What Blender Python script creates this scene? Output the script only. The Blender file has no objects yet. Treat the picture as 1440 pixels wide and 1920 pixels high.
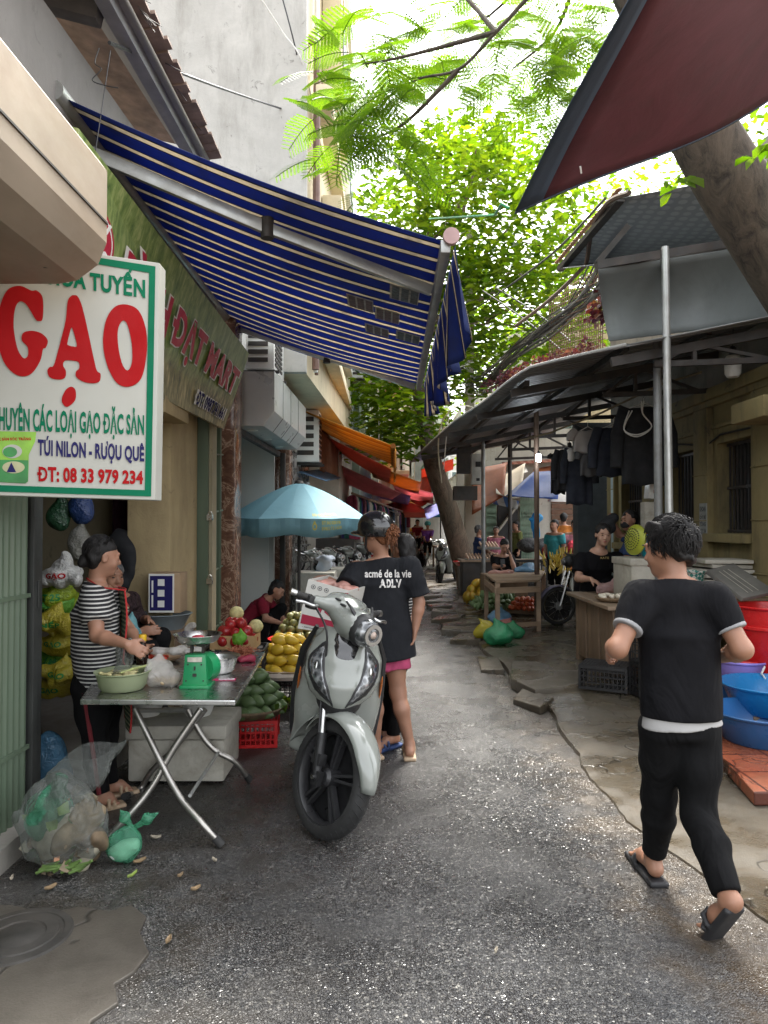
import bpy, bmesh, math, random
import numpy as np
from mathutils import Vector, Matrix
from mathutils.geometry import tessellate_polygon
from mathutils.bvhtree import BVHTree
random.seed(7); np.random.seed(7)
R = math.radians
SC = bpy.context.scene
COL = SC.collection
# ---------------------------------------------------------------- camera, sky, sun, exposure
CAMH, FPX, HOR = 1.55, 1330.0, 985.0          # eye height, focal length in photo pixels, horizon row
PITCH = math.atan((HOR - 960) / FPX)
cam = bpy.data.cameras.new('camera'); cam_o = bpy.data.objects.new('camera', cam); COL.objects.link(cam_o)
cam.sensor_fit = 'VERTICAL'; cam.sensor_height = 36; cam.lens = 36 * FPX / 1920
cam.clip_start = .05; cam.clip_end = 1000
cam_o.location = (0, 0, CAMH); cam_o.rotation_euler = (R(90) + PITCH, 0, 0)
SC.camera = cam_o
SUN_EL, SUN_AZ = 62, 12                        # sun high ahead, a little towards +X
wd = bpy.data.worlds.new('World'); SC.world = wd; wd.use_nodes = True
_n = wd.node_tree.nodes; _l = wd.node_tree.links
sky = _n.new('ShaderNodeTexSky'); sky.sky_type = 'NISHITA'; sky.sun_disc = False
sky.sun_elevation = R(SUN_EL); sky.sun_rotation = R(SUN_AZ); sky.dust_density = 4; sky.air_density = 1.2
hsv = _n.new('ShaderNodeHueSaturation'); hsv.inputs['Saturation'].default_value = .16
_l.new(sky.outputs[0], hsv.inputs['Color']); _l.new(hsv.outputs[0], _n['Background'].inputs[0])
_n['Background'].inputs[1].default_value = .15
sun = bpy.data.lights.new('sun', 'SUN'); sun_o = bpy.data.objects.new('sun', sun); COL.objects.link(sun_o)
sun.energy = 2.0; sun.angle = R(14); sun.color = (1, .95, .86)
sd = Vector((math.sin(R(SUN_AZ)) * math.cos(R(SUN_EL)), math.cos(R(SUN_AZ)) * math.cos(R(SUN_EL)), math.sin(R(SUN_EL))))
sun_o.rotation_euler = sd.to_track_quat('Z', 'Y').to_euler()
SC.view_settings.view_transform = 'Standard'; SC.view_settings.look = 'None'; SC.view_settings.gamma = 1
SC.view_settings.exposure = 2.55
try:
    SC.cycles.use_denoising = True; SC.cycles.max_bounces = 8; SC.cycles.diffuse_bounces = 4
    SC.cycles.transparent_max_bounces = 12; SC.cycles.transmission_bounces = 4; SC.cycles.caustics_reflective = False
except Exception: pass

def P(px, py, Y):
    """photo pixel + distance along the street -> world point"""
    u = (px - 720) / FPX; v = (960 - py) / FPX
    c, s = math.cos(PITCH), math.sin(PITCH)
    k = Y / (c - v * s)
    return Vector((u * k, Y, CAMH + (s + v * c) * k))
def G(px, py, z=0.0):
    u = (px - 720) / FPX; v = (960 - py) / FPX
    c, s = math.cos(PITCH), math.sin(PITCH)
    k = (z - CAMH) / (s + v * c)
    return Vector((u * k, (c - v * s) * k, z))
def V(*a): return Vector(a)
# ---------------------------------------------------------------- materials
MATS = {}
def _col(c): return (c[0], c[1], c[2], 1)
def newmat(name):
    m = bpy.data.materials.new(name); m.use_nodes = True
    return m, m.node_tree.nodes, m.node_tree.links, m.node_tree.nodes['Principled BSDF']
def nz(n, l, src, scale, detail=4, rough=.55, dist=0):
    t = n.new('ShaderNodeTexNoise'); t.inputs['Scale'].default_value = scale; t.inputs['Detail'].default_value = detail
    t.inputs['Roughness'].default_value = rough; t.inputs['Distortion'].default_value = dist
    if src: l.new(src, t.inputs['Vector'])
    return t.outputs['Fac']
def ramp(n, l, src, stops, interp='LINEAR'):
    r = n.new('ShaderNodeValToRGB'); r.color_ramp.interpolation = interp
    e = r.color_ramp.elements
    while len(e) < len(stops): e.new(.5)
    for i, (p, c) in enumerate(stops):
        e[i].position = p; e[i].color = _col(c) if hasattr(c, '__len__') else (c, c, c, 1)
    l.new(src, r.inputs[0]); return r.outputs[0]
def mixc(n, l, fac, a, b, mode='MIX'):
    m = n.new('ShaderNodeMix'); m.data_type = 'RGBA'; m.blend_type = mode
    for s, k in ((fac, 0), (a, 6), (b, 7)):
        if hasattr(s, 'is_linked'): l.new(s, m.inputs[k])
        elif k == 0: m.inputs[0].default_value = s
        else: m.inputs[k].default_value = _col(s)
    return m.outputs[2]
def bump(n, l, h, bs, strength=.3, dist=.01, prev=None):
    b = n.new('ShaderNodeBump'); b.inputs['Strength'].default_value = strength; b.inputs['Distance'].default_value = dist
    l.new(h, b.inputs['Height'])
    if prev: l.new(prev, b.inputs['Normal'])
    if bs: l.new(b.outputs[0], bs.inputs['Normal'])
    return b.outputs[0]
def coords(n, l, scale=None, rot=None, gen=False):
    t = n.new('ShaderNodeTexCoord'); o = t.outputs['Generated' if gen else 'Object']
    if scale or rot:
        m = n.new('ShaderNodeMapping')
        if scale: m.inputs['Scale'].default_value = scale
        if rot: m.inputs['Rotation'].default_value = rot
        l.new(o, m.inputs[0]); o = m.outputs[0]
    return o
def sep(n, l, src):
    s = n.new('ShaderNodeSeparateXYZ'); l.new(src, s.inputs[0]); return s.outputs
def mth(n, l, op, a, b=None, c=None):
    m = n.new('ShaderNodeMath'); m.operation = op
    for i, s in enumerate((a, b, c)):
        if s is None: continue
        if hasattr(s, 'is_linked'): l.new(s, m.inputs[i])
        else: m.inputs[i].default_value = s
    return m.outputs[0]
def M(name, col, rough=.6, var=.22, scale=5, bs=.15, bscale=60, metal=0, dirt=0, dcol=(.06, .05, .04), dscale=3,
      alpha=1, trans=0, stretch=None, spec=.5, coat=0, rvar=.1, bd=.004):
    if name in MATS: return MATS[name]
    m, n, l, p = newmat(name)
    co = coords(n, l, stretch)
    f = nz(n, l, co, scale, 5)
    c = ramp(n, l, f, [(.3, [x * (1 - var) for x in col]), (.7, [min(1, x * (1 + var)) for x in col])])
    if dirt:
        d = nz(n, l, co, dscale, 8, .7, .3)
        c = mixc(n, l, ramp(n, l, d, [(.45, 0), (.75, dirt)]), c, dcol)
    l.new(c, p.inputs['Base Color'])
    rf = nz(n, l, co, scale * 2.3, 3)
    l.new(ramp(n, l, rf, [(.3, max(0, rough - rvar)), (.7, min(1, rough + rvar))]), p.inputs['Roughness'])
    p.inputs['Metallic'].default_value = metal; p.inputs['Specular IOR Level'].default_value = spec
    if coat: p.inputs['Coat Weight'].default_value = coat; p.inputs['Coat Roughness'].default_value = .06
    if bs: bump(n, l, nz(n, l, co, bscale, 3), p, bs, bd)
    if alpha < 1: p.inputs['Alpha'].default_value = alpha
    if trans:
        tr = n.new('ShaderNodeBsdfTranslucent'); l.new(c, tr.inputs[0])
        mx = n.new('ShaderNodeMixShader'); mx.inputs[0].default_value = trans
        l.new(p.outputs[0], mx.inputs[1]); l.new(tr.outputs[0], mx.inputs[2])
        l.new(mx.outputs[0], n['Material Output'].inputs[0])
    MATS[name] = m; return m

# ---------------------------------------------------------------- mesh builder
OFF = {}
def frame(d, up=Vector((0, 0, 1))):
    d = d.normalized()
    a = d.cross(up)
    if a.length < 1e-4: a = d.cross(Vector((1, 0, 0)))
    a.normalize(); return a, a.cross(d).normalized()
class B:
    def __init__(s): s.v = []; s.f = []; s.mi = []; s.m = 0
    def add(s, vs, fs):
        o = len(s.v); s.v += [tuple(x) for x in vs]
        for f in fs: s.f.append(tuple(i + o for i in f)); s.mi.append(s.m)
        return s
    def box(s, c, sz, rot=None):
        c = Vector(c); h = Vector(sz) / 2
        vs = [Vector((x * h.x, y * h.y, z * h.z)) for x in (-1, 1) for y in (-1, 1) for z in (-1, 1)]
        if rot is not None: vs = [rot @ x for x in vs]
        return s.add([x + c for x in vs], [(0, 1, 3, 2), (4, 6, 7, 5), (0, 4, 5, 1), (2, 3, 7, 6), (0, 2, 6, 4), (1, 5, 7, 3)])
    def bar(s, a, b, w, h=None, up=Vector((0, 0, 1))):
        a, b = Vector(a), Vector(b); h = h or w; x, y = frame(b - a, up)
        vs = [p + x * i * w / 2 + y * j * h / 2 for p in (a, b) for i, j in ((-1, -1), (1, -1), (1, 1), (-1, 1))]
        return s.add(vs, [(0, 1, 2, 3), (7, 6, 5, 4)] + [(i, i + 4, (i + 1) % 4 + 4, (i + 1) % 4) for i in range(4)])
    def hexa(s, bot, top):
        """prism between two matching polygons"""
        n = len(bot)
        return s.add(list(bot) + list(top), [tuple(range(n))[::-1], tuple(range(n, 2 * n))] + [(i, (i + 1) % n, (i + 1) % n + n, i + n) for i in range(n)])
    def prism(s, poly, vec):
        vec = Vector(vec); return s.hexa([Vector(p) for p in poly], [Vector(p) + vec for p in poly])
    def tube(s, pts, r, n=8, cap=True, closed=False):
        pts = [Vector(p) for p in pts]; k = len(pts)
        rs = r if hasattr(r, '__len__') else [r] * k
        o = len(s.v); x = None; vs = []
        for i, p in enumerate(pts):
            if closed: d = pts[(i + 1) % k] - pts[i - 1]
            else: d = pts[min(i + 1, k - 1)] - pts[max(i - 1, 0)]
            if d.length < 1e-7: d = Vector((0, 0, 1))
            d.normalize()
            if x is None: x, _ = frame(d)
            x = x - d * x.dot(d)
            if x.length < 1e-5: x, _ = frame(d)
            x.normalize(); y = d.cross(x)
            for j in range(n):
                a = 2 * math.pi * j / n; vs.append(p + (x * math.cos(a) + y * math.sin(a)) * rs[i])
        fs = []
        for i in range(k if closed else k - 1):
            i2 = (i + 1) % k
            for j in range(n): fs.append((i * n + j, i * n + (j + 1) % n, i2 * n + (j + 1) % n, i2 * n + j))
        if cap and not closed: fs += [tuple(range(n))[::-1], tuple(range((k - 1) * n, k * n))]
        return s.add(vs, fs)
    def lathe(s, prof, c=(0, 0, 0), n=24, rot=None, sx=1, sy=1, wob=None):
        c = Vector(c); vs = []; k = len(prof)
        for i, (r, z) in enumerate(prof):
            for j in range(n):
                a = 2 * math.pi * j / n; rr = r * (wob(a, i) if wob else 1)
                q = Vector((rr * math.cos(a) * sx, rr * math.sin(a) * sy, z)); vs.append((rot @ q if rot is not None else q) + c)
        fs = [(i * n + j, i * n + (j + 1) % n, (i + 1) * n + (j + 1) % n, (i + 1) * n + j) for i in range(k - 1) for j in range(n)]
        if prof[0][0] > 1e-6: fs.append(tuple(range(n))[::-1])
        if prof[-1][0] > 1e-6: fs.append(tuple(range((k - 1) * n, k * n)))
        return s.add(vs, fs)
    def ell(s, c, r, rot=None, n=12, m=8):
        prof = [(max(1e-7, math.sin(math.pi * i / m)), -math.cos(math.pi * i / m)) for i in range(m + 1)]
        c = Vector(c); r = (r, r, r) if not hasattr(r, '__len__') else r; vs = []
        for q, z in prof:
            for j in range(n):
                a = 2 * math.pi * j / n; w = Vector((q * math.cos(a) * r[0], q * math.sin(a) * r[1], z * r[2])); vs.append((rot @ w if rot is not None else w) + c)
        return s.add(vs, [(i * n + j, i * n + (j + 1) % n, (i + 1) * n + (j + 1) % n, (i + 1) * n + j) for i in range(m) for j in range(n)])
    def sheet(s, fn, nu, nv):
        vs = [Vector(fn(i / nu, j / nv)) for i in range(nu + 1) for j in range(nv + 1)]
        w = nv + 1
        return s.add(vs, [(i * w + j, (i + 1) * w + j, (i + 1) * w + j + 1, i * w + j + 1) for i in range(nu) for j in range(nv)])
    def quad(s, a, b, c, d, nu=1, nv=1, sag=0):
        a, b, c, d = map(Vector, (a, b, c, d))
        def fn(u, v):
            q = a.lerp(b, u).lerp(d.lerp(c, u), v); q.z -= sag * 16 * u * (1 - u) * v * (1 - v); return q
        return s.sheet(fn, nu, nv)
    def flat(s, outer, holes=()):
        """filled polygon (list of 3-D points) with holes"""
        loops = [[Vector(p) for p in outer]] + [[Vector(p) for p in h] for h in holes]
        tri = tessellate_polygon(loops); return s.add([p for lp in loops for p in lp], tri)
    def build(s, name, mat, parent=None, smooth=40, bev=0, solid=0, sub=0, off=None, seg=2):
        me = bpy.data.meshes.new(name)
        o3 = OFF.get(parent, Vector()) if parent is not None else Vector()
        if off is not None: o3 = Vector(off)
        me.from_pydata([(x - o3.x, y - o3.y, z - o3.z) for x, y, z in s.v], [], s.f)
        mats = mat if isinstance(mat, (list, tuple)) else [mat]
        for m in mats: me.materials.append(m)
        if len(mats) > 1: me.polygons.foreach_set('material_index', s.mi)
        bm = bmesh.new(); bm.from_mesh(me)
        bmesh.ops.recalc_face_normals(bm, faces=bm.faces)
        if bev:
            es = [e for e in bm.edges if len(e.link_faces) == 2 and e.calc_face_angle(0) > R(30)]
            bmesh.ops.bevel(bm, geom=es, offset=bev, segments=seg, affect='EDGES', profile=.6, clamp_overlap=True)
        bm.to_mesh(me); bm.free()
        if smooth: me.shade_smooth(); me.set_sharp_from_angle(angle=R(smooth))
        ob = bpy.data.objects.new(name, me); COL.objects.link(ob)
        if parent is not None: ob.parent = parent; OFF[ob] = o3
        elif off is not None: ob.location = o3; OFF[ob] = o3
        else: OFF[ob] = Vector()
        if solid: md = ob.modifiers.new('solid', 'SOLIDIFY'); md.thickness = solid; md.offset = 0
        if sub: md = ob.modifiers.new('sub', 'SUBSURF'); md.levels = sub; md.render_levels = sub
        return ob
def tag(o, label=None, cat=None, group=None, kind=None):
    if label: o['label'] = label
    if cat: o['category'] = cat
    if group: o['group'] = group
    if kind: o['kind'] = kind
    return o
def thing(name, label, cat, loc=(0, 0, 0), group=None, local=False):
    o = bpy.data.objects.new(name, None); COL.objects.link(o); o.location = loc; o.empty_display_size = .1
    OFF[o] = Vector() if local else Vector(loc)
    return tag(o, label, cat, group)
def struct(o): o['kind'] = 'structure'; return o
KIDS = {}
def dup(root, loc, rotz=0, label=None, group=None, scale=None, rot=None):
    def rec(o, par):
        c = o.copy(); COL.objects.link(c)
        if par is not None: c.parent = par
        for ch in o.children: rec(ch, c)
        return c
    r = rec(root, None); r.location = loc
    r.rotation_euler = rot if rot else (0, 0, rotz)
    if scale: r.scale = scale if hasattr(scale, '__len__') else (scale,) * 3
    if label: r['label'] = label
    if group: r['group'] = group
    return r
def cat_rom(pts, n=6, closed=True):
    pts = [Vector(p) for p in pts]; k = len(pts); out = []
    rng = range(k) if closed else range(k - 1)
    for i in rng:
        g = (lambda q: pts[q % k]) if closed else (lambda q: pts[max(0, min(k - 1, q))])
        p0, p1, p2, p3 = g(i - 1), g(i), g(i + 1), g(i + 2)
        for j in range(n):
            t = j / n
            out.append(.5 * (2 * p1 + (p2 - p0) * t + (2 * p0 - 5 * p1 + 4 * p2 - p3) * t * t + (3 * p1 - p0 - 3 * p2 + p3) * t ** 3))
    if not closed: out.append(pts[-1])
    return out
# ---------------------------------------------------------------- lettering
GLY = {}
def raw_text(txt, bold, shear):
    cu = bpy.data.curves.new('t', 'FONT'); cu.body = txt; cu.size = 1; cu.offset = bold; cu.shear = shear; cu.resolution_u = 3; cu.fill_mode = 'FRONT'
    ob = bpy.data.objects.new('t', cu); COL.objects.link(ob)
    dg = bpy.context.evaluated_depsgraph_get(); me = ob.evaluated_get(dg).to_mesh()
    v = np.array([x.co[:2] for x in me.vertices]).reshape(-1, 2); f = [tuple(p.vertices) for p in me.polygons]; ar = sum(p.area for p in me.polygons)
    ob.evaluated_get(dg).to_mesh_clear(); bpy.data.objects.remove(ob); bpy.data.curves.remove(cu); return v, f, ar
def glyph(c, bold, shear):
    """one letter with its advance; a bold step that breaks the outline's fill is passed over"""
    k = (c, bold, shear)
    if k not in GLY:
        wd = lambda t: (lambda v: v[:, 0].max() - v[:, 0].min())(raw_text(t, 0, 0)[0])
        adv = wd('H' + c + 'H') - wd('HH') + bold * 1.2
        if c == 'Đ':
            v, f, ar = raw_text('D', bold, shear); n0 = len(v); y = v[:, 1].max() * .5; t = .045 + bold
            v = np.concatenate([v, np.array([[-.05, y - t], [.30, y - t], [.30, y + t], [-.05, y + t]])]); GLY[k] = (wd('HDH') - wd('HH') + bold * 1.2, v, f + [(n0, n0 + 1, n0 + 2, n0 + 3)]); return GLY[k]
        best = None; a0 = raw_text(c, 0, shear)[2]
        for db in (0, -.004, .004, -.008, .008, -.012, .012, -bold):
            v, f, ar = raw_text(c, bold + db, shear); sc = ar - abs(db) * a0 * 3
            if best is None or sc > best[0] * 1.02: best = (sc, v, f)
        GLY[k] = (adv, best[1], best[2])
    return GLY[k]
def text_pts(txt, bold=0.0, shear=0, res=3):
    x = 0; vs = []; fs = []; n = 0
    for c in txt:
        if c == ' ': x += .27; continue
        adv, v, f = glyph(c, bold, shear); vs.append(v + np.array([x, 0])); fs += [tuple(i + n for i in q) for q in f]; n += len(v); x += adv
    v = np.concatenate(vs); lo = v.min(0); hi = v.max(0); return (v - lo) / np.maximum(hi - lo, 1e-6), fs
def text_on(b, txt, fn, bold=0.0, shear=0):
    """fn(u, v) -> world point, u, v in 0..1 over the text's own box"""
    v, f = text_pts(txt, bold, shear); b.add([fn(x, y) for x, y in v], f); return b
def bil(tl, tr, br, bl):
    return lambda u, v: (Vector(bl).lerp(Vector(br), u)).lerp(Vector(tl).lerp(Vector(tr), u), v)
# ---------------------------------------------------------------- implicit surfaces
class Sdf:
    def __init__(s, vox=.01, k=.02): s.p = []; s.vox = vox; s.k = k
    def cap(s, a, b, ra, rb=None, k=None, sub=False): s.p.append(('c', np.array(a, float), np.array(b, float), ra, ra if rb is None else rb, k, sub)); return s
    def chain(s, pts, rs, k=None):
        for i in range(len(pts) - 1): s.cap(pts[i], pts[i + 1], rs[i], rs[i + 1], k)
        return s
    def ell(s, c, r, rot=None, k=None, sub=False):
        r = (r, r, r) if not hasattr(r, '__len__') else r
        m = np.eye(3) if rot is None else np.array(rot)
        s.p.append(('e', np.array(c, float), np.array(r, float), m, None, k, sub)); return s
    def cone(s, a, b, ra, rb, xdir, k=None, rnd=.02, sub=False):
        """elliptical flat-capped cone; ra, rb = (along xdir, across)"""
        s.p.append(('t', np.array(a, float), np.array(b, float), (ra, rb, np.array(xdir, float), rnd), None, k, sub)); return s
    def box(s, c, h, rot=None, rnd=.01, k=None, sub=False):
        s.p.append(('b', np.array(c, float), np.array(h, float), np.eye(3) if rot is None else np.array(rot), rnd, k, sub)); return s
    def cut(s, p, nrm): s.p.append(('h', np.array(p, float), np.array(nrm, float) / np.linalg.norm(nrm), 0, 0, 0, False)); return s
    def bounds(s, q):
        t, a, b, c = q[0], q[1], q[2], q[3]
        if t == 'c': r = max(q[3], q[4]); return np.minimum(a, b) - r, np.maximum(a, b) + r
        if t == 'e': r = np.max(b); return a - r, a + r
        if t == 'b': r = np.linalg.norm(b) ; return a - r, a + r
        if t == 't': r = max(max(c[0]), max(c[1])); return np.minimum(a, b) - r, np.maximum(a, b) + r
    def mesh(s, noise=0, nscale=20, smooth=1, seed=0):
        vox = s.vox; bb = [s.bounds(q) for q in s.p if q[0] != 'h' and not q[6]]
        pad = 3 * vox + noise
        lo = np.min([x[0] for x in bb], 0) - pad; hi = np.max([x[1] for x in bb], 0) + pad
        n = np.ceil((hi - lo) / vox).astype(int) + 1
        D = np.full(n, 1.0, np.float32)
        for q in s.p:
            k = s.k if q[5] is None else q[5]
            if q[0] == 'h': i0 = np.zeros(3, int); i1 = n
            else:
                l2, h2 = s.bounds(q); m = k + 3 * vox + noise
                i0 = np.clip(np.floor((l2 - m - lo) / vox).astype(int), 0, n); i1 = np.clip(np.ceil((h2 + m - lo) / vox).astype(int) + 1, 0, n)
            if np.any(i1 <= i0): continue
            ax = [(lo[d] + vox * np.arange(i0[d], i1[d])).astype(np.float32) for d in range(3)]
            X = np.stack(np.meshgrid(*ax, indexing='ij'), -1)
            if q[0] == 'c':
                a, b = q[1], q[2]; ab = b - a; L = max(ab @ ab, 1e-9)
                t = np.clip(((X - a) @ ab) / L, 0, 1); d = np.linalg.norm(X - a - t[..., None] * ab, axis=-1) - (q[3] + (q[4] - q[3]) * t)
            elif q[0] == 'e':
                w = (X - q[1]) @ q[3]; kk = np.linalg.norm(w / q[2], axis=-1); k2 = np.linalg.norm(w / q[2] ** 2, axis=-1)
                d = kk * (kk - 1) / np.maximum(k2, 1e-6)
            elif q[0] == 'b':
                w = np.abs((X - q[1]) @ q[3]) - (q[2] - q[4]); d = np.linalg.norm(np.maximum(w, 0), axis=-1) + np.minimum(np.max(w, -1), 0) - q[4]
            elif q[0] == 't':
                a, b = q[1], q[2]; ab = b - a; Ln = np.linalg.norm(ab); w = ab / Ln
                xd = q[3][2] - w * (q[3][2] @ w); xd /= np.linalg.norm(xd); yd = np.cross(w, xd)
                Z = X - a; t = Z @ w; tt = np.clip(t / Ln, 0, 1)
                rx = q[3][0][0] + (q[3][1][0] - q[3][0][0]) * tt; ry = q[3][0][1] + (q[3][1][1] - q[3][0][1]) * tt
                x = Z @ xd; y = Z @ yd; kk = np.sqrt((x / rx) ** 2 + (y / ry) ** 2); k2 = np.sqrt((x / rx ** 2) ** 2 + (y / ry ** 2) ** 2)
                dr = kk * (kk - 1) / np.maximum(k2, 1e-6); da = np.abs(t - Ln / 2) - Ln / 2; rn = q[3][3]
                u1 = np.maximum(dr + rn, 0); u2 = np.maximum(da + rn, 0); d = np.minimum(np.maximum(dr, da) , 0) * 0 + np.where((u1 > 0) & (u2 > 0), np.sqrt(u1 ** 2 + u2 ** 2) - rn, np.maximum(dr, da))
            elif q[0] == 'h': d = (X - q[1]) @ q[2]
            sl = tuple(slice(i0[j], i1[j]) for j in range(3)); D0 = D[sl]
            if q[0] == 'h': D[sl] = np.maximum(D0, d)
            elif q[6]:
                h = np.clip(.5 - .5 * (D0 + d) / max(k, 1e-6), 0, 1); D[sl] = D0 * (1 - h) + (-d) * h + k * h * (1 - h)
            else:
                h = np.clip(.5 + .5 * (D0 - d) / max(k, 1e-6), 0, 1); D[sl] = D0 * (1 - h) + d * h - k * h * (1 - h)
        if noise:
            rg = np.random.RandomState(seed); ax = [(lo[d] + vox * np.arange(n[d])).astype(np.float32) for d in range(3)]
            X = np.stack(np.meshgrid(*ax, indexing='ij'), -1); N = np.zeros(n, np.float32)
            for i in range(7):
                w = rg.normal(size=3); w *= nscale * (.6 + .8 * rg.rand()) / np.linalg.norm(w); N += np.sin(X @ w + rg.rand() * 6.3 + 1.5 * np.sin(X @ (w[[1, 2, 0]] * .7)))
            D = D + noise * N / 3
        return nets(D, lo, vox, smooth)
def nets(D, lo, vox, smooth=1):
    S = D < 0; n = np.array(D.shape) - 1
    cnt = np.zeros(n, np.int8)
    cs = [(i, j, k) for i in (0, 1) for j in (0, 1) for k in (0, 1)]
    sl = lambda c: tuple(slice(c[d], c[d] + n[d]) for d in range(3))
    for c in cs: cnt += S[sl(c)]
    act = (cnt > 0) & (cnt < 8); I = np.argwhere(act); N = len(I)
    idx = np.full(n, -1, np.int64); idx[act] = np.arange(N)
    pos = np.zeros((N, 3)); w = np.zeros(N)
    for c in cs:
        for d in range(3):
            if c[d]: continue
            e = list(c); e[d] = 1
            a = D[tuple((I + c).T)]; b = D[tuple((I + e).T)]; m = (a < 0) != (b < 0)
            t = np.where(m, a / np.where(m, a - b, 1), 0); p = np.array(c, float)[None].repeat(N, 0); p[:, d] = t
            pos += p * m[:, None]; w += m
    pos = lo + vox * (I + pos / np.maximum(w, 1)[:, None])
    quads = []
    for d in range(3):
        e = [0, 0, 0]; e[d] = 1; sh = tuple(slice(0, D.shape[j] - e[j]) for j in range(3)); sh2 = tuple(slice(e[j], D.shape[j]) for j in range(3))
        a = S[sh]; b = S[sh2]; x = np.argwhere(a != b); o1, o2 = [j for j in range(3) if j != d]
        ok = (x[:, o1] > 0) & (x[:, o2] > 0) & (x[:, o1] < n[o1]) & (x[:, o2] < n[o2]); x = x[ok]
        q = []
        for i, j in ((0, 0), (1, 0), (1, 1), (0, 1)):
            y = x.copy(); y[:, o1] -= i; y[:, o2] -= j; q.append(idx[tuple(y.T)])
        q = np.stack(q, 1); flip = a[tuple(x.T)]
        if d == 1: flip = ~flip
        q[~flip] = q[~flip][:, ::-1]; quads.append(q)
    Q = np.concatenate(quads); 
    for _ in range(smooth):
        acc = np.zeros_like(pos); c = np.zeros(N)
        for i in range(4):
            a, b = Q[:, i], Q[:, (i + 1) % 4]; np.add.at(acc, a, pos[b]); np.add.at(c, a, 1); np.add.at(acc, b, pos[a]); np.add.at(c, b, 1)
        pos = pos * .5 + .5 * acc / np.maximum(c, 1)[:, None]
    return pos, Q
def sobj(name, mesh, mat, parent=None, off=None):
    pos, Q = mesh
    o3 = OFF.get(parent, Vector()) if parent is not None else Vector()
    if off is not None: o3 = Vector(off)
    me = bpy.data.meshes.new(name); me.vertices.add(len(pos)); me.vertices.foreach_set('co', (pos - np.array(o3)).ravel())
    me.loops.add(Q.size); me.loops.foreach_set('vertex_index', Q.ravel().astype(np.int32)); me.polygons.add(len(Q))
    me.polygons.foreach_set('loop_start', np.arange(0, Q.size, 4, dtype=np.int32)); me.update(calc_edges=True); me.validate()
    me.materials.append(mat); me.shade_smooth()
    ob = bpy.data.objects.new(name, me); COL.objects.link(ob)
    if parent is not None: ob.parent = parent
    elif off is not None: ob.location = o3
    OFF[ob] = o3; return ob
def bvh(mesh): return BVHTree.FromPolygons([tuple(x) for x in mesh[0]], [tuple(int(i) for i in q) for q in mesh[1]])
# ---------------------------------------------------------------- special materials
def asphalt():
    m, n, l, p = newmat('wet asphalt'); co = coords(n, l)
    vo = n.new('ShaderNodeTexVoronoi'); vo.inputs['Scale'].default_value = 115; l.new(co, vo.inputs['Vector'])
    ed = n.new('ShaderNodeTexVoronoi'); ed.feature = 'DISTANCE_TO_EDGE'; ed.inputs['Scale'].default_value = 115; l.new(co, ed.inputs['Vector'])
    big = nz(n, l, co, 1.1, 6, .6); mid = nz(n, l, co, 5, 6, .65)
    cell = sep(n, l, vo.outputs['Color'])
    stone = ramp(n, l, cell[0], [(0, (.022, .022, .023)), (.5, (.058, .058, .06)), (.9, (.115, .113, .108)), (.985, (.20, .19, .175)), (1, (.30, .29, .26))])
    gap = ramp(n, l, ed.outputs['Distance'], [(.0, .35), (.14, 1)])
    c = mixc(n, l, 1, stone, gap, 'MULTIPLY')
    muddy = ramp(n, l, mid, [(.36, 0), (.62, .85)])
    xs = sep(n, l, co); lf = mth(n, l, 'MULTIPLY', ramp(n, l, mth(n, l, 'MULTIPLY_ADD', xs[0], .4, .8), [(.5, 1), (.86, .12)]), muddy)
    c = mixc(n, l, lf, c, (.040, .034, .028))
    sh_ = mth(n, l, 'MULTIPLY', ramp(n, l, mth(n, l, 'MULTIPLY_ADD', xs[0], .5, mth(n, l, 'MULTIPLY', mid, .35)), [(.62, 0), (.80, .8)]), ramp(n, l, mid, [(.35, .3), (.6, 1)]))
    c = mixc(n, l, sh_, c, (.075, .054, .033))
    dark = ramp(n, l, big, [(.36, .55), (.55, 1.05)])
    c = mixc(n, l, 1, c, dark, 'MULTIPLY'); l.new(c, p.inputs['Base Color'])
    wet = ramp(n, l, nz(n, l, co, 1.7, 5, .6), [(.38, .10), (.64, .38)])
    l.new(mth(n, l, 'ADD', wet, mth(n, l, 'MULTIPLY', cell[1], .12)), p.inputs['Roughness'])
    h = mth(n, l, 'ADD', ramp(n, l, ed.outputs['Distance'], [(0, 0), (.3, 1)]), mth(n, l, 'MULTIPLY', cell[2], .7))
    keep = mth(n, l, 'SUBTRACT', 1, mth(n, l, 'MULTIPLY', mth(n, l, 'MAXIMUM', lf, sh_), .7))
    b1 = bump(n, l, nz(n, l, co, 14, 4), None, .5, .012)
    bump(n, l, mth(n, l, 'MULTIPLY', h, keep), p, .6, .005, b1)
    p.inputs['Specular IOR Level'].default_value = .6
    return m
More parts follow.
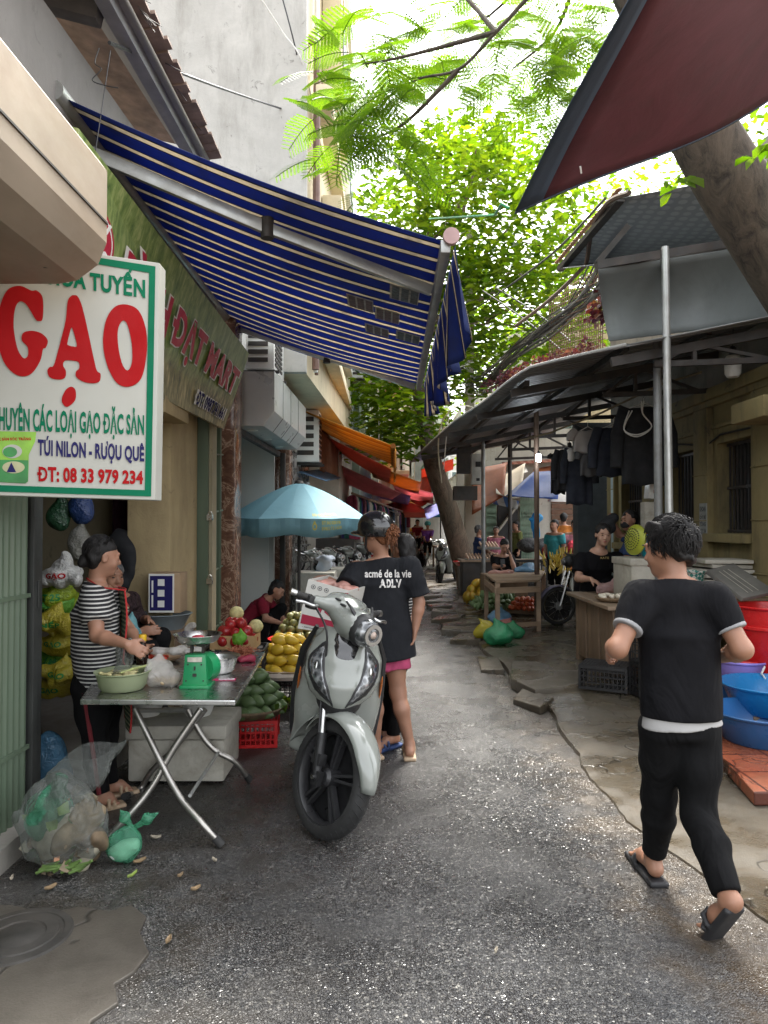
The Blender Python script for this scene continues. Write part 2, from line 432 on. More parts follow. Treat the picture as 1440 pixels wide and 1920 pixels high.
def wetcrete(name, c1, c2, mud, wetlo=.12, tiles=None):
    m, n, l, p = newmat(name); co = coords(n, l)
    a = nz(n, l, co, 1.3, 7, .65, .4); b = nz(n, l, co, 9, 6, .7); g = nz(n, l, co, 130, 2)
    c = ramp(n, l, a, [(.3, c1), (.65, c2)])
    c = mixc(n, l, ramp(n, l, b, [(.45, 0), (.72, .6)]), c, mud)
    c = mixc(n, l, .35, c, ramp(n, l, g, [(.3, .5), (.7, 1)]), 'MULTIPLY')
    ck = n.new('ShaderNodeTexVoronoi'); ck.feature = 'DISTANCE_TO_EDGE'; ck.inputs['Scale'].default_value = .8
    w = n.new('ShaderNodeVectorMath'); w.operation = 'ADD'; nn = n.new('ShaderNodeTexNoise'); nn.inputs['Scale'].default_value = 3; l.new(co, nn.inputs[0]); l.new(co, w.inputs[0]); l.new(nn.outputs['Color'], w.inputs[1]); l.new(w.outputs[0], ck.inputs['Vector'])
    crack = ramp(n, l, ck.outputs['Distance'], [(0, .25), (.012, 1)])
    c = mixc(n, l, .8, c, crack, 'MULTIPLY')
    if tiles:
        br = n.new('ShaderNodeTexBrick'); br.inputs['Scale'].default_value = 1; br.inputs['Brick Width'].default_value = .3; br.inputs['Row Height'].default_value = .3; br.offset = 0
        br.inputs['Mortar Size'].default_value = .008; br.inputs['Color1'].default_value = (1, 1, 1, 1); br.inputs['Color2'].default_value = (.75, .75, .75, 1); br.inputs['Mortar'].default_value = (.25, .2, .2, 1); l.new(co, br.inputs['Vector'])
        c = mixc(n, l, 1, c, br.outputs[0], 'MULTIPLY')
    l.new(c, p.inputs['Base Color'])
    l.new(ramp(n, l, nz(n, l, co, 1.9, 5, .6), [(.38, wetlo), (.62, .6)]), p.inputs['Roughness'])
    b1 = bump(n, l, mth(n, l, 'MULTIPLY', crack, 1), None, .5, .01)
    bump(n, l, mth(n, l, 'ADD', b, mth(n, l, 'MULTIPLY', g, .3)), p, .35, .012, b1)
    return m
def plaster(name, col, stain, stainc, sc=1.2, line=None):
    """old painted wall: blotches, streaks running down, flaking"""
    m, n, l, p = newmat(name); co = coords(n, l); cs = coords(n, l, (1, 1, .22))
    a = nz(n, l, co, sc, 8, .7, .3); s = nz(n, l, cs, 3.5, 7, .7); f = nz(n, l, co, 6, 9, .75, 1)
    c = ramp(n, l, a, [(.3, [x * .78 for x in col]), (.7, [x * 1.12 for x in col])])
    c = mixc(n, l, ramp(n, l, s, [(.48, 0), (.75, stain)]), c, stainc)
    c = mixc(n, l, ramp(n, l, f, [(.6, 0), (.68, stain)]), c, [x * .45 + .02 for x in stainc])
    l.new(c, p.inputs['Base Color']); p.inputs['Roughness'].default_value = .85
    bump(n, l, mth(n, l, 'ADD', f, mth(n, l, 'MULTIPLY', nz(n, l, co, 60, 3), .3)), p, .35, .012)
    return m
def tarp(name, col, rough=.55, tr=.35, var=.2, stains=.3):
    m, n, l, p = newmat(name); co = coords(n, l); f = nz(n, l, co, 1.6, 8, .65, .5); g = nz(n, l, co, 7, 6, .6)
    c = ramp(n, l, f, [(.3, [x * (1 - var) for x in col]), (.7, [min(1, x * (1 + var)) for x in col])])
    c = mixc(n, l, ramp(n, l, g, [(.5, 0), (.8, stains)]), c, [x * .4 + .03 for x in col])
    l.new(c, p.inputs['Base Color']); p.inputs['Roughness'].default_value = rough
    bump(n, l, mth(n, l, 'ADD', f, mth(n, l, 'MULTIPLY', nz(n, l, co, 160, 2), .05)), p, .3, .03)
    t = n.new('ShaderNodeBsdfTranslucent'); l.new(c, t.inputs[0]); mx = n.new('ShaderNodeMixShader'); mx.inputs[0].default_value = tr
    l.new(p.outputs[0], mx.inputs[1]); l.new(t.outputs[0], mx.inputs[2]); l.new(mx.outputs[0], n['Material Output'].inputs[0]); return m
def stripes(name, axis, period, stops, tr=.45, rough=.7, off=0):
    m, n, l, p = newmat(name); co = coords(n, l); s = sep(n, l, co)
    w = mth(n, l, 'FRACT', mth(n, l, 'DIVIDE', mth(n, l, 'ADD', s[axis], 100 + off), period))
    c = ramp(n, l, w, stops, 'CONSTANT')
    d = nz(n, l, co, 4, 8, .7, .5); c = mixc(n, l, ramp(n, l, d, [(.5, 0), (.78, .55)]), c, (.05, .05, .06))
    l.new(c, p.inputs['Base Color']); p.inputs['Roughness'].default_value = rough
    bump(n, l, nz(n, l, co, 5, 3), p, .3, .02)
    if tr:
        t = n.new('ShaderNodeBsdfTranslucent'); l.new(c, t.inputs[0]); mx = n.new('ShaderNodeMixShader'); mx.inputs[0].default_value = tr
        l.new(p.outputs[0], mx.inputs[1]); l.new(t.outputs[0], mx.inputs[2]); l.new(mx.outputs[0], n['Material Output'].inputs[0])
    return m
STEEL = M('stainless', (.55, .55, .54), .28, .12, 4, .05, 120, 1, .35, (.2, .18, .15), 6)
IRON = M('grey steel post', (.22, .23, .23), .5, .25, 3, .2, 40, .3, .5, (.08, .05, .035), 5)
DARKIRON = M('dark iron', (.045, .042, .04), .6, .3, 4, .2, 40, .3, .4, (.09, .05, .03), 6)
GALV = M('galvanised pipe', (.42, .43, .42), .4, .15, 3, .12, 50, .6, .45, (.15, .12, .09), 5)
WOOD = M('weathered wood', (.20, .135, .085), .75, .35, 5, .4, 60, 0, .5, (.05, .035, .025), 4, stretch=(1, 1, .12))
WOODH = M('weathered table boards', (.30, .21, .14), .6, .35, 5, .4, 60, 0, .45, (.07, .05, .035), 4, stretch=(.15, 1, 1))
BLACKP = M('black plastic', (.018, .018, .019), .4, .2, 6, .1, 90)
RUBBER = M('rubber', (.022, .022, .022), .75, .3, 9, .25, 80, dirt=.35, dcol=(.07, .06, .05))
WHITEP = M('white plastic', (.72, .72, .69), .4, .08, 4, .03, 40, dirt=.2, dcol=(.35, .32, .27))
FOAM = M('dirty styrofoam', (.46, .44, .38), .75, .15, 4, .35, 90, dirt=.85, dcol=(.17, .14, .10), dscale=4)
CARD = M('cardboard', (.36, .25, .15), .8, .12, 5, .15, 50)
REDP = M('red plastic', (.62, .018, .02), .3, .1, 4, .03, 30)
BLUEP = M('blue plastic', (.02, .10, .27), .35, .15, 4, .05, 30, dirt=.3, dcol=(.05, .09, .16), dscale=5)
BLUEP2 = M('bright blue plastic', (.01, .17, .42), .3, .12, 4, .05, 30, dirt=.2, dcol=(.03, .12, .25))
PURPLEP = M('purple plastic', (.27, .22, .62), .35, .1, 4, .04, 30)
GREENP = M('green plastic', (.02, .30, .12), .4, .12, 4, .05, 40, dirt=.2, dcol=(.03, .15, .08))
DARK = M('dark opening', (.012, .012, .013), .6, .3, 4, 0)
CREAM = plaster('cream facade', (.66, .58, .40), .35, (.34, .28, .18))
CONC = M('raw concrete', (.30, .28, .25), .9, .2, 3, .4, 40, dirt=.5, dcol=(.09, .08, .07))
def bagm(name, col, alpha, rough=.2, tr=.25):
    """thin plastic film: crinkled, glossy, clearer where it faces the eye"""
    m, n, l, p = newmat(name); co = coords(n, l); dd = n.new('ShaderNodeVectorMath'); dd.operation = 'ADD'; q = n.new('ShaderNodeTexNoise'); q.inputs['Scale'].default_value = 7; q.inputs['Detail'].default_value = 5; l.new(co, q.inputs[0]); l.new(co, dd.inputs[0]); l.new(q.outputs['Color'], dd.inputs[1])
    vor = n.new('ShaderNodeTexVoronoi'); vor.feature = 'DISTANCE_TO_EDGE'; vor.inputs['Scale'].default_value = 8; l.new(dd.outputs[0], vor.inputs['Vector'])
    c = ramp(n, l, nz(n, l, co, 6, 4), [(.3, [x * .8 for x in col]), (.7, [min(1, x * 1.2) for x in col])])
    l.new(c, p.inputs['Base Color']); p.inputs['Roughness'].default_value = rough; p.inputs['Specular IOR Level'].default_value = .8
    bump(n, l, mth(n, l, 'ADD', vor.outputs['Distance'], mth(n, l, 'MULTIPLY', nz(n, l, co, 28, 3, .6, 1), .35)), p, .55, .03)
    t = n.new('ShaderNodeBsdfTranslucent'); l.new(c, t.inputs[0]); mx = n.new('ShaderNodeMixShader'); mx.inputs[0].default_value = tr
    l.new(p.outputs[0], mx.inputs[1]); l.new(t.outputs[0], mx.inputs[2])
    lw = n.new('ShaderNodeLayerWeight'); lw.inputs[0].default_value = .35; tp_ = n.new('ShaderNodeBsdfTransparent'); tp_.inputs[0].default_value = (*[.5 + .5 * min(1, x * 1.3) for x in col], 1); m2 = n.new('ShaderNodeMixShader')
    l.new(mth(n, l, 'MULTIPLY_ADD', lw.outputs['Facing'], (1 - alpha) * .55, alpha), m2.inputs[0]); l.new(tp_.outputs[0], m2.inputs[1]); l.new(mx.outputs[0], m2.inputs[2]); l.new(m2.outputs[0], n['Material Output'].inputs[0])
    return m
CLEARBAG = bagm('clear bag', (.36, .38, .36), .15, .07, .15); GREENBAG = bagm('thin green bag', (.12, .46, .28), .32)
WHITEBAG = bagm('milky bag', (.72, .70, .66), .5); 

# ---------------------------------------------------------------- ground, road, pavement
ASPH = asphalt()
WETC = wetcrete('wet pavement', (.052, .043, .031), (.115, .099, .075), (.075, .05, .022), .06)
b = B(); b.quad((-300, -60, -.03), (300, -60, -.03), (300, 600, -.03), (-300, 600, -.03), 8, 8)
struct(b.build('ground', wetcrete('earth', (.12, .10, .08), (.2, .17, .14), (.09, .07, .05))))
def road_c(y): return 0 if y < 14 else .0042 * (y - 14) ** 2 if y < 45 else 4.04 + (y - 45) * .26
b = B(); ys = [-6 + i * .5 for i in range(52)] + [20 + i * 2 for i in range(40)]
vs = []; fs = []
for i, y in enumerate(ys):
    for x in (-3.2, -1.2, .3, 1.9): vs.append((x + road_c(y), y, .012 * math.sin(y * .7 + x) * (1 if -1 < y < 30 else 0) * .3 - .004))
    if i:
        for j in range(3): o = (i - 1) * 4 + j; fs.append((o, o + 1, o + 5, o + 4))
b.add(vs, fs); struct(b.build('road', ASPH))
# wet concrete pavement along the stalls, flush near the camera, one worn step further on
edge = [(1.62, -3), (1.64, 1.5), (1.58, 2.3), (1.48, 2.85), (1.36, 3.35), (1.27, 3.75), (1.27, 4.05), (1.25, 4.45), (1.30, 4.8), (1.31, 5.3), (1.36, 5.8), (1.35, 6.4), (1.22, 6.9), (1.30, 7.6), (1.2, 8.6), (1.22, 9.9), (1.12, 11.5), (1.18, 13), (1.1, 15), (1.05, 17.5), (1.15, 20), (1.6, 26), (2.6, 34), (4.5, 46), (9, 64)]
e2 = cat_rom([V(x, y, 0) for x, y in edge], 5, False)
b = B(); vs = []; fs = []
rg = random.Random(3)
for i, p in enumerate(e2):
    w = .018 * (rg.random() - .5) if p.y < 8 else 0
    hz = .006 + .055 * max(0, min(1, (p.y - 4.2) / 2.2)); x0 = p.x + w
    vs += [(x0, p.y, -.02), (x0 + .012, p.y, hz * .8), (x0 + .06, p.y, hz), (x0 + .9, p.y, hz + .012), (x0 + 2.2, p.y, .085), (9 + max(0, p.x - 1.6), p.y, .09)]
    if i:
        for j in range(5): o = (i - 1) * 6 + j; fs.append((o, o + 1, o + 7, o + 6))
b.add(vs, fs); struct(b.build('pavement', WETC, smooth=35))
def slab(pts, z0, h, tilt=0):
    c = sum((V(*p, 0) for p in pts), V(0, 0, 0)) / len(pts)
    bot = [V(p[0], p[1], z0) for p in pts]; top = [V(p[0] * .985 + c.x * .015, p[1] * .985 + c.y * .015, z0 + h + tilt * (p[0] - c.x)) for p in pts]
    bb = B(); bb.hexa(bot, top); o = bb.build('paving_slab', WETC, smooth=0, bev=.012); return struct(o)
slab([(1.20, 6.75), (1.33, 6.28), (2.25, 6.55), (2.02, 7.5), (1.36, 7.62)], .0, .105, .015)
slab([(1.12, 6.2), (1.28, 5.85), (1.46, 6.1), (1.27, 6.55)], -.01, .07, .12)
slab([(1.02, 7.5), (1.25, 7.4), (1.3, 8.1), (1.08, 8.25)], -.01, .055, .1)
for k, (x, y, w, d, t) in enumerate([(1.12, 9.5, .42, .5, .1), (1.05, 10.2, .5, .42, -.05), (1.14, 10.8, .62, .38, .08), (1.02, 11.5, .45, .5, .1), (1.1, 12.3, .6, .5, -.06), (.98, 13.2, .4, .5, .08), (1.12, 14.1, .55, .55, .05), (1.0, 15.2, .45, .6, .1)]):
    a = .25 * (k % 3 - 1); r = lambda u, v: (x + u * math.cos(a) - v * math.sin(a), y + u * math.sin(a) + v * math.cos(a))
    slab([r(-w / 2, -d / 2), r(w / 2, -d / 2 - .06), r(w / 2 + .05, d / 2), r(-w / 2 + .06, d / 2 - .04)], -.01, .09, t)
# red tile floor under the basins
b = B(); b.prism([(2.02, 3.9, .02), (7, 3.7, .05), (7, 6.4, .05), (2.45, 6.35, .05), (2.12, 5.6, .04), (2.2, 5.0, .04)], (0, 0, .075))
struct(b.build('tiled_floor', wetcrete('red tiles', (.34, .085, .04), (.42, .13, .06), (.22, .10, .06), .15, True), smooth=0, bev=.01))
b = B(); pl = [(2.0, 4.55), (2.12, 4.6), (2.3, 5.1), (2.2, 5.7), (2.5, 6.4), (2.38, 6.45), (2.06, 5.75), (2.14, 5.1)]
# broken concrete patch with an iron cover, near the shop shutter
pc = [G(0, 2100), G(-330, 2100), G(-260, 1706), G(20, 1700), G(90, 1716), G(150, 1703), G(205, 1712), G(246, 1700), G(274, 1722), G(262, 1752), G(280, 1790), G(252, 1826), G(215, 1850), G(222, 1885), G(170, 1920), G(150, 2000), G(90, 2100)]
b = B(); b.prism([V(p.x, p.y, -.02) for p in pc], (0, 0, .03)); struct(b.build('concrete_patch', wetcrete('patch concrete', (.045, .039, .031), (.085, .074, .06), (.04, .033, .026), .5), smooth=0, bev=.006))
c = G(35, 1760); b = B(); b.lathe([(r * .74, z) for r, z in ((.0, .016), (.10, .016), (.105, .013), (.125, .013), (.13, .018), (.185, .018), (.19, .013), (.21, .013), (.215, .017), (.25, .017), (.26, .008))], (c.x, c.y, 0), 48)
tag(b.build('manhole_cover', M('wet iron', (.035, .032, .028), .75, .4, 8, .3, 60, dirt=.6, dcol=(.05, .04, .03))), 'round iron manhole cover set in the broken concrete by the shutter', 'manhole')
# ---------------------------------------------------------------- left side: rice shop
def wx(y): return -1.80 + .045 * (y - 3.3)      # line of the shopfronts
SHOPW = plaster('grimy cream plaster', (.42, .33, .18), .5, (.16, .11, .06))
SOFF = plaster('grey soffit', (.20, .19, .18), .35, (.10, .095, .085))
GREENSH = M('pale green steel shutter', (.085, .12, .08), .45, .15, 4, .1, 40, 0, .45, (.10, .12, .08), 3, stretch=(1, 1, .3))
sh = thing('shop_building', 'old low rice shop with green shutters, cream pillar and tiled eave above', 'building', (wx(5), 5, 0))
# corrugated shutter near the camera, rail post, folded gate beyond the pillar
def ribbed(b, a, c, z0, z1, step=.05, amp=.012):
    a, c = Vector(a), Vector(c); d = c - a; L = d.length; d.normalize(); nrm = V(d.y, -d.x, 0); k = int(L / step)
    pts = []
    for i in range(k * 4 + 1):
        t = i / (k * 4) * L; pts.append(a + d * t + nrm * amp * (1 if (i % 4) in (1, 2) else 0))
    b.add([V(p.x, p.y, z) for z in (z0, z1) for p in pts], [(i, i + 1, i + 1 + len(pts), i + len(pts)) for i in range(len(pts) - 1)])
b = B(); ribbed(b, (wx(1.0), 1.0, 0), (wx(3.56), 3.56, 0), .02, 2.55)
for z in (.45, 1.2, 1.95): b.bar((wx(1.0) + .014, 1.0, z), (wx(3.56) + .014, 3.56, z), .012, .02)
s0 = b.build('shutter', GREENSH, sh, smooth=0)
b = B(); b.box((wx(3.62), 3.62, 1.27), (.05, .09, 2.54)); b.box((wx(3.62) + .03, 3.62, 1.2), (.012, .03, .14)); b.build('shutter_rail', M('black steel rail', (.03, .032, .03), .45), sh, bev=.006)
# pillar and walls
yp0, yp1 = 5.55, 6.35
b = B(); b.box((wx(5.95) - .16, 5.95, 1.3), (.34, .8, 2.62)); b.build('pillar', SHOPW, sh, bev=.015)
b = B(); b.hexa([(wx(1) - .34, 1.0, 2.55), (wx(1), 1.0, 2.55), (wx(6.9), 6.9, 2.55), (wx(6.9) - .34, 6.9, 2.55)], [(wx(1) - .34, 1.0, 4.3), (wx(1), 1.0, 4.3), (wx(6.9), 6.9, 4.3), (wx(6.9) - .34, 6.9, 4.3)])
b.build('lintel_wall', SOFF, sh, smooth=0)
b = B(); b.box((-4.6, 4.0, 1.35), (.12, 6, 2.7)); b.box((-3.1, 6.48, 1.35), (3.1, .16, 2.7)); b.box((-3.4, 1.0, 1.35), (3.1, .12, 2.7)); b.box((-3.45, 4, 2.62), (3.1, 6, .1))
b.build('interior_wall', plaster('shop interior', (.30, .26, .17), .5, (.11, .09, .06)), sh, smooth=0)
b = B(); b.box((-3.3, 4.2, .05), (3.2, 5.2, .11)); b.build('shop_floor', CONC, sh, smooth=0)
b = B(); b.box((wx(5.4) - .02, 5.3, 2.45), (.36, .6, .2)); b.build('lintel_beam', SHOPW, sh, bev=.01)
b = B(); b.box((wx(6.42) + .03, 6.41, 1.3), (.1, .09, 2.6)); 
for k in range(6): b.bar((wx(6.5) + .02 - .012 * (k % 2), 6.48 + k * .1, .06), (wx(6.5) + .02 - .012 * (k % 2), 6.48 + k * .1, 2.5), .012, .092, up=V(1, 0, 0))
for z in (.55, 1.1, 1.65, 2.2): b.bar((wx(6.5) + .035, 6.46, z), (wx(7) + .035, 7.02, z + .05), .014, .014)
gt = b.build('folding_gate', GREENSH, sh, smooth=0)
for z in (1.62, 1.05):
    b = B(); b.box((wx(6.4) + .1, 6.36, z), (.05, .035, .05)); b.tube([V(wx(6.4) + .1 + .018 * math.cos(a), 6.36, z + .025 + .03 * math.sin(a)) for a in [i * math.pi / 6 for i in range(7)]], .005, 5); b.build('padlock', STEEL, gt)
# tile eave seen from below: soffit, rafters, ragged tile edge
ze = 4.52
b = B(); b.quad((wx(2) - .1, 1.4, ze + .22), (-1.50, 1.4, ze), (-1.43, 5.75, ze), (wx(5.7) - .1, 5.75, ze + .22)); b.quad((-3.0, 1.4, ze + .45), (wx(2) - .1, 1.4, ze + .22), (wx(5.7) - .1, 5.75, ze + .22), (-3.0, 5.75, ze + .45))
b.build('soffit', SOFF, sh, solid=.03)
b = B(); b.bar((-1.60, 1.4, ze - .02), (-1.53, 5.7, ze - .02), .09, .1); b.build('eave_beam', M('grey painted timber', (.17, .17, .18), .7), sh, bev=.01)
for y in (2.75, 3.95): B().bar((-3.0, y, ze + .3), (-1.62 - .15 * (y < 3), y + .06, ze - .03), .1, .14).build('rafter', M('dark old timber', (.055, .05, .048), .8, .3, 5, .4, 40), sh, bev=.01)
b = B(); rg = random.Random(5)
for i in range(40):
    y = 1.5 + i * .108; x = -1.47 + .007 * i * .3; w = .105; ex = rg.uniform(0, .035)
    for dx in (0, -.11): b.box((x + ex - .05 + dx, y, ze + .045 + .02 * rg.random() - dx * .12), (.16, w, .022), Matrix.Rotation(-.12, 3, 'Y') @ Matrix.Rotation(rg.uniform(-.12, .12), 3, 'X'))
b.quad((-1.55, 1.4, ze + .1), (-1.46, 1.4, ze + .06), (-1.39, 5.75, ze + .06), (-1.55, 5.75, ze + .1)); b.quad((-3.5, 1.4, ze + .55), (-1.5, 1.4, ze + .09), (-1.43, 5.75, ze + .09), (-3.5, 5.75, ze + .55))
b.build('roof_tiles', M('old roof tiles', (.20, .14, .11), .85, .35, 8, .4, 40), sh, smooth=0)
b = B(); rg = random.Random(9)
for i in range(26): p = V(-1.42, 1.8 + rg.random() * 3.9, ze + .03); b.tube([p, p + V(.05 + .08 * rg.random(), .05 * rg.random(), -.02 - .06 * rg.random())], .0025, 4)
b.build('loose_thatch', DARKIRON, sh)
# beige roller housing beside the camera
hx, hy0, hy1 = -1.18, .25, 2.92
prof = [(wx(2) - .02, 3.06), (hx - .03, 3.06), (hx, 3.02), (hx, 2.72), (hx - .035, 2.63), (hx - .12, 2.565), (hx - .2, 2.55), (wx(2) - .02, 2.55)]
b = B(); b.hexa([(x, hy0, z) for x, z in prof], [(x + .03 * (x > -1.5), hy1, z) for x, z in prof])
ho = thing('shutter_housing', 'stained beige metal shutter housing box above the rice sign', 'shutter box', (hx, 1.6, 2.8))
b.build('casing', M('stained beige metal', (.29, .235, .175), .5, .22, 2.5, .06, 40, .1, .55, (.17, .11, .06), 3, stretch=(1, .5, 1)), ho, smooth=12)
b = B(); b.bar((hx + .002, hy0, 2.80), (hx + .033, hy1, 2.80), .006, .008); b.bar((hx - .09, 2.86, 2.598), (hx - .05, 2.9, 2.63), .05, .012); b.bar((hx - .16, 2.75, 2.56), (hx - .1, 2.9, 2.585), .04, .012); b.build('seam', DARKIRON, ho)
# ---------------------------------------------------------------- rice sign board
def ys(px): return 1 / (1 / 2.98 + (1 / 3.23 - 1 / 2.98) * px / 298)
def SP(px, py, d=0): q = P(px, py, ys(px)); return q + V(.02, -1, 0) * d
sg = thing('shop_sign', 'white rice sign with green border and big red lettering hung across the shopfront', 'sign', SP(150, 930))
TL, TR, BR, BL = (-38, 443), (299, 493), (291, 938), (-38, 928)
def sq(d, i=0): return [SP(TL[0] + i, TL[1] + i, d), SP(TR[0] - i, TR[1] + i, d), SP(BR[0] - i, BR[1] - i, d), SP(BL[0] + i, BL[1] - i, d)]
SIGNW = M('sign vinyl', (.42, .42, .375), .45, .05, 2, .03, 30, dirt=.25, dcol=(.4, .37, .3), dscale=2)
b = B(); b.hexa(sq(0), sq(-.1)); b.build('panel', SIGNW, sg, smooth=0, bev=.004)
GRN = M('sign green', (.0, .145, .07), .6, .08, spec=.15); RED = M('sign red', (.36, .004, .006), .6, .06, spec=.15); NAV = M('sign navy', (.02, .018, .10), .6, .06, spec=.15)
b = B(); o_, i_ = sq(.004, 7), sq(.004, 19)
b.add(o_ + i_, [(k, (k + 1) % 4, (k + 1) % 4 + 4, k + 4) for k in range(4)]); b.build('green_border', GRN, sg, smooth=0)
def sline(txt, tl, tr, br, bl, mat, bold, name='lettering'):
    b = B(); f = lambda u, v: (V(*bl).lerp(V(*br), u)).lerp(V(*tl).lerp(V(*tr), u), v)
    V2 = lambda u, v: f(u, v)
    text_on(b, txt, lambda u, v: (lambda q: SP(q[0], q[1], .005))(V2(u, v)), bold); b.build(name, mat, sg, smooth=0)
v2 = lambda x, y: Vector((x, y, 0))
def sl(txt, x0, x1, t0, t1, b0, b1, mat, bold): sline(txt, (x0, t0, 0), (x1, t1, 0), (x1, b1, 0), (x0, b0, 0), mat, bold)
sl('HOA TUYẾN', 92, 273, 483, 507, 534, 560, GRN, .028)
sl('CHUYÊN CÁC LOẠI GẠO ĐẶC SẢN', -14, 271, 748, 766, 818, 826, GRN, .02)
sl('TÚI NILON - RƯỢU QUÊ', 72, 271, 816, 831, 862, 873, NAV, .024)
sl('ĐT: 08 33 979 234', 71, 269, 874, 883, 904, 909, RED, .03)
z1 = lambda q: (q[0] * 310 / 1215, 460 + q[1] * 490 / 1920)
def letter(outer, holes=()):
    mk = lambda pl: [SP(*z1(p)[:2], .005) for p in cat_rom([V(x, y, 0) for x, y in pl], 5)]
    B().flat(mk(outer), [mk(h) for h in holes]).build('lettering', RED, sg, smooth=0)
letter([(5, 450), (60, 330), (150, 300), (235, 335), (275, 335), (318, 390), (318, 540), (285, 558), (262, 540), (200, 440), (150, 415), (115, 470), (105, 600), (130, 750), (170, 825), (200, 825), (212, 790), (205, 745), (165, 700), (175, 645), (240, 630), (310, 650), (355, 700), (340, 755), (320, 765), (300, 850), (240, 940), (170, 965), (90, 930), (20, 830), (-20, 640)])
letter([(500, 420), (520, 380), (545, 368), (580, 385), (620, 500), (690, 820), (715, 920), (742, 945), (735, 1000), (690, 1015), (620, 1005), (565, 970), (562, 930), (585, 905), (580, 860), (530, 848), (480, 850), (468, 885), (488, 925), (480, 975), (430, 988), (370, 970), (352, 925), (370, 895), (400, 880), (440, 740), (485, 560)], [[(525, 615), (538, 620), (568, 735), (540, 745), (505, 735), (500, 715)]])
letter([(490, 1060), (530, 1040), (560, 1070), (555, 1140), (500, 1188), (465, 1165), (460, 1120)])
letter([(925, 436), (1020, 480), (1075, 620), (1080, 800), (1040, 980), (950, 1040), (860, 1010), (790, 880), (760, 720), (780, 560), (840, 460)], [[(905, 555), (940, 590), (970, 720), (972, 860), (940, 920), (900, 870), (872, 740), (870, 620)]])
# printed picture of a green rice bag on the sign
def sp2(pl, mat, d): B().flat([SP(*z1(p)[:2], d) for p in pl]).build('printed_bag', mat, sg, smooth=0)
LIME = M('print lime', (.22, .45, .03), .45, .35, 6); DKG = M('print green', (.02, .22, .04), .45, .4, 6)
sp2([(-40, 1365), (270, 1372), (262, 1440), (215, 1540), (210, 1735), (190, 1750), (-40, 1738)], LIME, .004)
sp2([(-40, 1575), (213, 1580), (210, 1735), (190, 1749), (-40, 1737)], DKG, .0055)
el = lambda cx, cy, rx, ry: [(cx + rx * math.cos(a), cy + ry * math.sin(a)) for a in [i * .2618 for i in range(24)]]
sp2(el(95, 1515, 72, 50), SIGNW, .006); sp2(el(80, 1520, 52, 38), DKG, .007); sp2(el(105, 1632, 82, 44), M('print sand', (.45, .44, .25), .5), .0065); sp2([(90, 1595), (125, 1668), (55, 1668)], NAV, .0075)
sl('ĐẶC SẢN SÓC TRĂNG', -12, 59, 819, 819, 828, 827, RED, .04)
# hanging bags in the doorway, wire from the eave
# ---------------------------------------------------------------- tilted banner of the mart
def ban(u, v, d=0):
    """u along the street 0..1, v up 0..1"""
    y = 3.45 + u * 3.1; bot = V(-1.62 + .045 * (y - 3.45), y, 2.44 + .0 * u); top = V(-1.50 + .045 * (y - 3.45) + .11 * u, y, 3.50 - .36 * u)
    return bot.lerp(top, v) + V(.96, 0, -.27) * d
def field():
    m, n, l, p = newmat('printed rice field'); co = coords(n, l, (1, 1.6, .35), (R(0), 0, 0)); z = sep(n, l, coords(n, l))[2]
    a = nz(n, l, co, 14, 6, .7, .6); f = nz(n, l, coords(n, l, (1, 1, .2), (.5, 0, 0)), 26, 4, .7)
    up = ramp(n, l, a, [(.3, (.06, .12, .03)), (.5, (.20, .28, .08)), (.7, (.42, .46, .20))]); lo = ramp(n, l, f, [(.3, (.05, .05, .03)), (.5, (.24, .21, .10)), (.7, (.60, .50, .27))])
    k = ramp(n, l, mth(n, l, 'ADD', z, mth(n, l, 'MULTIPLY', a, .25)), [(.28, 0), (.42, 1)])
    l.new(mixc(n, l, k, lo, up), p.inputs['Base Color']); p.inputs['Roughness'].default_value = .4; return m
bn = thing('shop_banner', 'tilted rice field banner with red mart lettering above the shop door', 'banner', (-1.62, 5, 2.5))
b = B(); b.hexa([ban(0, 0), ban(1, 0), ban(1, 1), ban(0, 1)], [ban(0, 0, -.05), ban(1, 0, -.05), ban(1, 1, -.05), ban(0, 1, -.05)]); b.build('panel', field(), bn, smooth=0)
WH = M('print white', (.75, .74, .70), .5, .04); PR = M('print crimson', (.42, .02, .045), .45, .1)
for txt, u0, u1, v0, v1, bold in (('BÌNH ĐẠT MART', .20, .975, .34, .80, .035), ('ĐT: 0987.741.661', .70, .955, .09, .235, .03)):
    for mt, bo, d in ((WH, bold + .022, .004), (PR if v1 > .5 else NAV, bold, .007)):
        k = .012 if bo > bold else 0
        text_on(B(), txt, lambda u, v: ban(u0 - k + (u1 - u0 + 2 * k) * u, v0 - k + (v1 - v0 + 2 * k) * v, d), bo, .12).build('lettering', mt, bn, smooth=0) if 0 else None
        bb = B(); text_on(bb, txt, lambda u, v: ban(u0 - k + (u1 - u0 + 2 * k) * u, v0 - k + (v1 - v0 + 2 * k) * v, d), bo, .12); bb.build('lettering', mt, bn, smooth=0)
ring = lambda r0, d: [ban(.10 + r0 * 1.1 / 3.1 * math.cos(a), .62 + r0 / .9 * math.sin(a) * .9, d) for a in [i * .2094 for i in range(30)]]
for r0, mt, d in ((.155, PR, .005), (.135, WH, .007), (.12, PR, .009)): B().flat(ring(r0, d)).build('round_logo', mt, bn, smooth=0)
B().flat([ban(.070, .50, .011), ban(.079, .50, .011), ban(.133, .74, .011), ban(.124, .74, .011)]).build('round_logo', WH, bn, smooth=0)
B().flat([ban(.122 + .012 * math.cos(a), .55 + .04 * math.sin(a), .011) for a in [i * .5236 for i in range(12)]]).build('round_logo', WH, bn, smooth=0)
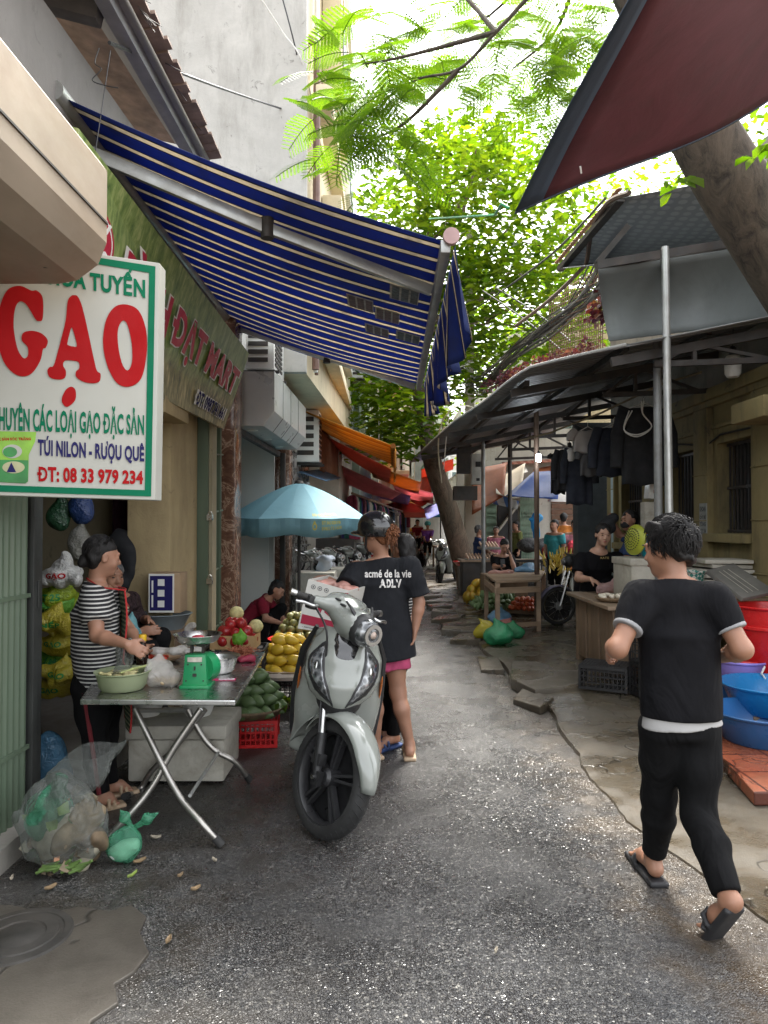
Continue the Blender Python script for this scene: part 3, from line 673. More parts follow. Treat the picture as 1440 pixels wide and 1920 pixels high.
# ---------------------------------------------------------------- striped awning
AW = stripes('striped awning', 1, .205, [(0, (.035, .06, .215)), (.56, (.018, .02, .028)), (.63, (.50, .45, .37)), (.85, (.018, .02, .03)), (.91, (.035, .06, .215))], .6)
an = thing('striped_awning', 'blue and cream striped roller awning stretched over the shopfront on folding arms', 'awning', (-.7, 5.8, 3.3))
y0, y1 = 3.86, 7.75; fx = lambda y: .345 + .012 * (y - y0); zr, zf = 3.80, 3.10
b = B(); b.sheet(lambda u, v: V(wx(y0 + v * (y1 - y0)) + .02 + u * (fx(y0 + v * (y1 - y0)) - wx(y0 + v * (y1 - y0)) - .02), y0 + v * (y1 - y0), zr + (.10 - .22 * v) * (1 - u) + (zf - zr) * u - .05 * math.sin(math.pi * u) - .012 * math.sin(v * 25) * u * (1 - u) * 4), 16, 40); b.build('canopy', AW, an, solid=.004)
b = B(); b.tube([(wx(y0) - .02, y0 - .06, zr + .11), (wx(y1) - .02, y1 + .06, zr - .11)], .06, 14); b.build('roller', GALV, an)
b = B(); b.bar((fx(y0) - .01, y0 - .03, zf - .03), (fx(y1) - .01, y1 + .03, zf - .03), .055, .075); b.build('front_bar', GALV, an, bev=.012)
b = B(); b.tube([(fx(y0) + .02, y0 - .06, zf + .015), (fx(y0) + .02, y0 - .03, zf + .015)], .045, 20); b.build('end_cap', M('pink end cap', (.42, .27, .26), .5), an)
b = B(); b.sheet(lambda u, v: V(fx(y0 + v * (y1 - y0)) + .045 + .05 * u * math.sin(v * 34) + .02 * math.sin(v * 90) * u + .05 * u, y0 + v * (y1 - y0), zf - .02 - u * (.46 + .05 * math.sin(v * 17) + .09 * math.sin(v * 5))), 12, 150); b.build('valance', AW, an, solid=.003)
arm = lambda a, c, e: [B().bar(a, c, .04, .075).build('folding_arm', GALV, an, bev=.008), B().bar(c, e, .04, .065).build('folding_arm', GALV, an, bev=.008), B().tube([Vector(c) + V(0, 0, .06), Vector(c) - V(0, 0, .06)], .04, 10).build('elbow_joint', DARKIRON, an)]
arm((wx(3.95), 4.02, 3.72), (-.70, 4.22, 3.33), (fx(4.3) - .05, 4.45, 3.03)); arm((wx(7.6), 7.55, 3.68), (-.62, 7.66, 3.37), (fx(7.6) - .05, 7.72, 3.06))
STK = M('faded stickers', (.42, .39, .35), .6, .4, 22)
for (sx, sy, w, d) in ((.04, 4.72, .2, .3), (-.28, 5.2, .2, .3), (-.07, 5.32, .19, .3), (-.16, 5.85, .2, .26), (.1, 5.8, .2, .26)):
    zz = lambda x: zr + (zf - zr) * ((x - wx(sy) - .02) / (fx(sy) - wx(sy) - .02)) - .05 * math.sin(math.pi * (x - wx(sy)) / 2.1) - .014
    bb = B(); bb.quad((sx, sy, zz(sx)), (sx + w, sy, zz(sx + w)), (sx + w, sy + d, zz(sx + w) - .002), (sx, sy + d, zz(sx) - .002))
    st = bb.build('paper_sticker', STK, an, smooth=0)
    bb = B()
    for j in range(3):
        x0 = sx + .015 + j * w * .32; bb.quad((x0, sy + .02, zz(x0) - .004), (x0 + w * .25, sy + .02, zz(x0 + w * .25) - .004), (x0 + w * .25, sy + d - .02, zz(x0 + w * .25) - .006), (x0, sy + d - .02, zz(x0) - .006))
    bb.build('print_block', M('sticker print', (.16, .10, .10), .6, .6, 30) if sx < 0 else M('sticker print dark', (.10, .11, .12), .6, .6, 30), st, smooth=0)
# ---------------------------------------------------------------- tall white side wall and cream facade behind
WW = plaster('whitewashed wall', (.47, .46, .43), .75, (.22, .21, .185), 1.3)
bx = lambda y: -.95 + .045 * (y - 8.6)
bw = thing('tall_house', 'tall house with blank whitewashed side wall and narrow cream street front', 'building', (-3, 9, 0))
b = B(); b.hexa([(-8, 8.6, 3.42), (bx(8.6), 8.6, 3.42), (bx(8.6), 8.72, 3.42), (-8, 8.72, 3.42)], [(-8, 8.6, 16), (bx(8.6), 8.6, 16), (bx(8.6), 8.72, 16), (-8, 8.72, 16)]); b.build('side_wall', WW, bw, smooth=0)
b = B(); b.hexa([(-8, 8.72, 3.42), (bx(8.7) - .01, 8.72, 3.42), (bx(14.5) - .01, 14.5, 3.42), (-8, 14.5, 3.42)], [(-8, 8.72, 16), (bx(8.7) - .01, 8.72, 16), (bx(14.5) - .01, 14.5, 16), (-8, 14.5, 16)]); b.build('front_wall', CREAM, bw, smooth=0)
for z in (3.7, 6.7, 9.9, 13):
    b = B(); b.box((bx(10.9) + .1, 10.9, z + 1.75), (.28, 1.7, 1.65)); w = b.build('window_box', CREAM, bw, bev=.02)
    B().box((bx(10.9) + .245, 10.9, z + 1.75), (.02, 1.3, 1.35)).build('pane', DARK, w)
    b = B(); b.box((bx(13.2) + .06, 13.2, z + 1.7), (.14, 1.3, 1.9)); w = b.build('window_box', WHITEP, bw, bev=.02); B().box((bx(13.2) + .135, 13.2, z + 1.7), (.02, 1.0, 1.6)).build('pane', M('dusty pane', (.10, .14, .14), .2), w)
    b = B(); b.box((bx(11.5) + .07, 11.5, z + .25), (.2, 5.6, .16)); b.build('ledge', CREAM, bw, bev=.02)
for k, (dy, rr) in enumerate(((.10, .045), (.25, .03), (.42, .025))): B().tube([(bx(8.8) + .04 + rr, 8.75 + dy, 3.5), (bx(8.8) + .05 + rr, 8.75 + dy, 7.6 + k * 1.5), (bx(8.8) - .02, 8.75 + dy, 7.7 + k * 1.5)], rr, 8).build('drain_pipe', M('old brown pipe', (.16, .09, .07), .6, .3) if k != 1 else WHITEP, bw)
def ac_unit(loc, label, rz=0):
    t = thing('air_conditioner', label, 'air conditioner', (0, 0, 0), 'air conditioner units on the house fronts', local=True)
    b = B(); b.box((0, 0, .3), (.32, .8, .56)); b.build('casing', WHITEP, t, bev=.02)
    b = B(); 
    for i in range(9): b.box((.165, -.1, .08 + i * .055), (.012, .5, .03))
    for i in range(5): b.box((-.02 + 0, -.405, .12 + i * .09), (.22, .01, .05))
    b.build('grille', DARKIRON, t)
    b = B(); b.box((0, -.3, .005), (.4, .04, .03)); b.box((0, .3, .005), (.4, .04, .03)); b.build('bracket', DARKIRON, t)
    t.location = loc; t.rotation_euler = (0, 0, rz); return t
AC0 = ac_unit((-1.38, 8.25, 3.27), 'white air conditioner on top of the silver shop canopy')
# ---------------------------------------------------------------- second shop: silver canopy box, marble piers, pale recess
def marble():
    m, n, l, p = newmat('brown marble'); co = coords(n, l); w = nz(n, l, co, 3.5, 9, .7, 2.2)
    l.new(ramp(n, l, w, [(.35, (.10, .05, .035)), (.5, (.17, .09, .06)), (.53, (.42, .30, .22)), (.56, (.15, .08, .055)), (.75, (.08, .04, .03))]), p.inputs['Base Color']); p.inputs['Roughness'].default_value = .15; return m
MARB = marble()
s2 = thing('tiled_shop', 'narrow shop with brown marble piers and pale recessed doorway', 'building', (wx(8.5), 8.5, 0))
for y, w, h in ((7.45, .34, 4.2), (10.6, .34, 3.4)):
    b = B(); b.box((wx(y) + .0, y, h / 2), (.16, w, h)); b.box((wx(y) - .14, y, h / 2), (.12, w - .08, h)); b.build('marble_pier', MARB, s2, bev=.006)
PALE = M('pale wall panel', (.52, .53, .50), .4, .06, 2, .02, 30)
b = B(); b.box((-3.1, 10.35, 1.6), (3.0, .1, 3.3)); b.box((-4.5, 9, 1.6), (.1, 3, 3.3)); b.box((-2.2, 10.15, .8), (1.1, .02, 1.6)); b.box((-3.1, 7.3, 2.2), (2.6, .2, 4.3)); b.build('recess_wall', PALE, s2, smooth=0)
b = B(); b.box((-2.9, 8.9, .06), (2.9, 3.2, .12)); b.build('step', CONC, s2, bev=.01)
b = B(); b.box((wx(10.2) + .02, 10.3, 1.3), (.07, .09, 2.6)); b.bar((wx(7.6) - .05, 7.6, 2.62), (wx(10.3) - .05, 10.3, 2.58), .07, .07); b.build('door_track', DARKIRON, s2, bev=.005)
b = B(); b.hexa([(-6, 7.3, 3.2), (wx(7.3) - .05, 7.3, 3.2), (wx(14) - .05, 14, 3.2), (-6, 14, 3.2)], [(-6, 7.3, 3.5), (wx(7.3) - .05, 7.3, 3.5), (wx(14) - .05, 14, 3.5), (-6, 14, 3.5)]); b.build('upper_slab', PALE, s2, smooth=0)
cb = thing('shop_canopy', 'silver panelled canopy box with chamfered underside over the second shop', 'canopy', (-1.3, 8.9, 2.9))
ALU = M('silver cladding', (.50, .51, .50), .35, .06, 2, .03, 30, .35, .25, (.3, .29, .27))
yA, yB = 7.75, 10.2; ox = lambda y: -1.2 + .03 * (y - yA)
pr = lambda y: [(wx(y) - .1, y, 3.24), (ox(y), y, 3.24), (ox(y), y, 2.80), (ox(y) - .12, y, 2.64), (wx(y) - .1, y, 2.64)]
b = B(); b.hexa(pr(yA), pr(yB)); b.build('cladding', ALU, cb, smooth=0, bev=.006)
for f in (.22, .45, .7): b2 = B(); yy = yA + f * (yB - yA); b2.bar((ox(yy) + .001, yy, 2.8), (ox(yy) + .001, yy, 3.24), .006, .006); b2.bar((ox(yy) + .001, yy, 2.8), (ox(yy) - .119, yy, 2.638), .006, .006); b2.build('panel_joint', DARKIRON, cb)
for f in (.15, .5, .85): yy = yA + f * (yB - yA); B().lathe([(0, 0), (.06, 0), (.062, .006)], (ox(yy) - .32, yy, 2.633), 16).build('downlight', WHITEP, cb)
# steel roller gate and stainless bars beyond the second pier
b = B()
for i in range(18): b.tube([(wx(11.0) + .02, 10.9 + i * .11, .1), (wx(11.0) + .02 + .005 * i, 10.9 + i * .11, 2.7)], .018, 6)
for z in (.3, 1.2, 2.1, 2.7): b.bar((wx(11) + .02, 10.85, z), (wx(12.9) + .02, 12.85, z), .03)
tag(b.build('bar_gate', STEEL), 'tall stainless bar gate beside the marble pier behind the umbrella', 'gate')
# ---------------------------------------------------------------- right side: old yellow house, market shed
YW = plaster('mouldy yellow plaster', (.235, .19, .085), 1, (.075, .065, .04), 1.6)
GW = plaster('blackened grey plaster', (.22, .20, .165), .8, (.06, .055, .05), 1.4)
XW = 3.55
yh = thing('old_house', 'old mouldy yellow house with dark barred windows behind the market shed', 'building', (XW, 8, 0))
def wall_seg(b, ya, yb, za, zb, x=XW, t=.3): b.box((x + t / 2, (ya + yb) / 2, (za + zb) / 2), (t, yb - ya, zb - za))
wins = [(6.85, 7.55, 1.47, 2.42), (8.05, 8.85, .3, 2.42), (9.75, 10.6, 1.3, 2.5)]
b = B(); ya = 4.2
for w0, w1, z0, z1 in wins:
    wall_seg(b, ya, w0, 0, 2.95); wall_seg(b, w0, w1, 0, z0); wall_seg(b, w0, w1, z1, 2.95); ya = w1
wall_seg(b, ya, 11.2, 0, 2.95); b.build('wall', YW, yh, smooth=0)
b = B(); wall_seg(b, 4.2, 11.2, 2.95, 5.2, XW + .04); b.build('upper_wall', GW, yh, smooth=0)
b = B()
for z, p, h in ((2.95, .1, .12), (2.86, .06, .07), (2.60, .03, .04)): b.box((XW - p / 2 + .02, 7.9, z), (p + .04, 6.7, h))
b.build('cornice', YW, yh, bev=.01)
for y in (6.55, 7.8, 9.15, 10.9):
    b = B(); b.box((XW - .03, y, 1.42), (.08, .34, 2.8))
    for z in (.6, 1.1, 1.6, 2.1): b.box((XW - .035, y, z), (.1, .33, .012))
    b.build('pilaster', YW, yh, bev=.008)
for w0, w1, z0, z1 in wins:
    b = B(); b.box((XW + .22, (w0 + w1) / 2, (z0 + z1) / 2), (.05, w1 - w0, z1 - z0)); w = b.build('window', DARK, yh)
    b = B()
    for i in range(9): y = w0 + (i + .5) * (w1 - w0) / 9; b.bar((XW + .12, y, z0), (XW + .12, y, z1), .016)
    for z in (z0 + .02, (z0 + z1) / 2, z1 - .02): b.bar((XW + .12, w0, z), (XW + .12, w1, z), .03)
    b.build('grille', DARKIRON, w)
    b = B(); b.box((XW - .05, (w0 + w1) / 2, z0 - .05), (.16, w1 - w0 + .16, .09)); b.build('sill', YW, w, bev=.01)
b = B(); b.box((XW - .075, 7.72, 1.62), (.01, .17, .34)); st = b.build('notice_board', M('painted stencil ground', (.30, .31, .29), .7, .2), yh)
for k, s in enumerate(('KHOAN', 'CẮT BÊ', 'TÔNG', '0912 34')):
    bb = B(); text_on(bb, s, lambda u, v: V(XW - .082, 7.79 - .14 * u, 1.70 - .08 * k + .055 * v), .03); bb.build('stencil_lettering', M('stencil ink', (.05, .055, .06), .7), st, smooth=0)
b = B(); b.tube([(XW - .06, 6.2, .1), (XW - .06, 6.2, 4.4)], .05, 8); b.build('drain_pipe', DARKIRON, yh)
b = B(); b.box((XW - .15, 6.15, 2.55), (.5, .55, .18)); b.build('stone_bracket', YW, yh, bev=.015)
b = B(); b.tube([(XW - .03, 10.8, 2.7), (XW - .03, 9.6, 2.62), (XW - .03, 8.3, 2.5), (XW - .04, 7.7, 2.42), (XW - .03, 7.4, 2.5), (XW - .03, 6.4, 2.48)], .012, 5); b.build('wall_cable', BLACKP, yh)
# dark return wall with the door beyond the house
dw = thing('dark_wall', 'dark blue grey wall pier and half open door at the end of the yellow house', 'wall', (3.4, 11.5, 0))
b = B(); b.box((3.55, 11.5, 1.6), (.9, .3, 3.2)); b.build('pier', M('dark blue plaster', (.045, .055, .06), .7, .3), dw, bev=.01)
b = B(); b.box((3.62, 10.98, 1.25), (.06, .42, 2.2)); b.build('door', M('mossy door', (.14, .16, .07), .7, .5, 7), dw, bev=.006)
b = B(); b.box((3.5, 10.82, 1.35), (.05, .1, 2.3)); b.build('door_frame', M('pale blue frame', (.38, .48, .50), .5), dw, bev=.005)
# ---------------------------------------------------------------- corrugated market shed
eave = [(3.45, 5.85), (2.05, 6.0), (1.42, 6.85), (1.22, 8.9), (1.02, 10.6), (.80, 14.0), (.62, 17.2)]
def shed_z(x, y): q = next((i for i in range(1, len(eave) - 1) if y <= eave[i + 1][1]), len(eave) - 2); (xa, ya_), (xb, yb_) = eave[q], eave[q + 1]; t = max(0, min(1, (y - ya_) / (yb_ - ya_))); return 3.08 + (x - xa - (xb - xa) * t) * .185
ev = cat_rom([V(x, y, 0) for x, y in eave[1:]], 8, False)
def corr(name, col):
    m, n, l, p = newmat(name); co = coords(n, l); s = sep(n, l, co)
    w = mth(n, l, 'SINE', mth(n, l, 'MULTIPLY', s[1], 62)); f = nz(n, l, co, 1.3, 8, .7); g = nz(n, l, coords(n, l, (.2, 3, 1)), 3, 5)
    c = ramp(n, l, f, [(.3, [x * .7 for x in col]), (.7, [x * 1.25 for x in col])]); c = mixc(n, l, ramp(n, l, g, [(.55, 0), (.75, .6)]), c, (.09, .05, .03))
    l.new(c, p.inputs['Base Color']); p.inputs['Roughness'].default_value = .45; p.inputs['Metallic'].default_value = .35
    bump(n, l, w, p, .8, .02); return m
shd = thing('market_shed', 'long corrugated metal market shed on thin posts along the pavement', 'market shed', (2.4, 9, 0))
b = B(); vs = []; fs = []; NI = len(ev)
for i, p in enumerate(ev):
    for j in range(9):
        x = p.x + (3.75 - p.x) * j / 8; vs.append((x, p.y, shed_z(x, p.y) + .012 * math.sin(p.y * 5)))
    if i:
        for j in range(8): o = (i - 1) * 9 + j; fs.append((o, o + 1, o + 10, o + 9))
b.add(vs, fs); b.quad((2.05, 6.0, shed_z(2.05, 6)), (3.75, 5.85, shed_z(3.75, 5.85)), (3.75, 6.02, shed_z(3.75, 6.02)), (2.06, 6.02, shed_z(2.06, 6.02)))
b.build('roof_sheet', corr('corrugated sheet', (.20, .20, .20)), shd, smooth=60, solid=.012)
b = B()
for i in range(NI * 9):
    t = i / (NI * 9 - 1) * (NI - 1); k = min(int(t), NI - 2); q = ev[k].lerp(ev[k + 1], t - k); b.ell((q.x, q.y, shed_z(q.x, q.y) + .005), (.011, .018, .016), n=6, m=4)
b.build('scalloped_edge', M('bright tin edge', (.35, .35, .34), .5), shd)
for x in (1.5, 2.2, 2.95): b = B(); b.bar((x, 6.4 + max(0, (2.0 - x)) * 2, shed_z(x, 7) - .06), (x - .1, 17, shed_z(x - .1, 17) - .06), .05, .06); b.build('purlin', DARKIRON, shd)
for y in (6.15, 7.6, 9.3, 11.2, 13.1, 15):
    q = min(ev, key=lambda p: abs(p.y - y)); b = B(); b.bar((q.x + .05, y, shed_z(q.x, y) - .11), (3.6, y, shed_z(3.6, y) - .11), .05, .08); b.bar((2.35, y, 2.95), (3.6, y, 3.0), .04, .05)
    b.bar((2.7, y, 2.97), (2.7, y, shed_z(2.7, y) - .1), .035); b.bar((2.4, y, 2.97), (2.7, y, shed_z(2.7, y) - .1), .03); b.bar((2.75, y, shed_z(2.7, y) - .1), (3.4, y, 2.99), .03); b.build('roof_truss', DARKIRON, shd)
def post(px, Y, zt, r, mat, z0=.06, lean=0):
    q = P(px, 900, Y); b = B(); b.tube([(q.x, Y, z0), (q.x + lean, Y, zt)], r, 12); b.tube([(q.x, Y, z0), (q.x, Y, z0 + .02)], r * 2.2, 10); o = b.build('post', mat, shd)
    return o
post(1234, 6.35, 3.2, .036, IRON); post(1257, 6.0, 3.92, .033, GALV, lean=-.03); post(1006, 11.0, 3.32, .04, M('rusty post', (.13, .085, .06), .65, .35, 4, .2, 40, .3, .5, (.05, .03, .02), 5)); post(906, 14.6, 3.3, .04, IRON); post(956, 15.5, 3.4, .045, DARKIRON); post(1090, 13.0, 3.3, .035, DARKIRON)
b = B(); b.tube([V(2.37 + .045 * math.cos(t), 11.0 + .045 * math.sin(t), .2 + t * .008) for t in [i * .5 for i in range(110)]], .006, 4); b.build('coiled_wire', DARKIRON, shd)
# hexagon-lined canopy and hanging grey sheet in front
def hexm():
    m, n, l, p = newmat('hexagon liner'); co = coords(n, l, (1, 1.25, 0)); v = n.new('ShaderNodeTexVoronoi'); v.inputs['Scale'].default_value = 9.5; v.inputs['Randomness'].default_value = .18; l.new(co, v.inputs['Vector'])
    l.new(ramp(n, l, v.outputs['Distance'], [(.3, (.30, .32, .33)), (.42, (.15, .16, .17))]), p.inputs['Base Color']); p.inputs['Roughness'].default_value = .5
    t = n.new('ShaderNodeBsdfTranslucent'); t.inputs[0].default_value = (.25, .27, .28, 1); mx = n.new('ShaderNodeMixShader'); mx.inputs[0].default_value = .25
    l.new(p.outputs[0], mx.inputs[1]); l.new(t.outputs[0], mx.inputs[2]); l.new(mx.outputs[0], n['Material Output'].inputs[0]); return m
hc = thing('canopy_roof', 'tilted canopy lined with grey hexagon print over the nearer stall', 'canopy', (2, 6.3, 4))
A, Bq, C_, D_ = P(1050, 503, 7.6), P(1162, 372, 5.9), P(1330, 340, 5.6), P(1352, 452, 6.25)
b = B(); b.quad(A, Bq, C_ + V(.6, 0, .1), P(1480, 430, 6.3), 10, 10, .05); b.quad(A, P(1480, 430, 6.3), P(1480, 452, 6.05), P(1120, 497, 6.05)); b.build('liner', hexm(), hc, solid=.01)
b = B(); b.bar(P(1118, 499, 6.05), P(1480, 440, 6.05), .09, .07); b.bar(P(1050, 505, 7.6), P(1164, 372, 5.9), .07, .05); b.bar(P(1118, 495, 6.05), P(1185, 415, 5.95) + V(0, .1, 0), .05); b.build('beam', DARKIRON, hc)
b = B(); 
for i in range(26): q = P(1050, 500, 7.6).lerp(P(1166, 368, 5.9), i / 25); b.ell(q + V(-.03, 0, .05), (.03, .05, .012), n=6, m=4)
b.build('tile_edge', M('orange tile edge', (.38, .20, .10), .7, .4, 20), hc)
gs = B(); gs.sheet(lambda u, v: P(1122 + 20 * v ** 1.5 + u * 360, 505 - u * 55 + v * (135 + 10 * u), 6.0 + .25 * math.sin(v * 2.2) + .05 * math.sin(u * 9)), 14, 10)
tag(gs.build('hanging_sheet', tarp('grey plastic sheet', (.18, .20, .20), .4, .3, .12, .35), solid=.006), 'grey plastic sheet hanging from the canopy beam above the shed roof', 'tarp')
# ---------------------------------------------------------------- red tarp overhead
RT = tarp('maroon tarp', (.13, .042, .056), .65, .25, .28, .45); NV = tarp('navy tarp edge', (.036, .055, .085), .6, .15)
t0 = thing('overhead_tarp', 'maroon tarp with navy hem stretched over the stall beside the camera', 'tarp', (1, 3, 3))
a, bb_, c_, d_ = P(966, 398, 3.35), P(1196, -40, 2.35), P(1800, -300, 2.6), P(1660, 40, 4.1)
def tp(u, v):
    q = a.lerp(d_, u).lerp(bb_.lerp(c_, u), v); q.z += -.10 * math.sin(math.pi * min(1, u * 1.0)) * (1 - v) + .02 * math.sin(u * 9 + v * 4); return q
hem = .06
b = B(); b.sheet(lambda u, v: tp(hem + u * (1 - hem), v), 18, 14); b.build('tarp_sheet', RT, t0, solid=.004)
b = B(); b.sheet(lambda u, v: tp(hem * u, v), 3, 14); b.sheet(lambda u, v: tp(u, .012 * (v - .5)) + V(0, 0, -.004), 18, 1); b.build('hem', NV, t0, solid=.006)
b = B(); b.tube([a + V(-.03, 0, .02), a + V(-.06, .02, .05), a + V(-.05, .3, .12), V(.45, 7, 4.6)], .007, 5); b.build('tie_rope', GREENP, t0)
B().tube([P(1090, 325, 3.0), P(1088, 312, 2.98)], .004, 5).build('grommet_tie', WHITEP, t0)
# ---------------------------------------------------------------- meter boxes on poles, lamps
mb = thing('meter_box', 'grey electricity meter box strapped to the shed post', 'meter box', P(894, 940, 14.9))
b = B(); q = P(895, 880, 14.9); b.box(q, (.27, .18, .64)); b.build('casing', M('meter grey', (.42, .43, .41), .5), mb, bev=.015)
b = B(); b.box(q + V(0, -.095, .1), (.1, .01, .11)); b.box(q + V(.08, -.095, .1), (.04, .01, .11)); b.box(q + V(0, -.095, -.22), (.07, .01, .06)); b.build('meter_window', DARK, mb)
b = B(); q = P(872, 925, 15.4); b.box(q, (.5, .3, .3)); b.box(P(870, 850, 15.6), (.3, .25, .9)); tag(b.build('junction_box', DARKIRON), 'dark rusty junction box under the shed eave behind the leaning tree', 'junction box')
def bulb(px, py, Y, s, label, lit=False):
    q = P(px, py, Y); t = thing('light_bulb', label, 'lamp', q, 'bulbs hanging in the market shed')
    b = B(); b.lathe([(0, -.075 * s), (.035 * s, -.072 * s), (.048 * s, -.05 * s), (.05 * s, 0), (.05 * s, .04 * s), (.04 * s, .062 * s), (.02 * s, .07 * s)], q, 18)
    if lit:
        m, n, l, p = newmat('lit bulb'); p.inputs['Emission Color'].default_value = (.85, .93, 1, 1); p.inputs['Emission Strength'].default_value = 25
    else: m = M('bulb white', (.78, .78, .76), .3, .03)
    b.build('glass', m, t); b = B(); b.lathe([(.022 * s, .065 * s), (.022 * s, .11 * s), (.012 * s, .125 * s)], q, 12); b.build('socket', BLACKP, t)
    b = B(); b.tube([q + V(0, 0, .12 * s), q + V(.02, .02, .5), ], .004, 5); b.build('cord', BLACKP, t)
bulb(1374, 686, 6.7, 1.5, 'large unlit white bulb hanging in front of the yellow house'); bulb(1068, 852, 9.2, 1.25, 'small unlit white bulb hanging among the dark clothes'); bulb(1010, 858, 10.7, .8, 'glowing white bulb beside the rusty shed post', True)
# ---------------------------------------------------------------- clothes line
cl0, cl1 = P(1030, 812, 9.0), P(1236, 722, 8.0)
b = B(); b.tube([cl0 + V(-.3, .4, -.05), cl0, cl0.lerp(cl1, .5) + V(0, 0, -.03), cl1, cl1 + V(.3, -.4, .06)], .012, 6); tag(b.build('bamboo_pole', M('bamboo', (.22, .17, .10), .6)), 'thin drying pole slung under the shed roof carrying clothes', 'pole')
def garment(px, py, Y, w, h, mat, label, sl=.3, flip=1, hang=True):
    """a hanging shirt: body, sleeves, neck, with folds"""
    q = P(px, py, Y); t = thing('hanging_garment', label, 'clothes', q, 'clothes drying under the shed roof')
    def half(sgn):
        b = B()
        def fn(u, v):
            x = (u - .5) * w * (1 - .12 * (1 - v) ** 3); z = -v * h - .10 * w * abs(u - .5) * 2 * (1 - v) ** 2
            return q + V(x, sgn * (.035 + .02 * math.sin(u * 14 + px) * v) * math.sin(math.pi * min(1, max(0, u))) ** .5 + .015 * math.sin(u * 9 + v * 3 + px), z + .012 * math.sin(u * 11))
        b.sheet(fn, 16, 10); return b
    b = half(1); b2 = half(-1); o = len(b.v); b.v += b2.v; b.f += [tuple(i + o for i in f) for f in b2.f]; b.mi += b2.mi
    for s in (-1, 1):
        p0 = q + V(s * w * .42, 0, -.03 * h); b.tube([p0, p0 + V(s * w * .16, 0, -sl * h * .45), p0 + V(s * w * .19, 0, -sl * h)], [.055 * w / .4, .06 * w / .4, .052 * w / .4], 10)
    b.build('cloth', mat, t, smooth=80, solid=.003)
    if hang:
        b = B(); b.tube([q + V(-w * .36, 0, -.03), q + V(0, 0, .04), q + V(w * .36, 0, -.03)], .006, 5); b.tube([q + V(0, 0, .04), q + V(0, 0, .09), q + V(.02, 0, .115)], .004, 5); b.build('hanger', WHITEP, t)
    return t
BLK = M('black cloth', (.014, .015, .018), .85, .3, 6, .25, 90); NVC = M('navy cloth', (.018, .022, .035), .85, .3, 6, .25, 90); GRC = M('grey white cloth', (.42, .40, .39), .85, .12, 6, .25, 60)
garment(1207, 762, 8.1, .52, .9, BLK, 'big black jacket with white piping, the widest on the pole', .75)
garment(1150, 800, 8.5, .42, .6, NVC, 'dark navy sweatshirt beside the pale shirt on the pole', .8)
garment(1102, 806, 8.8, .36, .28, GRC, 'pale grey white shirt on the drying pole', .45)
garment(1108, 845, 8.9, .28, .32, M('charcoal cloth', (.10, .10, .105), .85), 'charcoal grey cloth hanging just below the pale shirt', .3, hang=False)
garment(1064, 842, 9.3, .3, .55, BLK, 'black striped top at the far end of the drying pole', .7); garment(1086, 838, 9.2, .34, .75, NVC, 'long dark navy garment hanging beneath the small bulb', .6)
garment(1046, 850, 9.6, .2, .55, BLK, 'narrow black trousers hanging next to the rusty post', .1, hang=False)
b = B()
for d in (0, .09): b.tube(cat_rom([P(1180 + 60 * d, 770, 7.98), P(1170, 805, 7.98), P(1195, 815 + 40 * d, 7.97), P(1222, 800, 7.98), P(1205, 775, 7.98), P(1203 + 50 * d, 752, 7.98)], 5, False), .008, 5)
b.build('piping', WHITEP, [o for o in COL.objects if o.get('label', '').startswith('big black jacket')][0])
# ---------------------------------------------------------------- cables
CAB = M('cable black', (.03, .03, .032), .5, .2); CABG = M('cable grey', (.16, .16, .155), .55, .2)
rg = random.Random(11)
for k in range(22):
    j = lambda s: V(rg.uniform(-s, s), rg.uniform(-s, s), rg.uniform(-s, s))
    st = P(1165 + rg.uniform(-12, 12), 365 + rg.uniform(-8, 8), 6.6) if k < 9 else P(1150 + rg.uniform(-20, 40), 520 + rg.uniform(-15, 15), 7.2)
    pts = [st, P(1105 + rg.uniform(-15, 15), 520 + rg.uniform(-25, 40), 8.2) if k < 9 else P(1090, 570 + rg.uniform(-12, 12), 8.6), P(1030 + rg.uniform(-12, 12), 612 + rg.uniform(-14, 22), 10), P(960, 662 + rg.uniform(-10, 25), 12), P(900 + rg.uniform(-8, 8), 722 + rg.uniform(-20, 20), 15), P(872 + rg.uniform(-8, 8), 690 + rg.uniform(-30, 50), 18)]
    b = B(); b.tube(cat_rom([p + j(.02) for p in pts], 6, False), rg.choice([.010, .012, .016]), 5); tag(b.build('overhead_cable', CAB if k % 3 else CABG), 'thin dark cable in the thick bundle sagging above the shed roof', 'cable', 'cables bundled above the shed roof')
def wire(pts, r, label, mat=None, name='overhead_cable'): b = B(); b.tube(cat_rom(pts, 6, False), r, 6); return tag(b.build(name, mat or CAB), label, 'cable')
wire([P(820, 690, 15), P(860, 688, 16), P(960, 655, 18)], .02, 'pale conduit running level from the awning tip to the concrete pole', WHITEP)
wire([P(1135, 372, 6.2), P(1030, 480, 9), P(920, 560, 13), P(870, 590, 17)], .014, 'straight dark cable rising from the concrete pole to the red tarp')
wire([P(930, 540, 12), P(1010, 590, 11), P(1070, 640, 10)], .013, 'dark cable crossing in front of the broad leaved tree'); wire([P(905, 545, 12), P(985, 600, 11), P(1050, 655, 10)], .012, 'lower dark cable slanting across the leaves')
wire([P(1180, 362, 5.6), P(1140, 380, 6.0), P(1110, 430, 6.6), P(1100, 490, 7.1), P(1090, 505, 7.3), P(1050, 545, 7.8), P(1015, 575, 8.4), P(966, 612, 9)], .022, 'bare crooked brown branch dangling below the red tarp', M('bare branch', (.10, .065, .045), .8, .3), 'bare_branch')['category'] = 'branch'
wire([P(205, 80, 4.0), P(400, 160, 6.0), P(582, 222, 10.6)], .011, 'thin black wire from the eave across the blank white wall'); wire([P(525, -20, 8.5), P(555, 95, 8.55), P(582, 230, 10)], .009, 'steep black wire near the corner of the white wall')
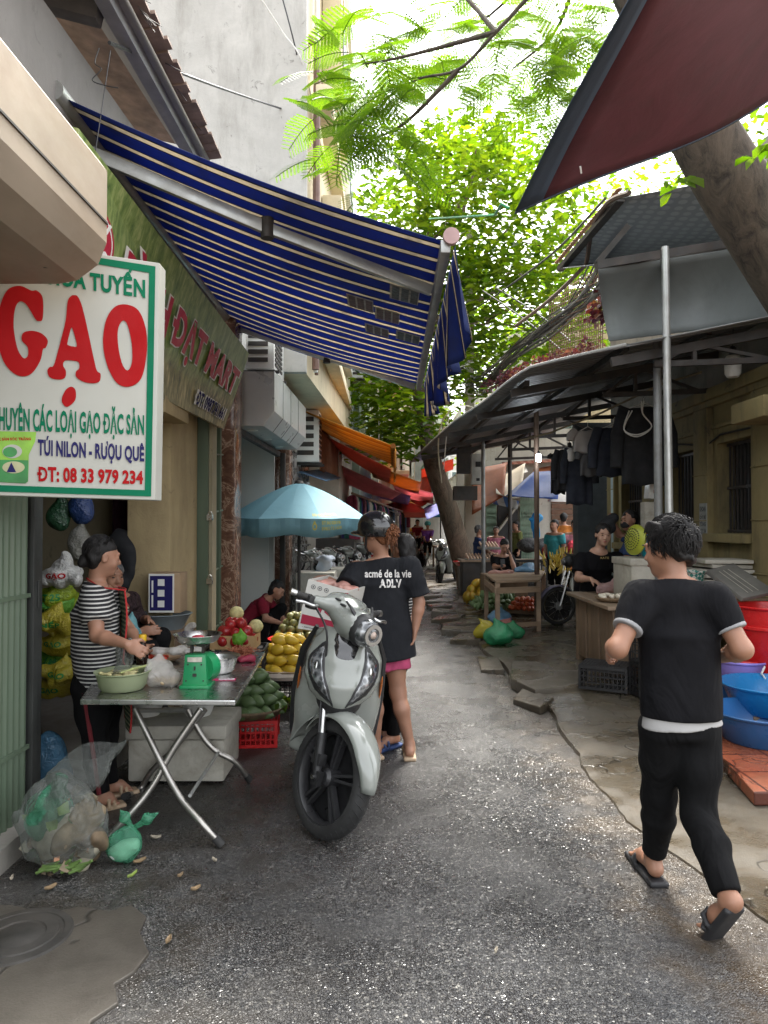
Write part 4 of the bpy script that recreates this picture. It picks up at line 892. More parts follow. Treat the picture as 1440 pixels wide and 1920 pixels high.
wire([P(485, -10, 8.3), P(530, 60, 8.5), P(568, 120, 8.6), P(600, 260, 9.5)], .009, 'thin white wire hanging past the corner of the white wall', WHITEP)
wire([P(186, 90, 3.9), P(178, 118, 3.9), P(190, 130, 3.9), P(173, 150, 3.9), P(196, 160, 3.9), P(222, 165, 3.9)], .003, 'tangled loose wire dangling from the broken rafter end'); wire([P(207, 95, 3.95), P(196, 170, 3.9), P(178, 290, 3.8)], .003, 'thin string hanging from the rafter down to the awning roller')
wire([P(828, 905, 14), P(822, 850, 13), P(826, 800, 12), P(850, 765, 11.5), P(880, 762, 13), P(905, 775, 14)], .012, 'cream hose looping over the shed roof edge', M('cream hose', (.55, .52, .40), .5)); wire([P(832, 880, 13), P(836, 830, 12.5), P(842, 780, 12)], .008, 'white cord dangling past the eave next to the hose', WHITEP)
# ---------------------------------------------------------------- trees
def leafm(name, c1, c2, c3, tr=.5, rough=.4):
    m, n, l, p = newmat(name); co = coords(n, l)
    oi = n.new('ShaderNodeNewGeometry'); a = ramp(n, l, oi.outputs['Random Per Island'], [(0, c1), (.5, c2), (1, c3)])
    l.new(a, p.inputs['Base Color']); p.inputs['Roughness'].default_value = rough
    t = n.new('ShaderNodeBsdfTranslucent');     l.new(mixc(n, l, 1, a, (1.55, 1.6, .25), 'MULTIPLY'), t.inputs[0])
    mx = n.new('ShaderNodeMixShader'); mx.inputs[0].default_value = tr; l.new(p.outputs[0], mx.inputs[1]); l.new(t.outputs[0], mx.inputs[2]); l.new(mx.outputs[0], n['Material Output'].inputs[0]); return m
def bark(name, col, sc=9):
    m, n, l, p = newmat(name); co = coords(n, l, (1, 1, .35)); a = nz(n, l, co, sc, 9, .75, .8); g = nz(n, l, co, 2.2, 6)
    c = ramp(n, l, a, [(.35, [x * .3 for x in col]), (.5, col), (.7, [x * 1.6 for x in col])]); c = mixc(n, l, ramp(n, l, g, [(.5, 0), (.75, .5)]), c, (.10, .10, .07))
    l.new(c, p.inputs['Base Color']); p.inputs['Roughness'].default_value = .9; bump(n, l, a, p, .9, .03); return m
BARK = bark('rough bark', (.075, .058, .042)); BARK2 = bark('street tree bark', (.15, .11, .078), 6)
LEAF = leafm('broad leaves', (.045, .10, .012), (.10, .17, .016), (.165, .225, .025), .55)
def leaf_cloud(b, rg, clusters, per, size, spread):
    for c in clusters:
        for _ in range(per):
            d = V(rg.gauss(0, 1), rg.gauss(0, 1), rg.gauss(0, .7)) * spread; p = c + d
            a = rg.uniform(0, 6.283); t = V(math.cos(a), math.sin(a), rg.uniform(-.5, .25)).normalized(); s_ = t.cross(V(rg.uniform(-.4, .4), rg.uniform(-.4, .4), 1)).normalized(); n_ = s_.cross(t)
            L = size * rg.uniform(.65, 1.2); W = L * .27; 
            b.add([p, p + t * L * .45 + s_ * W * .75 + n_ * .02, p + t * L * .8 + s_ * W + n_ * .01, p + t * L - n_ * .03, p + t * L * .8 - s_ * W + n_ * .01, p + t * L * .45 - s_ * W * .75 + n_ * .02, p + t * L * .55 - n_ * .015],
                  [(0, 6, 1), (1, 6, 2), (2, 6, 3), (3, 6, 4), (4, 6, 5), (5, 6, 0)])
def limb(b, pts, r0, r1, n=10): pts = cat_rom(pts, 5, False); b.tube(pts, [r0 + (r1 - r0) * i / (len(pts) - 1) for i in range(len(pts))], n)
rg = random.Random(21)
# leaning street tree with broad leaves
t1 = thing('street_tree', 'leaning broad leaved street tree whose trunk passes through the shed eave', 'tree', G(884, 1103))
b = B(); pts = [G(888, 1106) + V(.05, 0, -.1), G(882, 1080) * 1, P(862, 1030, 17.2), P(838, 945, 16.9), P(812, 870, 16.6), P(797, 790, 16.3), P(788, 735, 16.0), P(784, 670, 15.9), P(792, 600, 16)]
pts[1] = P(876, 1075, 17.4); limb(b, pts, .30, .14, 14)
b.tube([P(884, 1104, 17.4), P(880, 1088, 17.4), P(874, 1070, 17.4)], [.40, .33, .27], 12); b.build('trunk', BARK2, t1)
b = B(); tips = []
heads = [(792, 600, 16)]
for tx, ty, tY in ((850, 520, 17), (760, 560, 15), (960, 420, 18), (870, 350, 17), (1000, 560, 18.5), (720, 640, 14.5), (930, 600, 16), (800, 420, 16), (1040, 480, 19), (760, 700, 14.2), (900, 280, 17)):
    e = P(tx, ty, tY); s = P(792, 610, 16); m = s.lerp(e, .5) + V(rg.uniform(-.3, .3), rg.uniform(-.3, .3), -.3); limb(b, [s, m, e], .09, .02, 7)
    for _ in range(4): limb(b, [s.lerp(e, rg.uniform(.5, .9)), e + V(rg.gauss(0, .8), rg.gauss(0, .8), rg.gauss(0, .5))], .025, .008, 5)
b.build('limb', BARK2, t1)
b = B(); cl = []
def spray(px0, px1, py0, py1, Y0, Y1, n, keep=lambda x, y: True):
    while n:
        x, y = rg.uniform(px0, px1), rg.uniform(py0, py1)
        if keep(x, y): cl.append(P(x, y, rg.uniform(Y0, Y1))); n -= 1
import builtins
top = lambda x: 215 + ((x - 880) / 190) ** 2 * 110 if x > 700 else 330
spray(672, 1130, 240, 860, 14.5, 20, 330, lambda x, y: y > top(x) + 15 and y < 640 + (200 if x < 800 else 90) and rg.random() > .12)
spray(690, 800, 700, 830, 13.5, 15.5, 20, lambda x, y: y < 850 - abs(x - 750) * .9)
leaf_cloud(b, rg, cl, 34, .25, .36); b.build('crown', LEAF, t1, smooth=0)
# big trunk behind the red tarp with feathery foliage reaching over the street
FERN = leafm('feathery leaves', (.05, .115, .008), (.085, .165, .012), (.125, .20, .018), .6)
t2 = thing('flame_tree', 'big rough barked tree leaning over the lane with feathery bright green fronds', 'tree', (4.6, 5.1, 0))
b = B(); limb(b, [V(4.6, 5.1, -.1), P(1830, 1000, 4.95), P(1650, 740, 4.85), P(1528, 570, 4.75), P(1432, 430, 4.68), P(1352, 310, 4.62), P(1272, 160, 4.55), P(1212, 10, 4.5), P(1150, -120, 4.5), P(1060, -330, 4.6)], .33, .12, 18); b.build('trunk', BARK, t2)
b = B(); brs = [[P(1160, -90, 4.5), P(1050, -60, 4.6), P(930, 60, 4.8), P(860, 130, 5), P(780, 150, 5.2), P(690, 205, 5.3)], [P(930, 60, 4.8), P(820, 90, 5), P(740, 110, 5), P(680, 120, 5)], [P(1160, -90, 4.5), P(1000, -40, 5.5), P(900, 40, 6.2), P(800, 60, 6.5)], [P(860, 130, 5), P(760, 230, 5.2), P(700, 260, 5.3)], [P(1080, -40, 5), P(1040, 60, 5.4), P(960, 130, 5.6)], [P(930, 60, 4.8), P(830, -40, 5.2), P(720, -30, 5.3)]]
for p in brs: limb(b, p, .019, .005, 7)
b.build('limb', BARK, t2)
def frond(b, p, d, L, rg, npin=12, nl=15, droop=.35):
    d = d.normalized(); side = d.cross(V(0, 0, 1)); side = side.normalized() if side.length > .1 else V(1, 0, 0)
    tilt = rg.uniform(-.7, .7); nrm = side.cross(d); side = (side * math.cos(tilt) + nrm * math.sin(tilt)).normalized(); nrm = side.cross(d)
    pts = [p + d * L * t - V(0, 0, 1) * droop * L * t * t for t in [i / 8 for i in range(9)]]; b.tube(pts, .004, 4, cap=False)
    for i in range(1, npin + 1):
        t = .12 + .88 * i / npin; k = t * 8; j = min(int(k), 7); q = pts[j].lerp(pts[j + 1], k - j); td = (pts[j + 1] - pts[j]).normalized()
        pl = L * .42 * (1 - .55 * abs(t - .45) / .55 * (1 if t > .45 else .6))
        for s in (-1, 1):
            pd = (side * s * .9 + td * .45 - V(0, 0, .12)).normalized(); w = pd.cross(nrm).normalized(); ll = pl / nl * 2.6
            for a in range(nl):
                c = q + pd * pl * (a + .7) / nl - V(0, 0, .05) * pl * (a / nl) ** 2; h = pl / nl * .44; 
                for s2 in (-1, 1):
                    e = c + (w * s2 + pd * .35) * ll * (.75 if a > nl * .8 else 1) * .40; b.add([c - pd * h, c + pd * h, e + pd * h * 1.0, e - pd * h * .8], [(0, 1, 2, 3)])
b = B()
spots = []
for (x, y, Y, n, sx, sy) in ((640, 190, 5.2, 8, 40, 60), (690, 60, 5.2, 8, 50, 50), (720, 130, 5.1, 8, 40, 60), (660, 270, 5.3, 8, 45, 40), (745, 260, 5.6, 5, 40, 60), (840, 60, 6, 11, 80, 50), (930, 110, 5.6, 12, 70, 50), (1010, 90, 5.4, 12, 60, 60), (1090, 60, 5.2, 10, 40, 60), (1000, 20, 6, 8, 90, 40), (820, 160, 6.2, 6, 60, 30), (950, 190, 6, 6, 70, 25), (1080, 190, 5.6, 5, 35, 30)):
    for _ in range(int(n * (1.9 if x < 750 else 1.6))): spots.append((P(x + rg.gauss(0, sx), y + rg.gauss(0, sy), Y + rg.uniform(-.5, .7))))
for q in spots:
    a = rg.uniform(0, 6.283); frond(b, q, V(math.cos(a) * 1.0, math.sin(a), rg.uniform(-.45, .2)), rg.uniform(.30, .48), rg)
b.build('fronds', FERN, t2, smooth=0)
b = B(); leaf_cloud(b, rg, [P(1272, 340, 4.5)], 7, .10, .03); b.build('leaf_sprig', FERN, t2, smooth=0); b = B(); leaf_cloud(b, rg, [P(1433, 288, 4.2)], 12, .10, .05); b.build('leaf_sprig', FERN, t2, smooth=0)
# far trees closing the street
def far_tree(x, y, z, rx, rz, n, label, per=30, size=.3):
    t = thing('far_tree', label, 'tree', (x, y, 0), 'trees at the end of the street'); b = B(); limb(b, [V(x, y, 0), V(x + .2, y, z * .5), V(x, y, z)], .25, .1); b.build('trunk', BARK2, t)
    b = B(); c = [V(x + rg.gauss(0, rx * .5), y + rg.gauss(0, rx * .5), z + rg.gauss(0, rz * .5)) for _ in range(n)]; leaf_cloud(b, rg, c, per, size, .5); b.build('crown', LEAF, t, smooth=0)
far_tree(1.6, 40, 9.5, 3.4, 4.5, 80, 'bright green tree seen through the gap at the street end', 30, .42); far_tree(7, 34, 10, 4, 4, 70, 'green crown behind the shed beyond the concrete pole', 30, .42); far_tree(9, 24, 10.5, 4, 4.5, 70, 'tall green crown over the shed roof behind the cables', 28, .34)
# vine with dark red leaves on a wire fence above the shed roof
vn = thing('red_vine', 'dark red leaved vine climbing a rusty wire fence above the shed roof', 'plant', P(1060, 690, 9))
RV = leafm('red leaves', (.07, .012, .035), (.13, .025, .06), (.20, .10, .11), .25)
b = B(); c = []
for i in range(60):
    t = rg.random() ** .8; x = 1140 - 225 * t; c.append(P(x + rg.gauss(0, 5), 655 + 80 * t ** 1.1 - rg.random() * (75 if t < .08 else 18), 7.2 + 7 * t))
for i in range(8): c.append(P(1128 + rg.gauss(0, 5), 560 + rg.random() * 80, 7.2))
leaf_cloud(b, rg, c, 16, .085, .07); b.build('foliage', RV, vn, smooth=0)
b = B()
for i in range(26): t = i / 25; b.tube([P(1130 - 100 * t, 655 + 22 * t, 7.6 + 2.5 * t), P(1130 - 100 * t, 495 + 60 * t, 7.6 + 2.5 * t)], .006, 4)
for i in range(16): t = i / 15; b.tube([P(1135, 655 - 155 * t, 7.6), P(1030, 677 - 120 * t, 10.1)], .005, 4)
b.build('wire_mesh', M('rusty wire', (.20, .11, .07), .7), vn)
# concrete utility pole
up = thing('utility_pole', 'slim pale concrete utility pole rising in front of the leafy tree', 'pole', G(880, 1100))
b = B(); b.hexa([(G(880, 1100) + V(x, y, 0)) for x, y in ((-.13, -.1), (.13, -.1), (.13, .1), (-.13, .1))], [(P(881, 430, 18.4) + V(x, y, 0)) for x, y in ((-.095, -.08), (.095, -.08), (.095, .08), (-.095, .08))]); b.build('shaft', M('pole concrete', (.36, .33, .27), .85, .12, 3, .3, 40), up, bev=.01)
b = B(); 
for z in range(9): q = P(881, 440 + z * 30, 18.3); b.lathe([(.0, -.101), (.018, -.101)], q, 8, Matrix.Rotation(R(90), 3, 'X').inverted())
for z in (600, 690): b.box(P(880, z, 18.3), (.5, .3, .06))
b.build('band', DARKIRON, up)
# ---------------------------------------------------------------- people
def skinm(name, c):
    m, n, l, p = newmat(name); co = coords(n, l)
    l.new(ramp(n, l, nz(n, l, co, 9, 5), [(.3, [x * .85 for x in c]), (.7, [min(1, x * 1.12) for x in c])]), p.inputs['Base Color']); p.inputs['Roughness'].default_value = .5
    p.inputs['Subsurface Weight'].default_value = .08; p.inputs['Subsurface Radius'].default_value = (.01, .004, .002); p.inputs['Subsurface Scale'].default_value = .5
    bump(n, l, nz(n, l, co, 220, 2), p, .08, .002); return m
SKIN = skinm('skin', (.33, .17, .11)); SKIN2 = skinm('skin tan', (.29, .145, .09))
def hairm(name, c):
    m, n, l, p = newmat(name); co = coords(n, l, (1, 1, .25)); f = nz(n, l, co, 120, 3, .6)
    l.new(ramp(n, l, f, [(.3, [x * .4 for x in c]), (.7, [x * 1.8 for x in c])]), p.inputs['Base Color']); p.inputs['Roughness'].default_value = .6; p.inputs['Specular IOR Level'].default_value = .3; bump(n, l, f, p, .5, .004); return m
HAIR = hairm('black hair', (.012, .011, .011)); HAIRB = hairm('dyed brown hair', (.14, .055, .025)); HAIRG = hairm('greying hair', (.08, .08, .08))
def cloth(name, c, sc=8, rough=.85, var=.18):
    m, n, l, p = newmat(name); co = coords(n, l); f = nz(n, l, co, sc, 3, .5, 1.5); w = nz(n, l, coords(n, l, (1, 1, .45)), 5, 3, .5, 1.8)
    l.new(ramp(n, l, f, [(.3, [x * (1 - var) for x in c]), (.7, [min(1, x * (1 + var)) for x in c])]), p.inputs['Base Color']); p.inputs['Roughness'].default_value = rough; p.inputs['Specular IOR Level'].default_value = .15
    b1 = bump(n, l, nz(n, l, co, 300, 2), None, .25, .002); bump(n, l, w, p, .75, .035, b1); return m
BT = cloth('black tee', (.006, .006, .0075)); BP = cloth('black trousers', (.005, .005, .0055)); CT = cloth('faded black tee', (.014, .015, .018)); WT = cloth('white cotton', (.55, .54, .52))
MAROON = cloth('maroon tee', (.16, .012, .025)); BLUET = cloth('blue shirt', (.035, .06, .15)); ORT = cloth('orange shirt', (.36, .13, .03)); PURT = cloth('purple jacket', (.16, .06, .30)); PINK = cloth('pink shorts', (.42, .07, .15)); DKB = cloth('dark floral blouse', (.03, .018, .02), 40, .8, .9)
LIP = M('lips', (.30, .08, .07), .5, .1); EYE = M('eye dark', (.012, .01, .009), .2, .1); FOAMSH = M('foam sandal black', (.02, .02, .022), .6); BEIGESH = M('beige sandal', (.40, .29, .19), .6, .1, 6, .1, 60); BLUESH = M('blue sandal', (.03, .06, .17), .6)
def pose(x, y, face, h=1.6, z=0, lean=0.0):
    """standing joints; face = heading angle in degrees (0 = +X, 90 = +Y, 270 = towards the camera)"""
    f = V(math.cos(R(face)), math.sin(R(face)), 0); l = V(-f.y, f.x, 0); k = h / 1.65; o = V(x, y, z); U = V(0, 0, 1)
    J = dict(f=f, lat=l, k=k, pel=o + U * .88 * k, che=o + U * 1.22 * k + f * lean * .5, nk=o + U * 1.37 * k + f * lean * .8, hd=o + U * 1.53 * k + f * (lean + .02), hf=f.copy(), hu=U.copy())
    for n, s in (('L', 1), ('R', -1)):
        J['sh' + n] = o + l * s * .165 * k + U * 1.33 * k + f * lean * .75; J['el' + n] = o + l * s * .23 * k + U * 1.06 * k; J['wr' + n] = o + l * s * .24 * k + U * .82 * k + f * .06
        J['hp' + n] = o + l * s * .085 * k + U * .84 * k; J['kn' + n] = o + l * s * .09 * k + U * .46 * k + f * .02; J['an' + n] = o + l * s * .09 * k + U * .085 * k; J['to' + n] = o + l * s * .10 * k + U * .025 * k + f * .16 * k
        J['hand' + n] = None
    return J
def hand(S, w, d, pn, th, k=1, curl=.5):
    """wrist, direction, palm normal, thumb side"""
    d = d.normalized(); pn = (pn - d * pn.dot(d)).normalized(); sd_ = d.cross(pn); sd_ = sd_ * (1 if sd_.dot(th) > 0 else -1)
    R3 = np.array([d, sd_, pn]).T
    S.ell(w + d * .045 * k, (.05 * k, .04 * k, .017 * k), R3, .012)
    for o, L, c in ((.029, .066, 1), (.010, .076, .95), (-.010, .070, 1.05), (-.028, .054, 1.15)):
        p = w + d * .082 * k + sd_ * o * k; a = curl * .5 * c; pts = [p]
        for i, q in enumerate((.46, .32, .24)):
            dd = d * math.cos(a) + pn * math.sin(a) + sd_ * o * .6; p = p + dd * L * q * k; pts.append(p); a += curl * 1.1 * c
        S.chain(pts, [.0088 * k, .0082 * k, .0075 * k, .0062 * k], .004)
    p = w + d * .02 * k + sd_ * .03 * k; q = p + (d * .65 + sd_ * .6 + pn * .25).normalized() * .04 * k; S.chain([p, q, q + (d * .9 + sd_ * .15 + pn * .45 * (1 + curl)).normalized() * .03 * k], [.013 * k, .010 * k, .008 * k], .008)
def person(label, J, shirt=None, pants=None, hair=HAIR, shoes=None, skin=SKIN, vox=.008, sleeve=.55, hem=.80, plen=1.0, bulk=1.0, group=None, face=True, style='short', hemflare=1.0, sl_r=.062, pbulk=1.0, neckr=.052, hipw=1.0):
    k = J['k']; f, lat = J['f'], J['lat']; base = V(J['pel'].x, J['pel'].y, 0)
    T = thing('person', label, 'person', base, group)
    hf = J['hf'].normalized(); hu = (J['hu'] - hf * J['hu'].dot(hf)).normalized(); hr = hf.cross(hu); c = J['hd']; H = np.array([hr, hf, hu]).T
    S = Sdf(vox, .025 * k)
    up = (J['nk'] - J['pel']).normalized()
    S.cone(J['pel'] - up * .06 * k, J['che'], (.14 * k * bulk * hipw, .10 * k * bulk * hipw), (.155 * k * bulk, .10 * k * bulk), lat, .03)
    S.cone(J['che'], J['nk'] + up * .0, (.155 * k, .10 * k), (.09 * k, .06 * k), lat, .04)
    S.cap(J['nk'] - up * .02, c - hf * .015 * k - hu * .04 * k, neckr * k, neckr * .95 * k)
    S.cap(J['shL'], J['shR'], .052 * k, .052 * k, .04)
    for n, s in (('L', 1), ('R', -1)):
        sh, el, wr = J['sh' + n], J['el' + n], J['wr' + n]; m1 = el.lerp(wr, .3)
        S.chain([sh, sh.lerp(el, .45), el, m1, wr], [.05 * k * bulk, .046 * k * bulk, .039 * k, .040 * k, .026 * k], .02)
        hp = J['hand' + n]; d = (wr - el).normalized()
        if hp is None: hand(S, wr, d, -lat * s + f * .2, f, k, .45)
        else: hand(S, wr, hp[0], hp[1], hp[2], k, hp[3])
        hpj, kn, an, to = J['hp' + n], J['kn' + n], J['an' + n], J['to' + n]; fd = (to - an); fd.z = 0; fd = fd.normalized() if fd.length > .01 else f
        cf = kn.lerp(an, .32) - (fd * .018 * k)
        S.chain([hpj, hpj.lerp(kn, .4), kn, cf, an], [.088 * k * bulk, .077 * k * bulk, .055 * k, .053 * k, .034 * k], .03)
        heel = an - (to - an).normalized() * .03 * k + (V(0, 0, -.05) * k if abs(to.z - an.z) < .12 else V(0, 0, -.02)); S.chain([an, heel], [.036 * k, .031 * k], .02); S.chain([heel, an.lerp(to, .55), to], [.030 * k, .034 * k, .024 * k], .02)
        for q in range(5): S.cap(to + fd.cross(V(0, 0, 1)) * (q - 2) * .014 * k, to + fd * .028 * k + fd.cross(V(0, 0, 1)) * (q - 2) * .015 * k + V(0, 0, -.006), .010 * k, .008 * k, .006)
    # head
    E = lambda x, y, z, r, **kw: S.ell(c + hr * x * k + hf * y * k + hu * z * k, [q * k for q in r], H, **kw)
    E(0, -.012, .03, (.074, .092, .088)); E(0, .03, -.03, (.060, .062, .078), k=.03); E(0, .055, -.09, (.032, .030, .024), k=.03)
    E(.038, .062, -.035, (.022, .018, .026), k=.02); E(-.038, .062, -.035, (.022, .018, .026), k=.02)
    if face:
        for s in (-1, 1): E(s * .032, .108, .006, (.018, .018, .013), k=.012, sub=True); E(s * .03, .078, .003, (.016, .013, .012), k=.004)
        E(0, .086, .026, (.045, .012, .010), k=.014)
        S.cap(c + hf * .088 * k + hu * .006 * k, c + hf * .105 * k - hu * .030 * k, .008 * k, .013 * k, .010); E(.012, .096, -.034, (.009, .010, .008), k=.006); E(-.012, .096, -.034, (.009, .010, .008), k=.006)
        E(0, .088, -.062, (.024, .010, .010), k=.008); E(0, .10, -.0625, (.02, .012, .0025), k=.003, sub=True)
    for s in (-1, 1): E(s * .078, -.005, -.005, (.010, .021, .032), k=.008); E(s * .088, .0, -.003, (.008, .011, .018), k=.005, sub=True)
    body = sobj('body', S.mesh(smooth=1), skin, T)
    if face:
        for s in (-1, 1):
            B().ell(c + hr * s * .031 * k + hf * .0885 * k + hu * .003 * k, (.011 * k, .004 * k, .0045 * k), Matrix(H.tolist()), 10, 6).build('eye', EYE, body)
            B().ell(c + hr * s * .033 * k + hf * .094 * k + hu * .027 * k, (.018 * k, .005 * k, .003 * k), Matrix(H.tolist()), 8, 5).build('eyebrow', HAIR, body)
        B().ell(c + hf * .0965 * k - hu * .0625 * k, (.02 * k, .004 * k, .007 * k), Matrix(H.tolist()), 10, 6).build('mouth', LIP, body)
    # hair
    if hair:
        S = Sdf(max(vox, .006), .02)
        g = lambda x, y, z, r, **kw: S.ell(c + hr * x * k + hf * y * k + hu * z * k, [q * k for q in r], H, **kw)
        g(0, -.022, .042, (.084, .098, .090)); 
        if style == 'short': g(0, -.06, -.02, (.066, .05, .06))
        if style == 'fluffy': g(0, -.05, -.01, (.074, .055, .07)); g(.03, -.02, .095, (.055, .07, .045)); g(-.035, .01, .095, (.05, .06, .04))
        if style == 'bun': g(0, -.05, -.01, (.072, .055, .065)); g(0, -.12, .01, (.045, .042, .045))
        if style == 'bob': g(0, -.045, -.03, (.085, .065, .09))
        if style == 'tied': g(0, -.055, -.02, (.07, .05, .06)); g(0, -.105, -.03, (.03, .03, .05))
        g(0, .085, -.035, (.078, .085, .088), k=.015, sub=True)
        for s in (-1, 1): g(s * .09, .0, -.02, (.03, .022, .045), k=.01, sub=True)
        ho_ = sobj('hair', S.mesh(noise=.006 if style != 'fluffy' else .012, nscale=70), hair, T)
        if style == 'fluffy' or vox < .0075:
            rg = random.Random(3); b = B(); n_ = 2400 if style == 'fluffy' else 900
            for i in range(n_):
                th = rg.uniform(0, 6.283); ph = rg.uniform(.0, 1.9); d = (hr * math.sin(ph) * math.cos(th) + hf * math.sin(ph) * math.sin(th) + hu * math.cos(ph))
                if d.dot(hf) > (.45 if style == 'fluffy' else .3) and d.dot(hu) < .75: continue
                if style != 'fluffy' and (abs(d.dot(hr)) > .8 and d.dot(hf) > -.1): continue
                p = c + hu * .04 * k - hf * .02 * k + (hr * d.dot(hr) * .082 + hf * d.dot(hf) * .096 + hu * d.dot(hu) * .088) * k
                sw = (-hu * (.9 - 1.1 * max(0, d.dot(hu))) + hf * .7 * max(0, d.dot(hu)) + hr * rg.gauss(.1, .25) + hf * rg.gauss(0, .25) + hu * rg.gauss(0, .2)); sw = (sw - d * sw.dot(d)).normalized()
                L = (.045 if style == 'fluffy' else .028) * k * rg.uniform(.5, 1.2); out = .42 if style == 'fluffy' else .15
                if style != 'fluffy': sw = (-hu * .7 - hf * .8 + sw * .35); sw = (sw - d * sw.dot(d)).normalized()
                b.tube([p - d * .008, p + (sw * .5 + d * out) * L, p + (sw + d * out * .7) * L, p + (sw * 1.35 + d * out * .1) * L], [.0026 * k, .0024 * k, .0018 * k, .0005], 3, cap=False)
            b.build('hair_strands', hair, ho_)
    # clothing
    if shirt:
        S = Sdf(vox, .03); hz = base.lerp(J['che'], 0); hp_ = J['pel'] + up * (hem - .88) * k
        w1, d1 = .168 * k * bulk * hemflare, .118 * k * bulk * hemflare; w2, d2 = .172 * k * bulk, .122 * k * bulk
        S.cone(hp_, J['che'], (w1, d1), (w2, d2), lat, .04, .006); S.cone(J['che'], J['nk'] + up * .005, (w2, d2), (.08 * k, .062 * k), lat, .05, .02)
        S.cap(J['shL'] - up * .0, J['shR'] - up * .0, .062 * k, .062 * k, .05); S.cap(J['nk'] - up * .05 * k, J['nk'] - up * .03 * k, .075 * k, .07 * k, .04)
        for n in 'LR':
            sh, el, wr = J['sh' + n], J['el' + n], J['wr' + n]
            if sleeve <= 1: e = sh.lerp(el, sleeve); S.cap(sh, sh.lerp(el, sleeve * .5), .066 * k * bulk, (.066 + sl_r) / 2 * k * bulk, .045); S.cone(sh.lerp(el, sleeve * .2), e, (.064 * k * bulk, .064 * k * bulk), (sl_r * k * bulk, sl_r * k * bulk), lat.cross((el - sh).normalized()), .03, .006)
            else: S.chain([sh, el, el.lerp(wr, sleeve - 1)], [.064 * k, .052 * k, .040 * k], .03)
        S.cut(J['nk'] - up * .012 * k - f * .01, up + f * .35)
        ms = S.mesh(noise=.006 if vox < .012 else .004, nscale=17, smooth=2); sobj('shirt', ms, shirt, T); T_shirt = ms
    else: T_shirt = None
    if pants:
        S = Sdf(vox, .03); S.cone(J['pel'] - up * .1 * k, J['pel'] + up * .1 * k, (.158 * k * bulk * hipw, .115 * k * bulk * hipw), (.150 * k * bulk * hipw, .105 * k * bulk * hipw), lat, .04)
        for n in 'LR':
            h_, kn, an = J['hp' + n], J['kn' + n], J['an' + n]
            if plen > .5:
                e = kn.lerp(an, (plen - .5) * 2); fd = (J['to' + n] - an); fd.z = 0; fd = fd.normalized(); cf = kn.lerp(an, .32) - fd * .016 * k; S.chain([h_, h_.lerp(kn, .45), kn, cf], [.099 * k * bulk, .088 * k * bulk * pbulk, .068 * k * pbulk, .066 * k * pbulk], .035); S.cone(cf, e, (.064 * k * pbulk, .064 * k * pbulk), (.053 * k * pbulk, .053 * k * pbulk), lat, .03, .006)
            else: e = h_.lerp(kn, plen * 2); S.cone(h_, e, (.095 * k * bulk, .095 * k * bulk), (.098 * k * bulk, .098 * k * bulk), lat, .04, .006); S.cap(h_, h_, .088 * k * bulk, .088 * k * bulk, .03)
        sobj('trousers' if plen > .5 else 'shorts', S.mesh(noise=.005 if vox < .012 else .003, nscale=24, smooth=2), pants, T)
    if shoes:
        for n in 'LR':
            an, to = J['an' + n], J['to' + n]; fd = (to - an); fl = fd.copy(); fl.z = 0; dirn = fd.normalized() if abs(fd.z) > .1 else fl.normalized(); hl = an - dirn * .06 * k
            if abs(fd.z) <= .1: hl.z = to.z - .005; t2 = V(to.x, to.y, to.z - .005)
            else: hl = an - dirn * .02 + V(0, 0, -.045); hl = hl; t2 = to.copy()
            sdv = dirn.cross(V(0, 0, 1)).normalized(); S = Sdf(max(.005, vox * .7), .012); nrm = sdv.cross(dirn)
            S.box((hl + t2) / 2 + dirn * .025 * k + nrm * -.018, ((t2 - hl).length / 2 + .045 * k, .044 * k, .014), np.array([dirn, sdv, nrm]).T, .012)
            m = hl.lerp(t2, .72); S.chain([m + sdv * .043 * k - nrm * .005, m + sdv * .034 * k + nrm * .03, m + nrm * .047 * k, m - sdv * .034 * k + nrm * .03, m - sdv * .043 * k - nrm * .005], [.010] * 5, .008)
            S.chain([m + dirn * .03 + sdv * .042 * k, m + dirn * .03 + nrm * .036 * k, m + dirn * .03 - sdv * .042 * k], [.010] * 3, .01)
            sobj('sandal', S.mesh(), shoes, T)
    return T, T_shirt, body
# --- man walking away, close to the camera
J = pose(*G(1280, 1690)[:2], 92, 1.6)
pp = P
J.update(k=.97, lat=V(-1, -.04, 0).normalized(), f=V(0.03, 1, 0), pel=pp(1276, 1335, 2.9), che=pp(1276, 1190, 2.9), nk=pp(1264, 1085, 2.92), hd=pp(1254, 1030, 2.95), hf=V(-.62, .76, -.12), hu=V(-.02, .05, 1),
    shL=pp(1203, 1120, 2.9), elL=pp(1158, 1216, 2.80), wrL=pp(1148, 1212, 2.99), shR=pp(1337, 1122, 2.86), elR=pp(1392, 1218, 2.78), wrR=pp(1352, 1232, 2.99),
    hpL=pp(1240, 1366, 2.92), knL=pp(1238, 1490, 3.02), anL=pp(1224, 1600, 3.14), toL=pp(1196, 1598, 3.31) , hpR=pp(1308, 1366, 2.905), knR=pp(1310, 1530, 2.86), anR=pp(1368, 1688, 2.62), toR=pp(1330, 1748, 2.72))
J['toL'].z = .03; J['anL'].z = .095; J['toR'].z = .03
J['handL'] = (V(.05, .8, -.55), V(.9, -.1, -.3), V(0, .3, 1), 1.1); J['handR'] = (V(-.4, .8, .1), V(-.5, -.2, -1), V(0, .5, 1), 1.0)
walker, wsh, wb = person('man in black tee and slim black trousers striding away in slide sandals', J, BT, BP, HAIR, FOAMSH, SKIN2, .006, .62, .862, .96, .95, style='fluffy', pbulk=1.0, hemflare=1.06, hipw=.88)
b = B(); upv = (J['nk'] - J['pel']).normalized()
